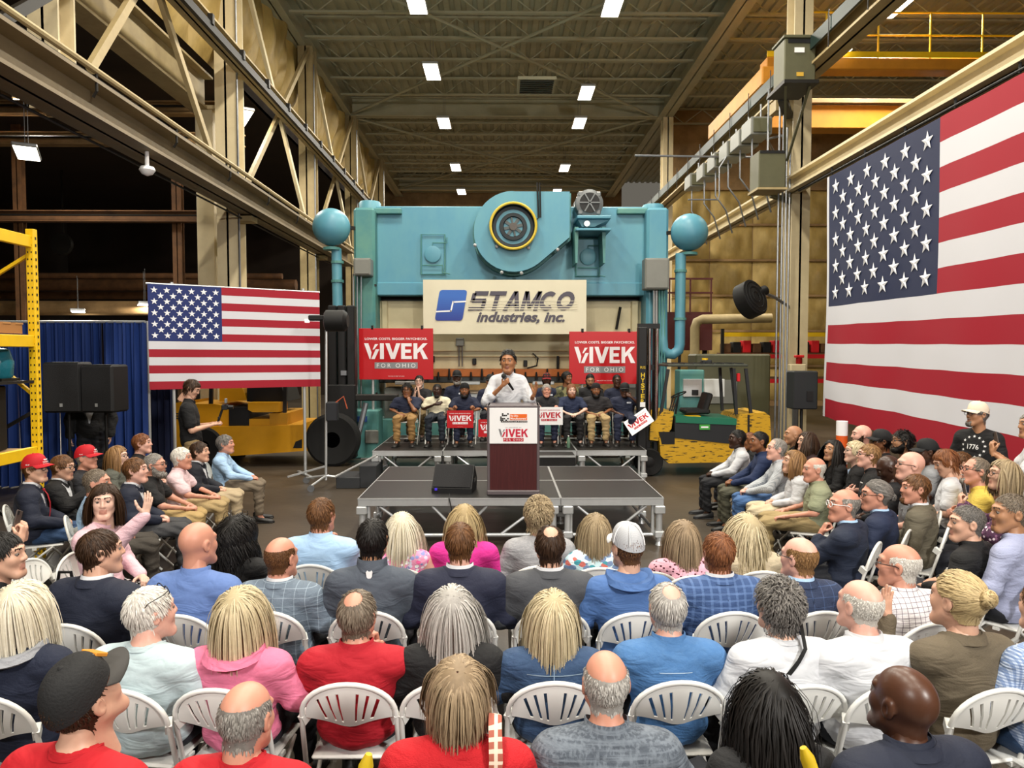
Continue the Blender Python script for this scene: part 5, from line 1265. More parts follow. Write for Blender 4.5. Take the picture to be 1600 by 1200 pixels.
def hair(style, lod, var):
    k = ('hair', style, lod, var)
    if k in _cache: return _cache[k]
    rg = np.random.default_rng(abs(hash((len(style), ord(style[0]), ord(style[-1]), lod, var))) % 9999 + 5)
    _, _, _, V, F, c, nr, vn = head(lod)
    m = scalp_mask(c, style)
    P_ = {'short': (.044, .003, .24, .0060, .005, .0), 'crop': (.016, .002, .08, .0042, .003, 0), 'fringe': (.020, .0012, .30, .0046, .003, 0), 'fringe_crop': (.013, .0008, .25, .0034, .0022, 0),
          'receding': (.036, .002, .24, .0055, .004, 0), 'thin': (.046, .0025, .24, .0055, .004, 0), 'shag': (.165, .006, .36, .0062, .012, .22), 'curlyshort': (.060, .010, .10, .0058, .012, 1.5), 'mid': (.085, .006, .28, .0062, .008, .15),
          'bob': (.30, .012, .42, .0066, .013, .06), 'long': (.46, .012, .42, .0070, .013, .06), 'wavylong': (.50, .016, .42, .0075, .017, .45), 'curlylong': (.46, .022, .38, .0068, .022, 1.7),
          'updo': (.15, .010, .0, .0062, .011, .0), 'ponytail': (.16, .006, .0, .0058, .008, 0), 'swept': (.048, .005, .16, .0055, .010, 0)}[style]
    L, lift, g, w, cap_t, curl = P_
    longh = style in ('bob', 'long', 'wavylong', 'curlylong', 'shag')
    zend = {'bob': -.185, 'long': -.33, 'wavylong': -.36, 'curlylong': -.34, 'shag': -.17}.get(style, -9)
    n = int({0: 1350, 1: 420}[lod] * (1.5 if longh else 1)); K = (9 if longh else (8 if curl > 1 else 5)) if lod == 0 else (7 if longh else 4)
    ids = np.flatnonzero(m); pick = rg.choice(ids, n, replace=n > len(ids))
    p = c[pick] + rg.normal(0, .0025, (n, 3)); nn = nr[pick]
    W = np.array((.006, -.065, .105)); d = p - W
    if style in ('thin',):                                   # bare crown patch
        keep = (np.linalg.norm((p - np.array((0, -.055, .10))) * (1, 1, .6), axis=1) > .034 + .012 * rg.random(n)); p, nn, d = p[keep], nn[keep], d[keep]
    if style in ('shag', 'mid') and var % 2 == 0:
        keep = (np.linalg.norm(p - np.array((0, -.06, .105)), axis=1) > .006 + .006 * rg.random(len(p))); p, nn, d = p[keep], nn[keep], d[keep]
    n = len(p)
    sgn = np.where(p[:, 0] + rg.normal(0, .004, n) > -.012, 1, -1)
    if longh:
        front = np.clip((p[:, 1] + .03) / .08, 0, 1)[:, None]
        d = d * (1 - front) + front * np.stack([sgn * .07, np.full(n, -.018), np.zeros(n)], 1)
    elif style in ('short', 'mid', 'receding', 'thin'):
        front = np.clip((p[:, 1] - .02) / .05, 0, 1)[:, None]; d = d * (1 - front) + front * np.array((.05, .03, .01))
    elif style == 'swept':
        d = np.stack([np.full(n, .03), -.08 * np.ones(n), np.where(p[:, 2] > .07, .09, -.05)], 1)
    elif style in ('updo', 'ponytail'):
        B = np.array((0, -.115, .045 if style == 'updo' else -.005)); d = B - p
    elif style == 'curlyshort': d = d / (np.linalg.norm(d, axis=1, keepdims=True) + 1e-9) + rg.normal(0, .7, (n, 3))
    d = d / (np.linalg.norm(d, axis=1, keepdims=True) + 1e-9); d += rg.normal(0, .07 if longh else .12, d.shape)
    d -= nn * (d * nn).sum(1, keepdims=True); d /= np.linalg.norm(d, axis=1, keepdims=True) + 1e-9
    lens = L * rg.uniform(.75, 1.1, n); Q = [p + nn * lift * .3]
    if style in ('updo', 'ponytail'): lens = np.minimum(lens, np.linalg.norm(B - p, axis=1) * 1.05)
    ec, er = np.array((0, -.012, .028)), np.array((.075, .097, .090)); ph = rg.random(n) * 6.28; ph2 = rg.random((n, 3)) - .5
    sc, sr = np.array((0, -.045, -.43)), np.array((.17, .15, .20))
    for i in range(1, K):
        st = (lens / (K - 1))[:, None]; q0 = Q[-1]
        d = d * (1 - g) + g * np.array((0, 0, -1.0)); 
        if curl: d = d + curl * .35 * np.stack([np.cos(ph + i * 1.9), np.sin(ph + i * 1.9), .4 * np.sin(ph * 2 + i * 2.3)], 1)
        if style in ('updo', 'ponytail'):
            tb = B - q0; tb /= np.linalg.norm(tb, axis=1, keepdims=True) + 1e-9; d = d * .45 + tb * .55
        d /= np.linalg.norm(d, axis=1, keepdims=True) + 1e-9
        q1 = q0 + d * st
        for cc, rr in ((ec, er + lift * (.4 + rg.random((n, 1)) * .9)), (np.array((0, .0, -.05)), np.array((.066, .075, .1)) + lift), (sc, sr)):
            u = (q1 - cc) / rr; l = np.linalg.norm(u, axis=1, keepdims=True); q1 = np.where(l < 1, cc + (q1 - cc) / np.maximum(l, 1e-3), q1)
        mx = {'curlyshort': .032, 'short': .018, 'mid': .026, 'crop': .009, 'thin': .016, 'receding': .015, 'swept': .034, 'fringe': .009, 'fringe_crop': .006, 'curlylong': .05}.get(style)
        if mx:
            rr = er + mx; u = (q1 - ec) / rr; l = np.linalg.norm(u, axis=1, keepdims=True); q1 = np.where((l > 1) & (q1[:, 2:3] > -.06), ec + (q1 - ec) / np.maximum(l, 1e-3), q1)
        if longh or style == 'mid':             # keep the face clear: strands fall beside it
            fc = (q1[:, 1] > .030) & (q1[:, 2] < .062) & (np.abs(q1[:, 0]) < .082) & (q1[:, 2] > -.16)
            sg = np.where(sgn > 0, 1, -1); q1[fc, 0] = (sg * (.080 + .012 * ph2[:, 1]))[fc]; q1[fc, 1] = np.minimum(q1[fc, 1], .045)
        if zend > -9:
            low = q1[:, 2] < zend + ph2[:, 0] * .03; q1[low] = q0[low] + (q1[low] - q0[low]) * .06
        Q.append(q1); d = q1 - q0; d /= np.linalg.norm(d, axis=1, keepdims=True) + 1e-9
    Pn = np.stack(Q, 1); tone = np.clip(rg.normal(.58, .17, n), 0, 1)
    ww = w * rg.uniform(.6, 1.2, n) * (1.0 if lod == 0 else 1.7)
    V2, F2, T2 = curves_to_ribbons(Pn, ww * (.46 if longh and lod == 0 else .6), tone, np.array((0, -.01, .01)))
    Vs, Fs, Ts, o = [V2], [F2], [T2], len(V2)
    # under-layer following the scalp
    mm = m.copy()
    if style in ('thin', 'mid', 'shag'): mm &= np.linalg.norm(c - np.array((0, -.055, .10)), axis=1) > (.040 if style == 'thin' else .008)
    uf = F[mm]; u, inv = np.unique(uf, return_inverse=True)
    if len(u):
        cv = V[u] + vn[u] * (cap_t * .55); Vs.append(cv); Fs.append(inv.reshape(-1, 4) + o); Ts.append(np.full(len(u), .35)); o += len(cv)
    def extra(Pn, ww, tn):
        nonlocal o
        a, b_, t_ = curves_to_ribbons(Pn, ww, tn, Pn.mean((0, 1))); Vs.append(a); Fs.append(b_ + o); Ts.append(t_); o += len(a)
    if style in ('updo', 'ponytail'):
        nb = 70 if lod == 0 else 40; B = np.array((0, -.125, .05 if style == 'updo' else -.01)); tt = np.linspace(0, 1, 7); R_ = .036 if style == 'updo' else .03
        ax = rg.normal(0, 1, (nb, 3)); ax /= np.linalg.norm(ax, axis=1, keepdims=True); b0 = np.cross(ax, rg.normal(0, 1, (nb, 3))); b0 /= np.linalg.norm(b0, axis=1, keepdims=True); b1 = np.cross(ax, b0)
        an = tt[None, :, None] * 2.6
        extra(B + R_ * (b0[:, None] * np.cos(an) + b1[:, None] * np.sin(an)) * (1, .8, 1), np.full(nb, .006), rg.random(nb))
        if style == 'ponytail' and var % 2: pass
    r = (np.concatenate(Vs), np.concatenate(Fs), np.concatenate(Ts))
    _cache[k] = r; return r
_hm = {}
def hair_mesh(style, lod, var):
    k = (style, lod, var)
    if k not in _hm:
        V, F, T = hair(style, lod, var); _hm[k] = np_mesh('hair', V, F, None, [M_WHITE], True, T)
    return _hm[k]
def beard_mesh(full, lod=1):
    k = ('beard', full)
    if k in _hm: return _hm[k]
    _, _, _, V, F, c, nr, vn = head(0)
    x, y, z = c[:, 0], c[:, 1], c[:, 2]
    m = (y > -.005) & (z < np.interp(y, [0, .05, .08, .1], [.01, -.045, -.06, -.035])) & (z > -.128) & ~((np.abs(x) < .021) & (z > -.074) & (z < -.048))
    if not full: m &= (np.abs(x) < .034) & (y > .05) & ((z < -.07) | (z > -.05))
    uf = F[m]; u, inv = np.unique(uf, return_inverse=True)
    rg = np.random.default_rng(4); V2 = V[u] + vn[u] * (.005 + .004 * rg.random((len(u), 1)) + (.006 if full else 0) * np.clip((-.06 - V[u][:, 2:3]) / .04, 0, 1))
    _hm[k] = np_mesh('beard', V2, inv.reshape(-1, 4), None, [M_WHITE], True, rg.random(len(u))); return _hm[k]

# ------------------------------------------------------------------ hand (right hand, fingers +y, palm -z, thumb -x)
def hand(kind, lod=0):
    k = ('hand', kind, lod)
    if k in _cache: return _cache[k]
    S = SDF((-.10, -.04, -.10), (.07, .23, .05), (.0056, .0088)[lod])
    S.cap((0, -.03, 0), (0, .02, 0), .025, .024, .012)
    for x in (-.025, -.008, .009, .025): S.cap((x * .6, .015, 0), (x, .088 - abs(x) * .3, 0), .015, .0115, .012)
    bend = {'relax': (.35, .55, .4), 'open': (.05, .1, .1), 'grip': (1.0, 1.25, .8)}[kind]
    for i, (x, y, L) in enumerate(((-.027, .090, .072), (-.0085, .096, .082), (.010, .091, .076), (.027, .080, .058))):
        p = np.array((x, y, 0.0)); a = 0; sp = {'open': (-.12, -.03, .05, .16), 'relax': (-.05, 0, .04, .09), 'grip': (0, 0, 0, 0)}[kind][i]
        for j, (f, r) in enumerate(((.42, .0098), (.32, .0090), (.26, .0080))):
            a += bend[j] * (1 + .12 * i); q_ = p + L * f * np.array((math.sin(sp) * math.cos(a), math.cos(a) * math.cos(sp), -math.sin(a)))
            S.cap(p, q_, r, r * .93, .005); p = q_
    p = np.array((-.026, .022, -.006))
    for f, dr, r in ((.042, (-.75, .62, -.25), .0135), (.034, (-.55, .8, -.3) if kind != 'grip' else (.1, .75, -.65), .0112), (.026, (-.35, .9, -.3) if kind != 'grip' else (.55, .5, -.65), .0095)):
        dr = np.array(dr) / np.linalg.norm(dr); q_ = p + dr * f; S.cap(p, q_, r, r * .92, .008); p = q_
    _cache[k] = S.mesh(); return _cache[k]

# ------------------------------------------------------------------ shared accessories, in head space
def acc(key, fn):
    if key not in _hm: _hm[key] = fn()
    return _hm[key]
def mb_mesh(mb, smooth=50):
    me = bpy.data.meshes.new('part'); me.from_pydata(mb.v, [], mb.f); me.materials.append(M_WHITE)
    me.shade_smooth(); me.set_sharp_from_angle(angle=math.radians(smooth)); me.update(); return me
def cap_crown():
    mb = MB(); n, k = 32, 10; vs = []
    for i in range(k + 1):
        a = math.pi / 2 * i / k
        for j in range(n):
            b_ = 2 * math.pi * j / n; bul = 1 + .006 * math.cos(6 * b_)
            vs.append((.086 * math.cos(a) ** .7 * math.cos(b_) * bul, -.010 + .107 * math.cos(a) ** .7 * math.sin(b_) * bul, .030 + .024 * math.sin(b_) * (1 - i / k) + .112 * math.sin(a)))
    mb.add(vs, [(i * n + j, i * n + (j + 1) % n, (i + 1) * n + (j + 1) % n, (i + 1) * n + j) for i in range(k) for j in range(n)])
    mb.lathe([(.009, 0), (.008, .004), (.001, .006)], (0, -.01, .140), n=10)
    return mb_mesh(mb, 60)
def cap_brim():
    mb = MB(); n, k = 16, 6; vs = []
    for t in (0, -.004):
        for i in range(k + 1):
            for j in range(n + 1):
                a = math.pi * (.12 + .76 * j / n); r = i / k
                x = .088 * math.cos(a) * (1 + .0 * r); y = .098 * math.sin(a) + r * .075 * math.sin(a) ** .7
                vs.append((x, y - .004, .052 - .014 * r - 1.6 * x * x * (1 + r) + t))
    m_ = (k + 1) * (n + 1)
    f = [(i * (n + 1) + j, i * (n + 1) + j + 1, (i + 1) * (n + 1) + j + 1, (i + 1) * (n + 1) + j) for i in range(k) for j in range(n)]
    mb.add(vs, f + [tuple(x + m_ for x in q_[::-1]) for q_ in f] + [(k * (n + 1) + j, k * (n + 1) + j + 1, k * (n + 1) + j + 1 + m_, k * (n + 1) + j + m_) for j in range(n)])
    return mb_mesh(mb, 60)
def glasses_mesh():
    mb = MB()
    for s in (-1, 1):
        mb.tube([(s * .032 + .024 * math.cos(a * .4488) * (1.05), .104 - .25 * abs(s * .032 + .024 * math.cos(a * .4488)) ** 1.5, .008 + .019 * math.sin(a * .4488)) for a in range(14)], .0022, 5, closed=True)
        mb.tube([(s * .057, .100, .014), (s * .078, .07, .014), (s * .083, .0, .014), (s * .083, -.02, .004)], .0024, 5)
    mb.tube([(-.009, .106, .012), (0, .109, .015), (.009, .106, .012)], .0022, 5)
    return mb_mesh(mb)
def shades_mesh():
    mb = MB()
    for s in (-1, 1): mb.lathe([(.001, -.003), (.023, -.002), (.025, .002), (.001, .003)], (s * .031, .104, .010), 'Y', 16)
    return mb_mesh(mb)
def collar_mesh(kind):
    mb = MB(); n = 24; vs = []
    prof = {'shirt': [(.080, 1.040, 0), (.076, 1.085, .012), (.071, 1.088, .012), (.071, 1.04, 0)], 'crew': [(.082, 1.048, 0), (.078, 1.066, .004), (.070, 1.066, .004), (.07, 1.05, 0)],
            'lapel': [(.105, 1.028, 0), (.096, 1.066, .01), (.086, 1.070, .012), (.080, 1.03, 0)], 'high': [(.088, 1.04, 0), (.082, 1.11, .012), (.076, 1.112, .012), (.076, 1.04, 0)],
            'hood': [(.10, 1.02, 0), (.135, 1.045, 0), (.125, 1.085, .01), (.085, 1.075, .01), (.075, 1.04, 0)]}[kind]
    for j in range(n):
        a = 2 * math.pi * (j + .5) / n
        for r, z, dy in prof:
            fr = max(0, math.sin(a)); back = max(0, -math.sin(a))
            rr = r * (1 + (.35 * back if kind == 'hood' else 0))
            zz = z - (.055 if kind != 'crew' else .03) * fr ** 2 - (.03 * fr if kind in ('lapel',) else 0) - (.05 * back if kind == 'hood' else 0)
            vs.append((rr * math.cos(a), -.052 + dy + rr * 1.0 * math.sin(a), zz))
    k = len(prof); fs = []
    for j in range(n):
        if kind in ('shirt', 'lapel', 'high') and j in (5, 6): continue       # opening at the throat
        for i in range(k): fs.append((j * k + i, ((j + 1) % n) * k + i, ((j + 1) % n) * k + (i + 1) % k, j * k + (i + 1) % k))
    mb.add(vs, fs); return mb_mesh(mb, 60)
def shoe_mesh():
    mb = MB(); n = 14; vs = []; rows = [(-.075, .030, .085), (-.05, .040, .10), (0, .042, .085), (.06, .046, .062), (.12, .047, .05), (.165, .036, .038), (.185, .012, .02)]
    for y, w, h in rows:
        for j in range(n):
            a = 2 * math.pi * j / n; vs.append((w * math.cos(a), y, max(0.0, h * .5 + h * .5 * math.sin(a)) if math.sin(a) > -.5 else 0))
    mb.add(vs, [(i * n + j, (i + 1) * n + j, (i + 1) * n + (j + 1) % n, i * n + (j + 1) % n) for i in range(len(rows) - 1) for j in range(n)] + [tuple(range(n)), tuple((len(rows) - 1) * n + j for j in range(n - 1, -1, -1))])
    mb.box((0, .05, .008), (.088, .25, .016), b=.004)
    return mb_mesh(mb, 60)
def tie_mesh():
    mb = MB(); pts = [(1.015, .062), (.97, .088), (.88, .108), (.78, .108), (.70, .098)]; vs = []
    for i, (z, y) in enumerate(pts):
        w = .016 + .02 * (i / 4); vs += [(-w, y, z), (0, y + .008, z), (w, y, z)]
    mb.add(vs, [(3 * i + a, 3 * i + a + 1, 3 * i + a + 4, 3 * i + a + 3) for i in range(4) for a in (0, 1)]); mb.ball((0, .058, 1.022), (.018, .014, .018), 8, k=6)
    return mb_mesh(mb)

M_EYE = mat('#7c726a', .6); M_IRIS = mat('#1c120c', .4)
def child(name, me, m, root, M=None, label=None):
    o = link(name, me, root); o.material_slots[0].link = 'OBJECT'; o.material_slots[0].material = m
    if M is not None: o.matrix_local = M
    if label: o['label'] = label
    return o
SK = {'pale': '#d9b3a0', 'pink': '#d6a594', 'ruddy': '#c48b75', 'fair': '#cba088', 'tan': '#a97c5c', 'olive': '#b08058', 'brown': '#85573a', 'warm': '#a3704c', 'dark': '#4d3022', 'deep': '#3a241a', 'asian': '#c49770'}
def skin(k):
    c = SK[k]; return mat(c, .45 if k not in ('dark', 'deep', 'brown') else .36, var=.3, vs=14, var2={'dark': '#382016', 'deep': '#28170f', 'brown': '#5c3722', 'warm': '#83563a', 'tan': '#8f6146'}.get(k, '#b9806c'), spec=.45)
HC = {'black': ('#090807', '#1c1816'), 'darkbrown': ('#1c120c', '#46301f'), 'brown': ('#3a2415', '#76502f'), 'lightbrown': ('#5a3e25', '#a07a4f'), 'grey': ('#4f4b47', '#a8a39c'), 'silver': ('#77736e', '#d2cec8'), 'white': ('#a9a39a', '#eeeae2'),
      'platinum': ('#bfb292', '#ece5d4'), 'blonde': ('#93835f', '#dccdab'), 'goldblonde': ('#84704c', '#cbb487'), 'ash': ('#6b5840', '#b3a07e'), 'reddish': ('#4a2616', '#8e5a36'), 'saltpepper': ('#2d2a28', '#8a8580'), 'strawberry': ('#61503d', '#b29b7c'), 'greybrown': ('#3d332a', '#8d8070')}
def hairmat(k): a, b_ = HC[k]; return mat(a, .5, pat=('tone', b_), spec=.25, var=.2, vs=60)
PEOPLE = []
def person(label, px, py, d, yaw=0, hyaw=None, pitch=0, pose='lap', base=0.0, sk='fair', hr=('short', 'brown'), top=('long', None), collar=None, jacket=None, pants=None, shoe=None, sx=1.0, sy=1.0,
           hs=1.08, glasses=None, cap=None, beard=None, tie=None, kind='pants', group=None, cat='person', lod=None, roll=0, hat_yaw=0, bald_tint=None):
    st = pose in STAND; dz = LIFT if st else 0
    H = P(px, py, d); y = math.radians(yaw); hy = math.radians(yaw if hyaw is None else hyaw); Rb = Matrix.Rotation(y, 4, 'Z')
    hc = HEAD_C + (0, 0, dz)
    if st: s = (H.z - base) / hc[2]; kz = 1.0; s = max(.86, min(1.14, s))
    else: s = 1.0; kz = max(.72, min(1.25, (H.z - base - .5) / (hc[2] - .5)))
    off = Rb @ Vector((hc[0] * s, hc[1] * sy * s, 0)); root_loc = Vector((H.x - off.x, H.y - off.y, base))
    lod = (0 if d < 5.8 else 1) if lod is None else lod
    Ve, Fe, Me = head(lod)[:3]
    headz = hc[2] * s if st else .5 + (hc[2] - .5) * kz
    # head placement in the body's space
    Mh = Matrix.Translation((hc[0] * s, hc[1] * sy * s, headz)) @ Matrix.Rotation(hy - y, 4, 'Z') @ Matrix.Rotation(math.radians(pitch), 4, 'X') @ Matrix.Rotation(math.radians(roll), 4, 'Y') @ Matrix.Scale(hs, 4)
    def warp(V):
        V = np.array(V, float) * (sx * s, sy * s, s)
        if not st: V[:, 2] = np.where(V[:, 2] > .5, .5 + (V[:, 2] - .5) * kz, V[:, 2])
        return V
    mh = np.array(Mh)
    Vb, Fb = part('body', pose)
    Vs = [warp(Vb), Ve @ mh[:3, :3].T + mh[:3, 3]]; Fs = [Fb, Fe + len(Vb)]; Ms = [np.zeros(len(Fb), int), Me]; o = len(Vb) + len(Ve)
    wrists = []
    for sgn, A in zip((1, -1), POSES[pose]):
        Vh, Fh = hand(A['kind'], 1 if d > 4.2 and pose not in ('raise', 'mic') else 0); w = warp([np.array(mir(A['wr'], sgn)) + (0, 0, dz)])[0]
        yy = Vector(mir(A['hd'], sgn)).normalized(); zz = Vector(mir(A['bk'], sgn)); zz = (zz - yy * zz.dot(yy)).normalized(); xx = yy.cross(zz)
        R_ = np.array((xx, yy, zz)).T; v = Vh * ((1, 1, 1) if sgn > 0 else (-1, 1, 1)) * .98
        Vs.append(v @ R_.T + w); Fs.append((Fh if sgn > 0 else Fh[:, ::-1]) + o); Ms.append(np.zeros(len(Fh), int)); o += len(Vh)
        wrists.append((Vector(w), Matrix((xx, yy, zz)).transposed().to_4x4()))
    V, F, M_ = np.concatenate(Vs), np.concatenate(Fs), np.concatenate(Ms)
    style, hcol = hr
    hm = hairmat(hcol)
    skm = skin(sk)
    lip = mat({'dark': '#452a22', 'deep': '#36201a', 'brown': '#6e4536', 'warm': '#855545', 'tan': '#8f6250'}.get(sk, '#b5806f'), .5)
    root = tag(link('person', np_mesh('person', V, F, M_, [skm, hm, lip, M_EYE, M_IRIS]), None, root_loc, (0, 0, y)), label, cat, group)
    Mz = Matrix.Diagonal((sx * s, sy * s, s, 1)) if st else Matrix.Translation((0, 0, .5 * (1 - kz))) @ Matrix.Diagonal((sx, sy, kz, 1))
    Mp = Matrix.Diagonal((sx * s, sy * s, s, 1))
    k0, tm = top
    if jacket:
        child('shirt', part_mesh('inner', pose), tm, root, Mz); child('jacket', part_mesh('jacket', pose), jacket, root, Mz)
        child('jacket_collar', acc(('collar', 'lapel'), lambda: collar_mesh('lapel')), jacket, root, Mz @ Matrix.Translation((0, 0, dz + .040)))
        child('shirt_collar', acc(('collar', 'shirt'), lambda: collar_mesh('shirt')), tm, root, Mz @ Matrix.Translation((0, 0, dz + .040)))
    else:
        child('shirt', part_mesh(k0, pose), tm, root, Mz)
        if collar:
            ck, cm = collar if isinstance(collar, tuple) else (collar, tm)
            child('hood' if ck == 'hood' else 'collar', acc(('collar', ck), lambda: collar_mesh(ck)), cm, root, Mz @ Matrix.Translation((0, 0, dz + (.035 if ck != 'hood' else .03))))
    if tie: child('tie', acc('tie', tie_mesh), tie, root, Mz @ Matrix.Translation((0, 0, dz)))
    child({'skirt': 'skirt'}.get(kind, 'trousers'), part_mesh(kind, pose), pants or mat('#1d1f26', .8, bump=.2, bs=60), root, Mp)
    for h, k_, a in legs(pose):
        child('shoe', acc('shoe', shoe_mesh), shoe or mat('#151312', .5), root, Matrix.Translation((a[0] * sx * s, (a[1]) * sy * s, 0)) @ Matrix.Rotation(-a[0] * 1.2, 4, 'Z') @ Matrix.Scale(1.1 * s, 4))
    if style not in ('none',):
        child('hair', hair_mesh(style, lod, len(PEOPLE) % 2 if lod == 0 else 0), hm, root, Mh)
    if beard: child('beard', beard_mesh(beard[0]), hairmat(beard[1]), root, Mh)
    if glasses:
        g = child('glasses', acc('glasses', glasses_mesh), glasses if isinstance(glasses, bpy.types.Material) else M_BLACKG, root, Mh)
        if glasses == 'shades': child('lens', acc('shades', shades_mesh), M_BLACKG, g)
        elif glasses == 'top': g.matrix_local = Mh @ Matrix.Translation((0, -.035, .062)) @ Matrix.Rotation(.22, 4, 'X')
    if cap:
        cm, bm = cap[0], cap[1]
        c = child('cap', acc('crown', cap_crown), cm, root, Mh @ Matrix.Rotation(math.radians(hat_yaw), 4, 'Z'))
        if bm: child('brim', acc('brim', cap_brim), bm, c)
        if len(cap) > 2: cap[2](c)
    PEOPLE.append((root, Mh, wrists, yaw, d, px, label, base, st)); return root

# ------------------------------------------------------------------ folding chair
M_CHAIR = mat('#dcdcd8', .38, var=.08, vs=8, var2='#b9b7b0')
def make_chair():
    t = thing('folding_chair', 'white folding chair', 'chair')
    tilt = .27
    def bk(x, s, off=0): return (x, -.17 - (s - .44) * tilt - off, s)      # point on the back plane at height s
    fr = [(-.215, .20, .012), bk(-.225, .40), bk(-.225, .6)] + [bk(-.222 * math.cos(math.pi * i / 16), .685 + .165 * math.sin(math.pi * i / 16) ** .9) for i in range(17)] + [bk(.225, .6), bk(.225, .40), (.215, .20, .012)]
    MB().tube(fr, .0125, 8).build('frame', M_CHAIR, t, 60)
    # fan back: slots between the ribs are real openings
    us = [-1, -.955, -.86, -.77, -.70, -.54, -.465, -.29, -.212, 0, .212, .29, .465, .54, .70, .77, .86, .955, 1]
    slot = {i for i in range(len(us) - 1) if us[i + 1] - us[i] < .085 and abs(us[i]) < .8 and abs(us[i + 1]) < .8}
    vsn = [0, .12, .5, .86, 1]; vs = []
    for off in (.0, .012):
        for v in vsn:
            for u in us:
                xt = .205 * u; xb = .205 * (.52 * u + .48 * u ** 5) if abs(u) < 1 else .205 * u
                zt = .690 + .148 * max(0, 1 - u * u) ** .45 + .012 * (abs(u) == 1); zb = .618 + .055 * u * u
                x = xb + (xt - xb) * v; z = zb + (zt - zb) * v; bow = .02 * (1 - u * u)
                p = bk(x, z, off + bow * math.sin(math.pi * v * .9) - .012); vs.append(p)
    n = len(us); k = len(vsn); o = n * k; fs = []; cells = {(i, j) for j in range(k - 1) for i in range(n - 1) if not (i in slot and 1 <= j <= 2)}
    for i, j in cells:
        a = j * n + i; fs += [(a, a + 1, a + n + 1, a + n), (a + o, a + o + n, a + o + n + 1, a + o + 1)]
        for (di, dj, e) in ((-1, 0, (a, a + n)), (1, 0, (a + 1 + n, a + 1)), (0, -1, (a + 1, a)), (0, 1, (a + n, a + n + 1))):
            if (i + di, j + dj) not in cells: fs.append((e[0], e[1], e[1] + o, e[0] + o))
    MB().add(vs, fs).build('backrest', M_CHAIR, t, 30)
    MB().box((0, .03, .437), (.40, .40, .022), b=.009).box((0, -.02, .42), (.42, .04, .02)).build('seat', M_CHAIR, t)
    MB().tube([(-.20, .14, .43), (-.20, -.10, .25), (-.205, -.27, .012)], .0115, 8).build('leg', M_CHAIR, t, 60); MB().tube([(.20, .14, .43), (.20, -.10, .25), (.205, -.27, .012)], .0115, 8).build('leg', M_CHAIR, t, 60)
    MB().tube([(-.205, -.235, .07), (.205, -.235, .07)], .009, 6).build('crossbar', M_CHAIR, t, 60); MB().tube([(-.215, .13, .12), (.215, .13, .12)], .009, 6).build('crossbar', M_CHAIR, t, 60)
    for s in (-1, 1): MB().bar((s * .2, -.19, .68), (s * .225, -.235, .655), .03, .05).build('bracket', M_CHAIR, t)
    return t
# ================================================================== the crowd
def cloth(c, **k): k.setdefault('fold', .5); k.setdefault('bump', .18); k.setdefault('bs', 90); return mat(c, k.pop('rough', .82), **k)
def suit(c, c2=None): return mat(c, .78, bump=.12, bs=120, var=.15, vs=30, fold=.3)
NAVY, BLACKC, CHAR = suit('#161c2e'), cloth('#121214'), suit('#2b2e35')
KHAKI, JEAN, DARKP, TANP, GREYP = cloth('#96805a', var=.2, vs=8), cloth('#2c4568', var=.3, vs=14), cloth('#191b22'), cloth('#a8977a'), cloth('#4c463d')
WHITEC, LBLUE = cloth('#c4c6cb', bs=12, bump=.25), cloth('#9dbcdc', bs=12, bump=.25)
def cap_text(lines, side=None, col='#eeeeee'):
    def f(c):
        mb = MB()
        for i, (s, w, h) in enumerate(lines):
            v, fs = text(s, w, h, bold=.02)
            zc = .085 - i * .020
            mb.add([(a, -.010 + (.112 + .003) * math.sqrt(max(.05, 1 - ((zc + b_ - .05) / .118) ** 2)) * math.cos(a / .10) + .003, zc + b_) for a, b_ in v], fs)
        if side:
            v, fs = text(side, .036, .012, bold=.02)
            mb.add([(-.0955 + .0 * a, .0 - a, .052 + b_) for a, b_ in v], fs); mb.add([(.0955, .0 + a, .052 + b_) for a, b_ in v], fs)
        link('cap_lettering', mb_mesh(mb), c).data.materials[0] = mat(col, .6)
    return f
def cap_patch(c):
    p = MB().box((.0, .088, .098), (.066, .012, .042), Euler((.75, 0, 0)), b=.002); link('patch', mb_mesh(p), c).data.materials[0] = mat('#c9852a', .7)
    f = MB()
    for k in range(7): f.box((.0, .094 - k * .0042 + .013 - .012, .0985 + k * .0045 - .0125 + .0035), (.056, .003, .0022), Euler((.75, 0, 0)))
    link('patch_stripe', mb_mesh(f), c).data.materials[0] = mat('#8e8a88', .7)
REDCAP = (mat('#b3101f', .7), mat('#b3101f', .7), cap_text([('TRUMP', .05, .013), ('WAS RIGHT ABOUT', .075, .012), ('EVERYTHING', .075, .013)], '45-47'))
BCAP = (mat('#1b1b1c', .8, bump=.2, bs=120), mat('#3c3a38', .8), cap_patch)
A_, B_, C_, D_ = 2.72, 3.6, 4.55, 5.5
p = person
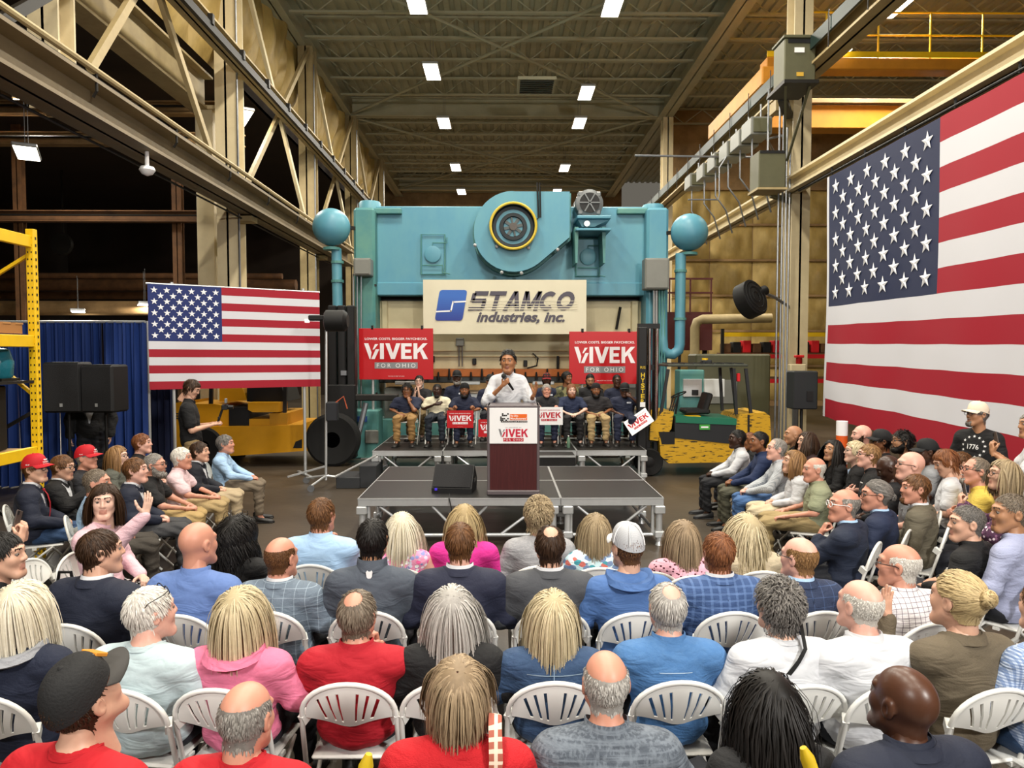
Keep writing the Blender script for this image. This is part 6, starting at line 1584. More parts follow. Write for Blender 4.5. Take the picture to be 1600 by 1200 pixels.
# ---- nearest row, cut by the bottom edge
p('person in red t-shirt and black cap with flag patch, bottom left', 132, 1092, 2.5, -14, -24, 26, 'lap', sk='fair', hr=('crop', 'darkbrown'), top=('short', cloth('#ab0e1b', bs=20)), collar='crew', sx=1.1, cap=BCAP, hs=1.16)
p('person in red polo shirt with grey plaid shoulder bag, bottom edge', 386, 1122, 2.62, -6, -12, -4, 'lap', sk='ruddy', hr=('fringe', 'grey'), top=('short', cloth('#a80f1c', bs=20)), collar='crew', sx=1.05, hs=1.12)
STRAP = p('person in red knitted sweater with patterned shoulder strap, bottom centre', 716, 1083, 2.62, 0, 4, 8, 'lap', sk='fair', hr=('shag', 'strawberry'), top=('long', cloth('#ae0f1a', bs=180, bump=.3)), collar='crew', sx=1.08, hs=1.16)
p('person in slate blue linen shirt, bottom centre right of the red sweater', 946, 1068, 2.72, 0, 2, 4, 'lap', sk='ruddy', hr=('fringe', 'silver'), top=('short', cloth('#474e58', pat=('weave', '#6b737d', 90, .75))), collar='shirt', sx=1.1, sy=1.1, hs=1.08)
p('person in dark blouse leaning forward, bottom right beside the navy jacket', 1200, 1150, 2.7, 4, 10, -8, 'lap', sk='tan', hr=('wavylong', 'black'), top=('long', BLACKC), hs=1.12, sx=.95)
p('person in dark navy suit jacket, bottom right corner', 1410, 1098, 2.62, 12, 22, 8, 'lap', sk='dark', hr=('none', 'black'), top=('long', NAVY), jacket=NAVY, sx=1.15, hs=1.18)
# ---- second row
p('person in grey hood and navy jacket, second row far left', 38, 952, 3.5, -6, -14, 6, 'lap', sk='pale', hr=('bob', 'platinum'), top=('long', cloth('#151c30')), collar=('hood', cloth('#8f9196')), sx=1.05, hs=1.15)
p('person in pale grey blue tee with glasses pushed up on head', 236, 958, 3.55, -8, -42, 4, 'lap', sk='pink', hr=('short', 'white'), top=('short', cloth('#aebfc4', bs=14, bump=.3, var=.15, vs=10)), collar='crew', glasses='top', sx=1.12, sy=1.15, hs=1.12)
p('person in pink hooded jacket, second row', 378, 962, 3.55, -6, -10, 3, 'lap', sk='pale', hr=('bob', 'blonde'), top=('long', cloth('#d0708f', bs=20, bump=.25)), collar='hood', sx=1.05, hs=1.2)
p('person in red collared shirt, second row', 559, 962, 3.6, 0, -8, 4, 'chin', sk='ruddy', hr=('thin', 'greybrown'), top=('long', cloth('#9e0d1f', bs=16, bump=.3)), collar='shirt', sx=1.1, sy=1.1, hs=1.12)
p('person in black top behind the red sweater, second row', 706, 958, 3.6, 0, -2, 6, 'lap', sk='pale', hr=('long', 'silver'), top=('long', BLACKC), sx=1.02, hs=1.15)
p('person in dark denim jacket, second row', 862, 966, 3.6, 0, 3, 4, 'lap', sk='pale', hr=('bob', 'blonde'), top=('long', cloth('#2a4060', var=.25, vs=40, var2='#456180')), collar='shirt', sx=1.05, hs=1.18)
p('person in bright blue denim shirt, second row', 1042, 950, 3.6, 2, 6, 5, 'lap', sk='pink', hr=('thin', 'silver'), top=('long', cloth('#3f6a9c', var=.3, vs=30, var2='#5a82ad')), collar='shirt', sx=1.1, sy=1.08, hs=1.1)
BAG = p('person in white top with thin black bag strap, second row', 1216, 948, 3.55, 8, 16, 4, 'lap', sk='fair', hr=('curlyshort', 'saltpepper'), top=('long', WHITEC), collar='crew', sx=1.08, sy=1.1, hs=1.12)
p('person in white dress shirt, second row right', 1343, 946, 3.55, 10, 22, 5, 'lap', sk='pink', hr=('fringe_crop', 'white'), top=('long', WHITEC), collar='shirt', sx=1.12, sy=1.12, hs=1.1)
p('person in olive brown blazer with one hand raised to the cheek', 1495, 938, 3.5, 10, 24, 3, 'handup', sk='fair', hr=('updo', 'goldblonde'), top=('long', cloth('#5d5343', bs=130)), jacket=None, collar=('lapel', cloth('#5d5343', bs=130)), sx=1.08, hs=1.2)
p('person in blue white checked shirt cut by the right edge', 1632, 948, 3.45, 14, 20, 0, 'lap', sk='fair', hr=('short', 'brown'), top=('long', cloth('#b9c7de', pat=('check', '#4c6a9c', 70, .5, .6))), collar='shirt', pants=JEAN, sx=1.1)
# ---- third row
p('person in black suit cut by the left edge, facing right', 6, 868, 4.1, -60, -85, 2, 'lap', sk='fair', hr=('short', 'black'), top=('long', BLACKC), jacket=BLACKC, hs=1.1)
p('person in dark navy suit, third row left', 158, 862, 4.35, -12, -55, 2, 'lap', sk='fair', hr=('short', 'darkbrown'), top=('long', WHITEC), jacket=NAVY, sx=1.15, sy=1.1, hs=1.14)
p('person in blue dress shirt beside the patterned skirt, third row', 310, 850, 4.5, -6, -26, 2, 'lap', sk='ruddy', hr=('none', 'grey'), top=('long', cloth('#5a74aa', bs=14, bump=.3)), collar='shirt', sx=1.15, sy=1.1, hs=1.18)
p('person in grey blue windowpane blazer, third row', 440, 872, 4.55, -4, -22, 0, 'lap', sk='ruddy', hr=('fringe_crop', 'brown'), top=('long', WHITEC), jacket=cloth('#64717f', pat=('plaid', '#91a0ad', 16, .07, .7)), sx=1.05, hs=1.12)
EMBLEM = p('person in slate grey pullover with small white emblem at the neck', 583, 843, 4.55, 0, -6, 2, 'lap', sk='tan', hr=('short', 'black'), top=('long', cloth('#454c57', bs=30)), collar='high', sx=1.12, sy=1.08, hs=1.14)
p('person in dark navy suit, third row centre', 719, 848, 4.55, 0, 0, 2, 'lap', sk='pink', hr=('short', 'brown'), top=('long', WHITEC), jacket=suit('#1d2136'), sx=1.12, sy=1.05, hs=1.1)
p('person in charcoal grey suit, third row centre', 859, 853, 4.55, 0, 2, 4, 'lap', sk='fair', hr=('thin', 'darkbrown'), top=('long', WHITEC), jacket=suit('#43454a'), sx=1.12, hs=1.12)
M_MESHCAP = mat('#c6c8cc', .7, pat=('check', '#8d9096', 240, .45, .6))
def cap_seams(c):
    mb = MB()
    for k in range(6):
        a = k * 1.047; mb.tube([(.091 * math.cos(t) ** .8 * math.cos(a), -.01 + .113 * math.cos(t) ** .8 * math.sin(a), .031 + .113 * math.sin(t)) for t in (.1, .35, .6, .9, 1.2, 1.5)], .003, 5)
    link('cap_seam', mb_mesh(mb), c).data.materials[0] = mat('#e6e6e6', .7)
p('person in blue hoodie and white mesh cap, third row', 980, 856, 4.5, 4, 20, 2, 'lap', sk='fair', hr=('crop', 'brown'), top=('long', cloth('#46679c', bs=20)), collar='hood', sx=1.1, cap=(M_MESHCAP, mat('#dadada', .7), cap_seams), hs=1.14)
p('person in blue plaid blazer behind the bright denim shirt', 1122, 864, 4.5, 4, 6, 4, 'lap', sk='ruddy', hr=('short', 'reddish'), top=('long', WHITEC), jacket=cloth('#344c78', pat=('plaid', '#5d78a6', 22, .3, .5)), sx=1.15, hs=1.14)
p('person in dark blue windowpane suit and glasses, third row', 1248, 872, 4.5, 8, 34, 2, 'lap', sk='pink', hr=('fringe', 'lightbrown'), top=('long', LBLUE), jacket=cloth('#25314c', pat=('plaid', '#3d4f74', 14, .06, .8)), glasses=True, hs=1.12)
p('person in white checked shirt and glasses, third row right', 1404, 884, 4.3, 14, 52, 2, 'lap', sk='ruddy', hr=('fringe_crop', 'white'), top=('long', cloth('#d9d4d6', pat=('check', '#5c4d5a', 30, .12, .8))), collar='shirt', glasses=True, sx=1.1, hs=1.12)
# ---- front row
p('person in dark top, far left of the front row', 370, 838, 5.2, -8, -16, 0, 'lap', sk='fair', hr=('curlylong', 'black'), top=('long', BLACKC), hs=1.18)
p('person in light blue shirt with a hand at the chin, front row', 503, 805, 5.5, -4, -18, 2, 'chin', sk='ruddy', hr=('short', 'brown'), top=('long', LBLUE), collar='shirt', sx=1.15, hs=1.14)
p('person in pink floral sleeveless dress, front row', 628, 828, 5.4, 0, 0, 0, 'lap', sk='pink', hr=('long', 'platinum'), top=('sleeveless', cloth('#d98fb0', pat=('floral', ('#e05f97', '#c9c6dd', '#eef0f2', '#7f86b8'), 28, .5))), sx=.95, hs=1.08, kind='skirt', pants=cloth('#d98fb0'))
p('person in hot pink blazer, front row', 725, 814, 5.45, 0, 0, 2, 'lap', sk='pale', hr=('long', 'goldblonde'), top=('long', cloth('#c92a86')), collar=('lapel', cloth('#c92a86')), hs=1.05)
p('person in heather grey top, front row', 842, 806, 5.45, 0, -4, 2, 'lap', sk='fair', hr=('curlyshort', 'ash'), top=('long', cloth('#9c9c9f', var=.4, vs=60, var2='#6f6f73')), hs=1.12, sx=1.05)
p('person in teal and white floral top, front row', 930, 830, 5.4, 0, 0, 2, 'lap', sk='fair', hr=('bob', 'ash'), top=('short', cloth('#b9d3da', pat=('floral', ('#3f8f9c', '#dfe9ec', '#6d83a6', '#c2685f'), 18, .55))), hs=1.1, sx=.95)
p('person in pink blouse with dark dots, front row', 1066, 845, 5.2, 4, 8, 2, 'lap', sk='fair', hr=('bob', 'strawberry'), top=('long', cloth('#e0a9bb', pat=('dots', ('#4d1426',), 34, .30))), hs=1.14)
p('person in beige top, right end of the front row', 1165, 832, 5.3, 6, 12, 3, 'lap', sk='fair', hr=('wavylong', 'blonde'), top=('long', cloth('#b7a98f')), hs=1.16, kind='pants', pants=TANP)
# ---- left block, facing the stage
p('person in light blue shirt and taupe trousers at the stage end, left block', 352, 694, 10.2, -78, -86, 4, 'fwd', sk='ruddy', hr=('short', 'saltpepper'), top=('long', LBLUE), collar='shirt', pants=cloth('#6f6353'), hs=1.12, kind='pants')
p('person in dark navy jacket, white open shirt and tan trousers, left block', 312, 706, 9.4, -76, -88, 3, 'lap', sk='fair', hr=('short', 'darkbrown'), top=('long', WHITEC), jacket=suit('#11141f'), collar='shirt', pants=TANP, hs=1.12)
p('person in pale pink polo and khaki trousers, left block', 284, 716, 8.85, -76, -86, 2, 'fwd', sk='ruddy', hr=('short', 'white'), top=('short', cloth('#d9bfc4', var=.3, vs=40, var2='#c9a6ad')), collar='shirt', pants=cloth('#a08a61'), hs=1.12, sx=1.08)
p('person in black polo and glasses with folded hands, left block', 242, 727, 8.2, -74, -84, 2, 'fwd', sk='ruddy', hr=('crop', 'grey'), top=('short', BLACKC), collar='shirt', pants=cloth('#a58b5b'), glasses=True, beard=(True, 'grey'), hs=1.12, sx=1.08)
p('person in navy suit with white cuffs, left block', 212, 735, 7.65, -70, -84, 4, 'lap', sk='pink', hr=('short', 'brown'), top=('long', WHITEC), jacket=NAVY, pants=cloth('#3b3b3d'), hs=1.14, sx=1.05)
p('person in light blue shirt and dark trousers behind the pink top, left block', 152, 755, 6.95, -62, -78, 2, 'lap', sk='ruddy', hr=('crop', 'greybrown'), top=('long', LBLUE), collar='shirt', pants=cloth('#3a352f'), hs=1.14, sx=1.1)
p('person in pink knit top and patterned skirt, arm raised, turned to the camera', 163, 783, 5.55, -95, -158, 0, 'raise', sk='pale', hr=('bob', 'darkbrown'), top=('long', cloth('#dcb6bf', bs=120)), collar='crew', kind='skirt', pants=cloth('#1a1a1c', pat=('floral', ('#e8e8e8', '#d8d8d8', '#1a1a1c'), 40, .5)), hs=1.08, sx=.95, lod=0)
p('person in red lettered cap, navy suit and red tie, left edge', 55, 733, 7.45, -62, -92, 2, 'lap', sk='fair', hr=('short', 'brown'), top=('long', WHITEC), jacket=NAVY, tie=mat('#a31523', .5), pants=JEAN, cap=REDCAP, glasses=True, hs=1.14, sx=1.05)
PH1 = p('person in black suit and glasses holding up a phone, left block', 98, 730, 8, -72, -86, -6, 'phone1', sk='fair', hr=('short', 'brown'), top=('long', WHITEC), jacket=BLACKC, glasses=True, hs=1.14)
p('person in red lettered cap and dark top, second from the drape', 135, 716, 8.6, -70, -88, 3, 'lap', sk='ruddy', hr=('crop', 'grey'), top=('long', cloth('#25262b')), cap=REDCAP, hs=1.14)
p('person in grey green jacket and glasses, left block back row', 184, 714, 9.25, -72, -88, 3, 'lap', sk='pale', hr=('bob', 'lightbrown'), top=('long', cloth('#55574f')), glasses=True, hs=1.16)
p('person in dark jacket in front of the blue drape, back row', 222, 693, 9.9, -70, -80, 4, 'lap', sk='pink', hr=('short', 'reddish'), top=('long', BLACKC), hs=1.15)
PH0 = p('person holding a phone at the left edge, only forearm showing', -52, 745, 5.0, -66, -84, 0, 'phone', sk='fair', hr=('short', 'brown'), top=('short', BLACKC), pants=JEAN)
p('person standing in dark suit half hidden behind the loudspeakers', 140, 586, 11.9, -160, -160, 0, 'hang', sk='fair', hr=('short', 'darkbrown'), top=('long', WHITEC), jacket=BLACKC, pants=DARKP)
GIM = p('person standing in black polo and khakis holding a camera rig', 300, 607, 11.0, -72, -88, -28, 'gimbal', sk='fair', hr=('mid', 'darkbrown'), top=('short', BLACKC), collar='shirt', pants=KHAKI, hs=1.14)
# ---- right block, facing the stage
p('person in white shirt and white trainers at the stage end, right block', 1152, 686, 10.4, 80, 90, 2, 'fwd', sk='deep', hr=('crop', 'black'), top=('long', WHITEC), collar='shirt', pants=cloth('#1b1c20'), shoe=mat('#222326', .5), hs=1.16)
p('person in dark top between the white and navy shirts, right block', 1172, 692, 10.95, 78, 86, 0, 'lap', sk='brown', hr=('mid', 'reddish'), top=('long', BLACKC), hs=1.1, sx=.9)
p('person in navy shirt and olive trousers, right block', 1186, 690, 9.65, 78, 90, 2, 'fwd', sk='brown', hr=('crop', 'black'), top=('long', cloth('#1b2a4d')), collar='shirt', pants=cloth('#4b4a3c'), hs=1.16, sx=1.05)
p('person in striped grey shirt and blue jeans, right block', 1213, 702, 9.05, 76, 86, 4, 'fwd', sk='pink', hr=('receding', 'grey'), top=('long', cloth('#b4b8bd', pat=('stripe', '#8d949c', 60, .4, .7))), collar='shirt', pants=cloth('#3f5f8c'), hs=1.14)
p('person in white blouse and cream trousers, right block', 1240, 722, 8.45, 74, 82, 8, 'lap', sk='fair', hr=('bob', 'lightbrown'), top=('long', WHITEC), collar='crew', pants=cloth('#bcae91'), hs=1.14)
p('person in sage green shirt and khaki trousers, hands on knees', 1272, 734, 7.85, 70, 88, 0, 'thigh', sk='ruddy', hr=('fringe_crop', 'white'), top=('short', cloth('#83876d', bs=14, bump=.3)), collar='shirt', pants=cloth('#97845c'), hs=1.14, sx=1.1, sy=1.1)
p('person in navy blazer and glasses with a hand to the chin, right block', 1318, 790, 5.95, 52, 86, 4, 'chinL', sk='ruddy', hr=('fringe', 'grey'), top=('long', LBLUE), jacket=suit('#1b2438'), glasses=M_WHITE, hs=1.16, sx=1.1)
p('person in navy blazer and glasses, arms down, beside the olive grey blazer', 1368, 774, 6.35, 52, 80, 0, 'lap', sk='ruddy', hr=('ponytail', 'saltpepper'), top=('long', LBLUE), jacket=suit('#1a2540'), glasses=True, hs=1.16)
p('person in olive grey blazer and white collar, right block', 1430, 764, 6.5, 54, 82, 2, 'lap', sk='ruddy', hr=('short', 'brown'), top=('long', WHITEC), jacket=cloth('#5a5446', bs=120), beard=(False, 'brown'), hs=1.15, sx=1.05)
p('person in black shirt, arms down, before the lavender shirt', 1510, 818, 5.3, 40, 78, 0, 'lap', sk='fair', hr=('crop', 'saltpepper'), top=('long', BLACKC), collar='shirt', hs=1.14, sx=1.1)
p('person in lavender grey shirt cut by the right edge', 1578, 802, 5.2, 34, 80, 0, 'lap', sk='tan', hr=('crop', 'greybrown'), top=('long', cloth('#9aa0bd')), collar='shirt', hs=1.2, sx=1.15)
p('person in black jacket before the tall conduits, back row right', 1239, 680, 10.45, 72, 84, 4, 'lap', sk='tan', hr=('none', 'black'), top=('long', BLACKC), hs=1.18)
p('person in dark maroon top looking up, back row right', 1261, 690, 9.9, 72, 88, 4, 'lap', sk='fair', hr=('long', 'darkbrown'), top=('long', cloth('#2a1719')), hs=1.16)
p('person in black v-neck looking up, right block middle', 1302, 704, 9.2, 74, 112, 10, 'lap', sk='tan', hr=('long', 'black'), top=('long', BLACKC), hs=1.16)
p('person in black cardigan and round glasses, right block middle', 1336, 706, 8.7, 66, 78, 6, 'lap', sk='pale', hr=('mid', 'blonde'), top=('long', BLACKC), glasses=True, hs=1.12)
LOGO1 = p('person in black polo with small white logo and glasses', 1357, 712, 8.2, 64, 76, 6, 'cross', sk='pink', hr=('short', 'lightbrown'), top=('short', BLACKC), collar='shirt', glasses=True, hs=1.14)
p('person in dark shirt looking down, right block middle', 1388, 732, 7.6, 62, 74, -28, 'lap', sk='deep', hr=('none', 'black'), top=('long', cloth('#15161a')), hs=1.16)
p('person in grey polo and glasses, right block middle', 1422, 728, 7.05, 60, 78, 6, 'lap', sk='pink', hr=('none', 'white'), top=('short', cloth('#6d6e72')), glasses=True, hs=1.2)
p('person in white top looking down at the lap, right block', 1478, 722, 7.6, 60, 78, -24, 'lap', sk='fair', hr=('mid', 'reddish'), top=('short', WHITEC), hs=1.14)
p('person in yellow polo with folded arms and glasses', 1524, 736, 7, 60, 82, 8, 'cross', sk='ruddy', hr=('receding', 'greybrown'), top=('short', cloth('#cbb14e')), collar='shirt', glasses=True, beard=(False, 'grey'), hs=1.15, sx=1.12, pants=cloth('#23262c'))
PH2 = p('person in purple patterned blouse holding up a phone', 1568, 742, 6.35, 56, 78, 4, 'phone', sk='fair', hr=('bob', 'ash'), top=('long', cloth('#4d2d47', pat=('floral', ('#e4d3dc', '#8c5f7e', '#3a1f35'), 40, .42))), glasses=True, hs=1.12)
p('person in blue grey shirt, first under the giant flag, back row', 1346, 680, 10, 64, 78, 2, 'lap', sk='pink', hr=('none', 'brown'), top=('long', cloth('#78879c')), beard=(True, 'darkbrown'), hs=1.2)
DARKCAP = (mat('#18191b', .8), mat('#18191b', .8))
p('person in dark cap and sunglasses under the flag, back row', 1377, 690, 9.5, 62, 78, 2, 'cross', sk='brown', hr=('short', 'black'), top=('short', BLACKC), glasses='shades', cap=DARKCAP, hs=1.18)
p('person in black shirt and glasses with folded arms under the flag', 1410, 690, 9, 62, 78, 3, 'cross', sk='tan', hr=('curlyshort', 'black'), top=('short', BLACKC), glasses=True, beard=(True, 'black'), hs=1.14)
p('person in grey tee and dark cap, back row under the flag', 1449, 706, 8.5, 60, 74, -6, 'lap', sk='dark', hr=('crop', 'black'), top=('short', cloth('#85878b')), cap=DARKCAP, hs=1.14)
p('person in navy jacket behind the yellow polo, back row', 1500, 724, 8, 60, 76, 0, 'lap', sk='fair', hr=('short', 'brown'), top=('long', NAVY), hs=1.1)
S1776 = p('person standing in white cap and black 1776 shirt, arms down', 1527, 648, 8.1, 122, 96, 4, 'hang', sk='tan', hr=('short', 'saltpepper'), top=('long', cloth('#141416')), pants=cloth('#1d2026'), glasses=True, beard=(False, 'saltpepper'), cap=(mat('#d9cdb8', .7), mat('#d9cdb8', .7)), hs=1.1)
PH3 = p('person standing in white shirt taking a photo at the right edge', 1612, 664, 7.0, 60, 82, 0, 'stand_phone', sk='tan', hr=('short', 'grey'), top=('short', WHITEC), pants=JEAN, hs=1.1)
# ---- workers on the riser, facing the audience
W1 = 180
RZ = .6
def worker(label, px, py, d, **k): return p(label, px, py, d, k.pop('yaw', W1), k.pop('hyaw', None), k.pop('pitch', 0), k.pop('pose', 'lap'), RZ, lod=1, **k)
NV, BK = cloth('#1a2036'), cloth('#17171a')
worker('seated worker in navy tee and tan work trousers, hand at the chin', 636, 613, 14.25, pose='chinL', sk='brown', hr=('curlyshort', 'black'), top=('short', NV), collar='crew', pants=cloth('#8f6f43'), glasses=True, sx=1.1, hs=1.15)
worker('seated worker in cream tee with a hand on the chest', 683, 613, 14.25, pose='chest', sk='deep', hr=('crop', 'black'), top=('short', cloth('#cfc8ae')), collar='crew', pants=cloth('#1e2530'), beard=(False, 'black'), hs=1.1)
SG1 = worker('seated worker in navy tee and black beanie holding a red sign', 726, 613, 14.25, pose='sign', sk='brown', hr=('none', 'black'), top=('short', NV), collar='crew', pants=NV, beard=(True, 'black'), cap=(mat('#111113', .9, bump=.3, bs=150), None), hs=1.12)
SG2 = worker('seated worker in black polo holding a white sign right of the lectern', 854, 616, 14.25, pose='sign', sk='ruddy', hr=('short', 'grey'), top=('short', BK), collar='shirt', pants=NV, hs=1.1)
worker('seated worker in navy tee and black trousers with clasped hands', 893, 612, 14.25, pose='fwd', hyaw=184, sk='pale', hr=('short', 'reddish'), top=('short', cloth('#1d2742')), collar='crew', pants=cloth('#1b1a1c'), beard=(True, 'reddish'), hs=1.12)
worker('seated worker in black tee and khaki trousers with clasped hands', 931, 617, 14.25, pose='lap', sk='brown', hr=('none', 'black'), top=('short', cloth('#232124')), collar='crew', pants=cloth('#a08a62'), beard=(True, 'black'), cap=(mat('#1a1618', .9), None), hs=1.1, sx=1.1)
SG3 = worker('seated worker in navy shirt and dark cap, hand at the face, with a tilted sign', 976, 612, 14.25, yaw=172, pose='eye', sk='dark', hr=('crop', 'black'), top=('short', NV), collar='crew', pants=NV, cap=DARKCAP, glasses='shades', hs=1.12, sx=1.12)
worker('worker in black top and glasses with hands pressed together, back row', 655, 596, 15.2, pose='clap', sk='pale', hr=('short', 'black'), top=('short', BK), glasses=True, pants=cloth('#6d5b3c'), hs=1.1, yaw=176)
worker('worker in navy uniform shirt and dark cap, back row left of the lectern', 714, 590, 15.2, sk='dark', hr=('crop', 'black'), top=('long', NV), beard=(True, 'grey'), cap=DARKCAP, hs=1.15)
worker('worker in navy uniform shirt and cap right beside the speaker, back row', 766, 596, 15.2, sk='tan', hr=('crop', 'black'), top=('long', NV), cap=DARKCAP, beard=(False, 'black'), hs=1.1)
worker('worker in navy uniform shirt and red and black cap, back row', 854, 594, 15.2, sk='dark', hr=('crop', 'black'), top=('short', NV), cap=(mat('#7a1518', .8, pat=('check', '#17110f', 20, .5, .9)), mat('#7a1518', .8)), beard=(True, 'black'), hs=1.1)
worker('worker in camouflage tee looking aside, back row', 886, 590, 15.2, hyaw=222, sk='brown', hr=('mid', 'black'), top=('short', cloth('#5a5b42', pat=('floral', ('#3c3f2c', '#77744f', '#2c2d22'), 10, .6))), hs=1.1)
worker('worker in black polo under the right red sign, looking down', 922, 594, 15.2, pitch=-18, sk='tan', hr=('crop', 'black'), top=('short', BK), collar='shirt', beard=(True, 'black'), hs=1.12, sx=1.08)
worker('worker in navy shirt and neck chain at the right end, back row', 964, 595, 15.2, hyaw=188, sk='dark', hr=('crop', 'black'), top=('short', NV), glasses=True, hs=1.1)
# ---- the speaker
SPK = p('person in white shirt speaking at the lectern with a microphone', 794, 565, 9.75, 180, 171, 0, 'mic', .6, sk='warm', hr=('swept', 'black'), top=('rolled', WHITEC), collar='shirt', pants=cloth('#1e2230'), hs=1.26, lod=0)

# ================================================================== things people hold or wear
def hold(root, w, name, label, cat, build, off=(0, .07, -.03), rot=None):
    """a held thing, top level, standing where the hand (0 right, 1 left) is"""
    for r, Mh, wr, yaw, d, px, lb, base, st in PEOPLE:
        if r is root: break
    loc, R_ = wr[w]
    Mw = Matrix.Translation(r.location) @ Matrix.Rotation(r.rotation_euler.z, 4, 'Z') @ Matrix.Translation(loc) @ R_ @ Matrix.Translation(off)
    t = tag(link(name, None), label, cat); t.matrix_world = Mw @ (rot or Matrix()); build(t); return t
def phone(t):
    MB().box((0, 0, 0), (.072, .15, .009), b=.003).build('case', mat('#4a3f3a', .4), t); MB().box((0, 0, -.0055), (.066, .142, .002)).build('screen', M_BLACKG, t); MB().box((-.02, .055, .006), (.022, .03, .003), b=.001).build('camera_bump', M_BLACK, t)
hold(PH1, 0, 'phone', 'dark phone held up by the person in black suit, left block', 'phone', phone, (-.015, .13, -.045))
hold(PH0, 0, 'phone', 'brown cased phone held up at the left edge', 'phone', phone, (-.015, .13, -.045))
hold(PH2, 1, 'phone', 'phone held up by the person in purple blouse', 'phone', phone, (.015, .13, -.045))
hold(PH3, 1, 'phone', 'phone held up by the standing person at the right edge', 'phone', phone, (.015, .13, -.045))
def mic(t):
    MB().cyl((0, -.16, 0), (0, .05, 0), .015, .022, 14).build('handle', M_BLACK, t, 40); MB().ball((0, .085, 0), (.033, .036, .033), 14, k=8).build('grille', mat('#242424', .6, bump=.6, bs=300), t); MB().lathe([(.031, -.07), (.031, -.055)], n=14).build('ring', M_GALV, t).rotation_euler = (math.pi / 2, 0, 0)
hold(SPK, 0, 'microphone', 'black hand microphone held by the speaker', 'microphone', mic, (-.0, .075, -.035), Matrix.Rotation(1.25, 4, 'Z') @ Matrix.Rotation(.35, 4, 'X'))
def rig(t):
    MB().tube([(0, -.02, -.02), (0, .04, .16)], .018, 8).build('grip', M_BLACK, t); MB().box((0, .08, .2), (.12, .09, .08), b=.01).build('camera_body', M_BLACK, t); MB().cyl((0, .12, .2), (0, .2, .2), .035, .03).build('lens', M_BLACKG, t)
    MB().box((.04, .1, .30), (.14, .03, .07), b=.006).build('monitor', mat('#6d7378', .4), t); MB().tube([(-.1, 0, .05), (.12, 0, .05)], .014, 8).build('handlebar', M_BLACK, t)
g = hold(GIM, 0, 'camera_rig', 'handheld camera rig with small monitor held over the yellow truck', 'camera', rig, (-.06, .09, .0)); g.rotation_euler = (0, 0, math.radians(-75))
def held_sign(root, label, px, py, w, h, d, white, rz=0, ry=0, rx=0):
    q_ = P(px, py, d); t = campaign_sign('hand_sign', label, w, h, q_, rz, white=white, small=True, group='hand held campaign signs'); t.rotation_euler = (rx, ry, rz); return t
held_sign(SG1, 'small red hand sign held by the worker in the beanie', 719, 655, .50, .33, 13.72, False)
held_sign(SG1, 'small red hand sign half hidden at the left side of the lectern', 768, 669, .50, .33, 13.72, False)
held_sign(SG2, 'small white hand sign held right of the lectern', 858, 650, .52, .34, 13.72, True)
held_sign(SG3, 'small white hand sign tilted at the right end of the riser', 998, 659, .50, .33, 13.7, True, -.2, -.62, -.5)
# chest logos and emblem
def chest(root, build, x, z, kz=1.0):
    for r, Mh, wr, yaw, d, px, lb, base, st in PEOPLE:
        if r is root: break
    return build(r, x, z)
def emblem(r, x, z):
    for q_ in PEOPLE:
        if q_[0] is r: hz = (q_[1].translation.z - .5) / .755
    zz = .5 + (1.06 - .5) * hz
    mb = MB().prism([(-.02, .02), (-.012, .03), (-.006, .022), (.006, .022), (.012, .03), (.02, .02), (.016, -.01), (0, -.028), (-.016, -.01)], -.158, -.150); mb.build('emblem', M_WHITE, r, None, (0, 0, zz))
emblem(EMBLEM, 0, 0)
def on_shirt(root, V2, fs, x, z, m, name):
    """flat print laid on the chest: each point dropped onto the shirt from the front"""
    sh = [c for c in root.children if c.name.startswith('shirt')][0]; Mx = sh.matrix_local
    T = BVHTree.FromPolygons([Mx @ v.co for v in sh.data.vertices], [tuple(q_.vertices) for q_ in sh.data.polygons]); vs = []
    for a, b_ in V2:
        h, n, *_ = T.ray_cast(Vector((x - a, 2, z + b_)), Vector((0, -1, 0))); vs.append(h + Vector((0, .004, 0)) if h else Vector((x - a, .1, z + b_)))
    MB().add(vs, fs).build(name, m, root)
from mathutils.bvhtree import BVHTree
s76 = [q_ for q_ in PEOPLE if q_[0] is S1776][0][1].translation.z / 1.685
v, fs = text('1776', .12, .055, bold=.01); on_shirt(S1776, list(v), fs, 0, 1.33 * s76, mat('#dcdcdc', .7), 'shirt_print')
for k in range(13):
    a = k * 2 * math.pi / 13; on_shirt(S1776, [(x + .115 * math.sin(a), z + .115 * math.cos(a)) for x, z in star_poly(.017)], [tuple(range(10))], 0, 1.33 * s76, mat('#dcdcdc', .7), 'printed_star')
zz_ = lambda r: ([q_ for q_ in PEOPLE if q_[0] is r][0][1].translation.z - RZ * (r.location.z > .3) - .5) / .755
v, fs = text('logo', .06, .022, bold=.02); on_shirt(LOGO1, list(v), fs, -.09, .5 + (.93 - .5) * zz_(LOGO1), mat('#dcdcdc', .7), 'shirt_logo') if 0 else on_shirt(LOGO1, [(-.03, -.006), (.03, -.006), (.03, .006), (-.03, .006)], [(0, 1, 2, 3)], -.09, .5 + (.94 - .5) * zz_(LOGO1), mat('#dcdcdc', .7), 'shirt_logo')
for q_ in PEOPLE:
    if 'worker in navy uniform' in q_[6] or 'navy shirt and dark cap, hand' in q_[6]:
        k_ = (q_[1].translation.z - .5) / .755
        on_shirt(q_[0], [(x, z) for x, z in rpoly([(-.045, -.016), (.045, -.016), (.045, .016), (-.045, .016)], .012, 3)], [tuple(range(16))], -.085, .5 + (.93 - .5) * k_, mat('#c5c8d0', .6), 'name_patch')
        on_shirt(q_[0], [(-.036, -.009), (.036, -.009), (.036, .009), (-.036, .009)], [(0, 1, 2, 3)], -.085, .5 + (.93 - .5) * k_, NAVY, 'patch_field') if 0 else None
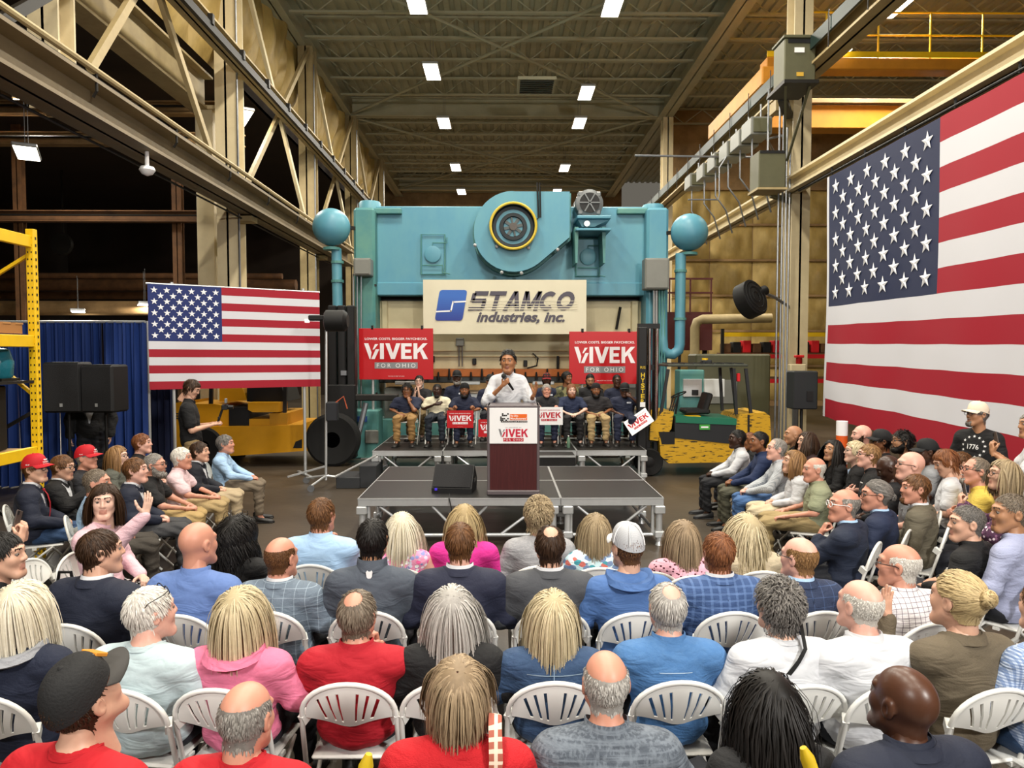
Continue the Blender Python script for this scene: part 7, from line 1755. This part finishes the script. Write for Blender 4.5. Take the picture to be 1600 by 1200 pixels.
# shoulder strap and bag strap
from mathutils.bvhtree import BVHTree
def strap(root, m, pts, w, lb):
    """ribbon laid on the shirt: (x, z) on the back, or (x, y, None) over the shoulder"""
    sh = [c for c in root.children if c.name.startswith('shirt')][0]; Mx = sh.matrix_local
    T = BVHTree.FromPolygons([Mx @ v.co for v in sh.data.vertices], [tuple(q_.vertices) for q_ in sh.data.polygons])
    mb = MB(); cs = []
    for q_ in pts:
        if q_[2] is None: h, n, *_ = T.ray_cast(Vector((q_[0], q_[1], 2)), Vector((0, 0, -1)))
        else: h, n, *_ = T.ray_cast(Vector((q_[0], -2, q_[2])), Vector((0, 1, 0)))
        if h is not None: cs.append((h + n * .009, n))
    vs = []
    for i, (c, n) in enumerate(cs):
        t_ = (cs[min(i + 1, len(cs) - 1)][0] - cs[max(i - 1, 0)][0]).normalized(); s_ = t_.cross(n).normalized() * w; vs += [c - s_, c + s_]
    mb.add(vs, [(2 * i, 2 * i + 1, 2 * i + 3, 2 * i + 2) for i in range(len(cs) - 1)]); o = mb.build('strap', m, root, 60); o['label'] = lb; return o
strap(STRAP, mat('#9c5544', .8, pat=('check', '#d8c6b2', 30, .38, .9)), [(.13, .0, None), (.135, -.06, None), (.135, -.11, None)] + [(.14 - .09 * (k / 9) ** 1.4, 0, .98 - .045 * k) for k in range(10)], .024, 'patterned shoulder strap')
strap(BAG, M_BLACK, [(.07, -.03, None), (.065, -.09, None)] + [(.05 - .022 * k, 0, .98 - .026 * k) for k in range(12)], .011, 'thin black bag strap')
def who(s): return [q_[0] for q_ in PEOPLE if s in q_[6]][0]
def seam(s, pts, w, c):
    r = who(s); o = strap(r, mat(c, .8), pts, w, 'seam'); o.name = 'seam'; del o['label']
for s, zs, c in (('dark denim jacket', .90, '#8fa3b5'), ('bright blue denim', .91, '#a9c0d6'), ('white dress shirt, second', .91, '#a9abb0'), ('light blue shirt with a hand', .91, '#7f9dbd')):
    seam(s, [(-.17 + .034 * k, 0, zs * .93 + .012 * math.sin(k * .31)) for k in range(11)], .0022, c)
for s, c in (('blue dress shirt beside', '#43598a'), ('dark navy suit, third row centre', '#10131f'), ('charcoal grey suit', '#2c2d31'), ('dark navy suit, third row left', '#0d1018'), ('grey blue windowpane', '#4a5663'), ('blue plaid blazer', '#22355a'), ('dark blue windowpane', '#182136'), ('dark denim jacket', '#8fa3b5')):
    seam(s, [(0, 0, .90 - .03 * k) for k in range(11)], .002, c)
# chairs under everyone who sits
CH0 = make_chair(); first = True
def chair_at(x, y, z, yaw, label, group):
    global first
    if first: c = CH0; first = False
    else: c = copy_tree(CH0)
    c.location = (x, y, z); c.rotation_euler = (0, 0, yaw); c['label'] = label; c['group'] = group; return c
for r, Mh, wr, yaw, d, px, lb, base, st in PEOPLE:
    if st: continue
    short = lb.replace(',', '').replace('seated worker', 'worker'); wd_ = short.split()
    while len(wd_) > 11 or wd_[-1] in ('a', 'the', 'in', 'and', 'of', 'with', 'at', 'to', 'by', 'on', 'for', 'before', 'under', 'beside', 'between', 'left', 'holding', 'up', 'over'): wd_ = wd_[:-1]
    short = ' '.join(wd_)
    b = Matrix.Rotation(r.rotation_euler.z, 4, 'Z') @ Vector((0, -.0, 0))
    chair_at(r.location.x, r.location.y, base, r.rotation_euler.z, 'white folding chair under the ' + short, 'white folding chairs on the riser' if base else 'white folding chairs of the audience')
for px, py, d, yw, lb in ((84, 862, 5.35, -95, 'empty white folding chair beside the black backpack'), (1005, 905, 5.3, 2, 'empty white folding chair in the front row gap'), (1452, 850, 5.9, 50, 'empty white folding chair right of the olive blazer'), (1575, 905, 4.4, 30, 'empty white folding chair near the right edge')):
    q_ = P(px, 550, d); chair_at(q_.x, q_.y, 0, math.radians(yw), lb, 'white folding chairs of the audience')
q_ = P(106, 885, 5.0); t = thing('backpack', 'black backpack standing on the floor by the empty left chair', 'bag', (q_.x - .02, q_.y, 0))
MB().ball((0, 0, .42), (.17, .13, .42), 18, k=12).build('pack', M_BLACK, t, 60); MB().ball((0, -.1, .32), (.12, .07, .2), 14, k=8).build('pocket', mat('#1a1a1c', .7), t, 60); MB().tube([(-.05, 0, .82), (-.04, 0, .88), (.04, 0, .88), (.05, 0, .82)], .012, 6).build('handle', M_BLACK, t, 40)
q_ = P(889, 690, 13.5)
t = thing('water_bottle', 'green tinted plastic water bottle on the riser floor between two workers', 'bottle', (q_.x, 13.6, .6))
MB().lathe([(.032, 0), (.034, .02), (.034, .15), (.02, .19), (.013, .2), (.013, .215)], n=14).build('bottle', mat('#7fa88d', .15, trans=.5), t, 40); MB().cyl((0, 0, .212), (0, 0, .232), .015, n=10).build('cap', M_WHITE, t)

# rail in front of the photographer with two loose yellow strap ends
t = thing('guard_rail', 'rail of the camera platform with two yellow strap ends at the bottom edge', 'railing', (0, .62, 0))
MB().tube([(-1.3, 0, 1.93), (1.3, 0, 1.93)], .02, 8).build('rail', M_BLACK, t, 40)
for s in (-1.3, 1.3): MB().tube([(s, 0, 0), (s, 0, 1.93)], .02, 8).build('post', M_BLACK, t, 40)
for px, py, dx, lb in ((572, 1178, .012, 'left'), (1262, 1168, -.02, 'right')):
    q_ = P(px, py, .62); MB().tube([(q_.x - dx * 2, 0, 1.93), (q_.x, 0, q_.z - .01), (q_.x + dx * .2, 0, q_.z)], [.006, .0065, .003], 10).build('strap_end', mat('#b89a12', .6), t, 60)
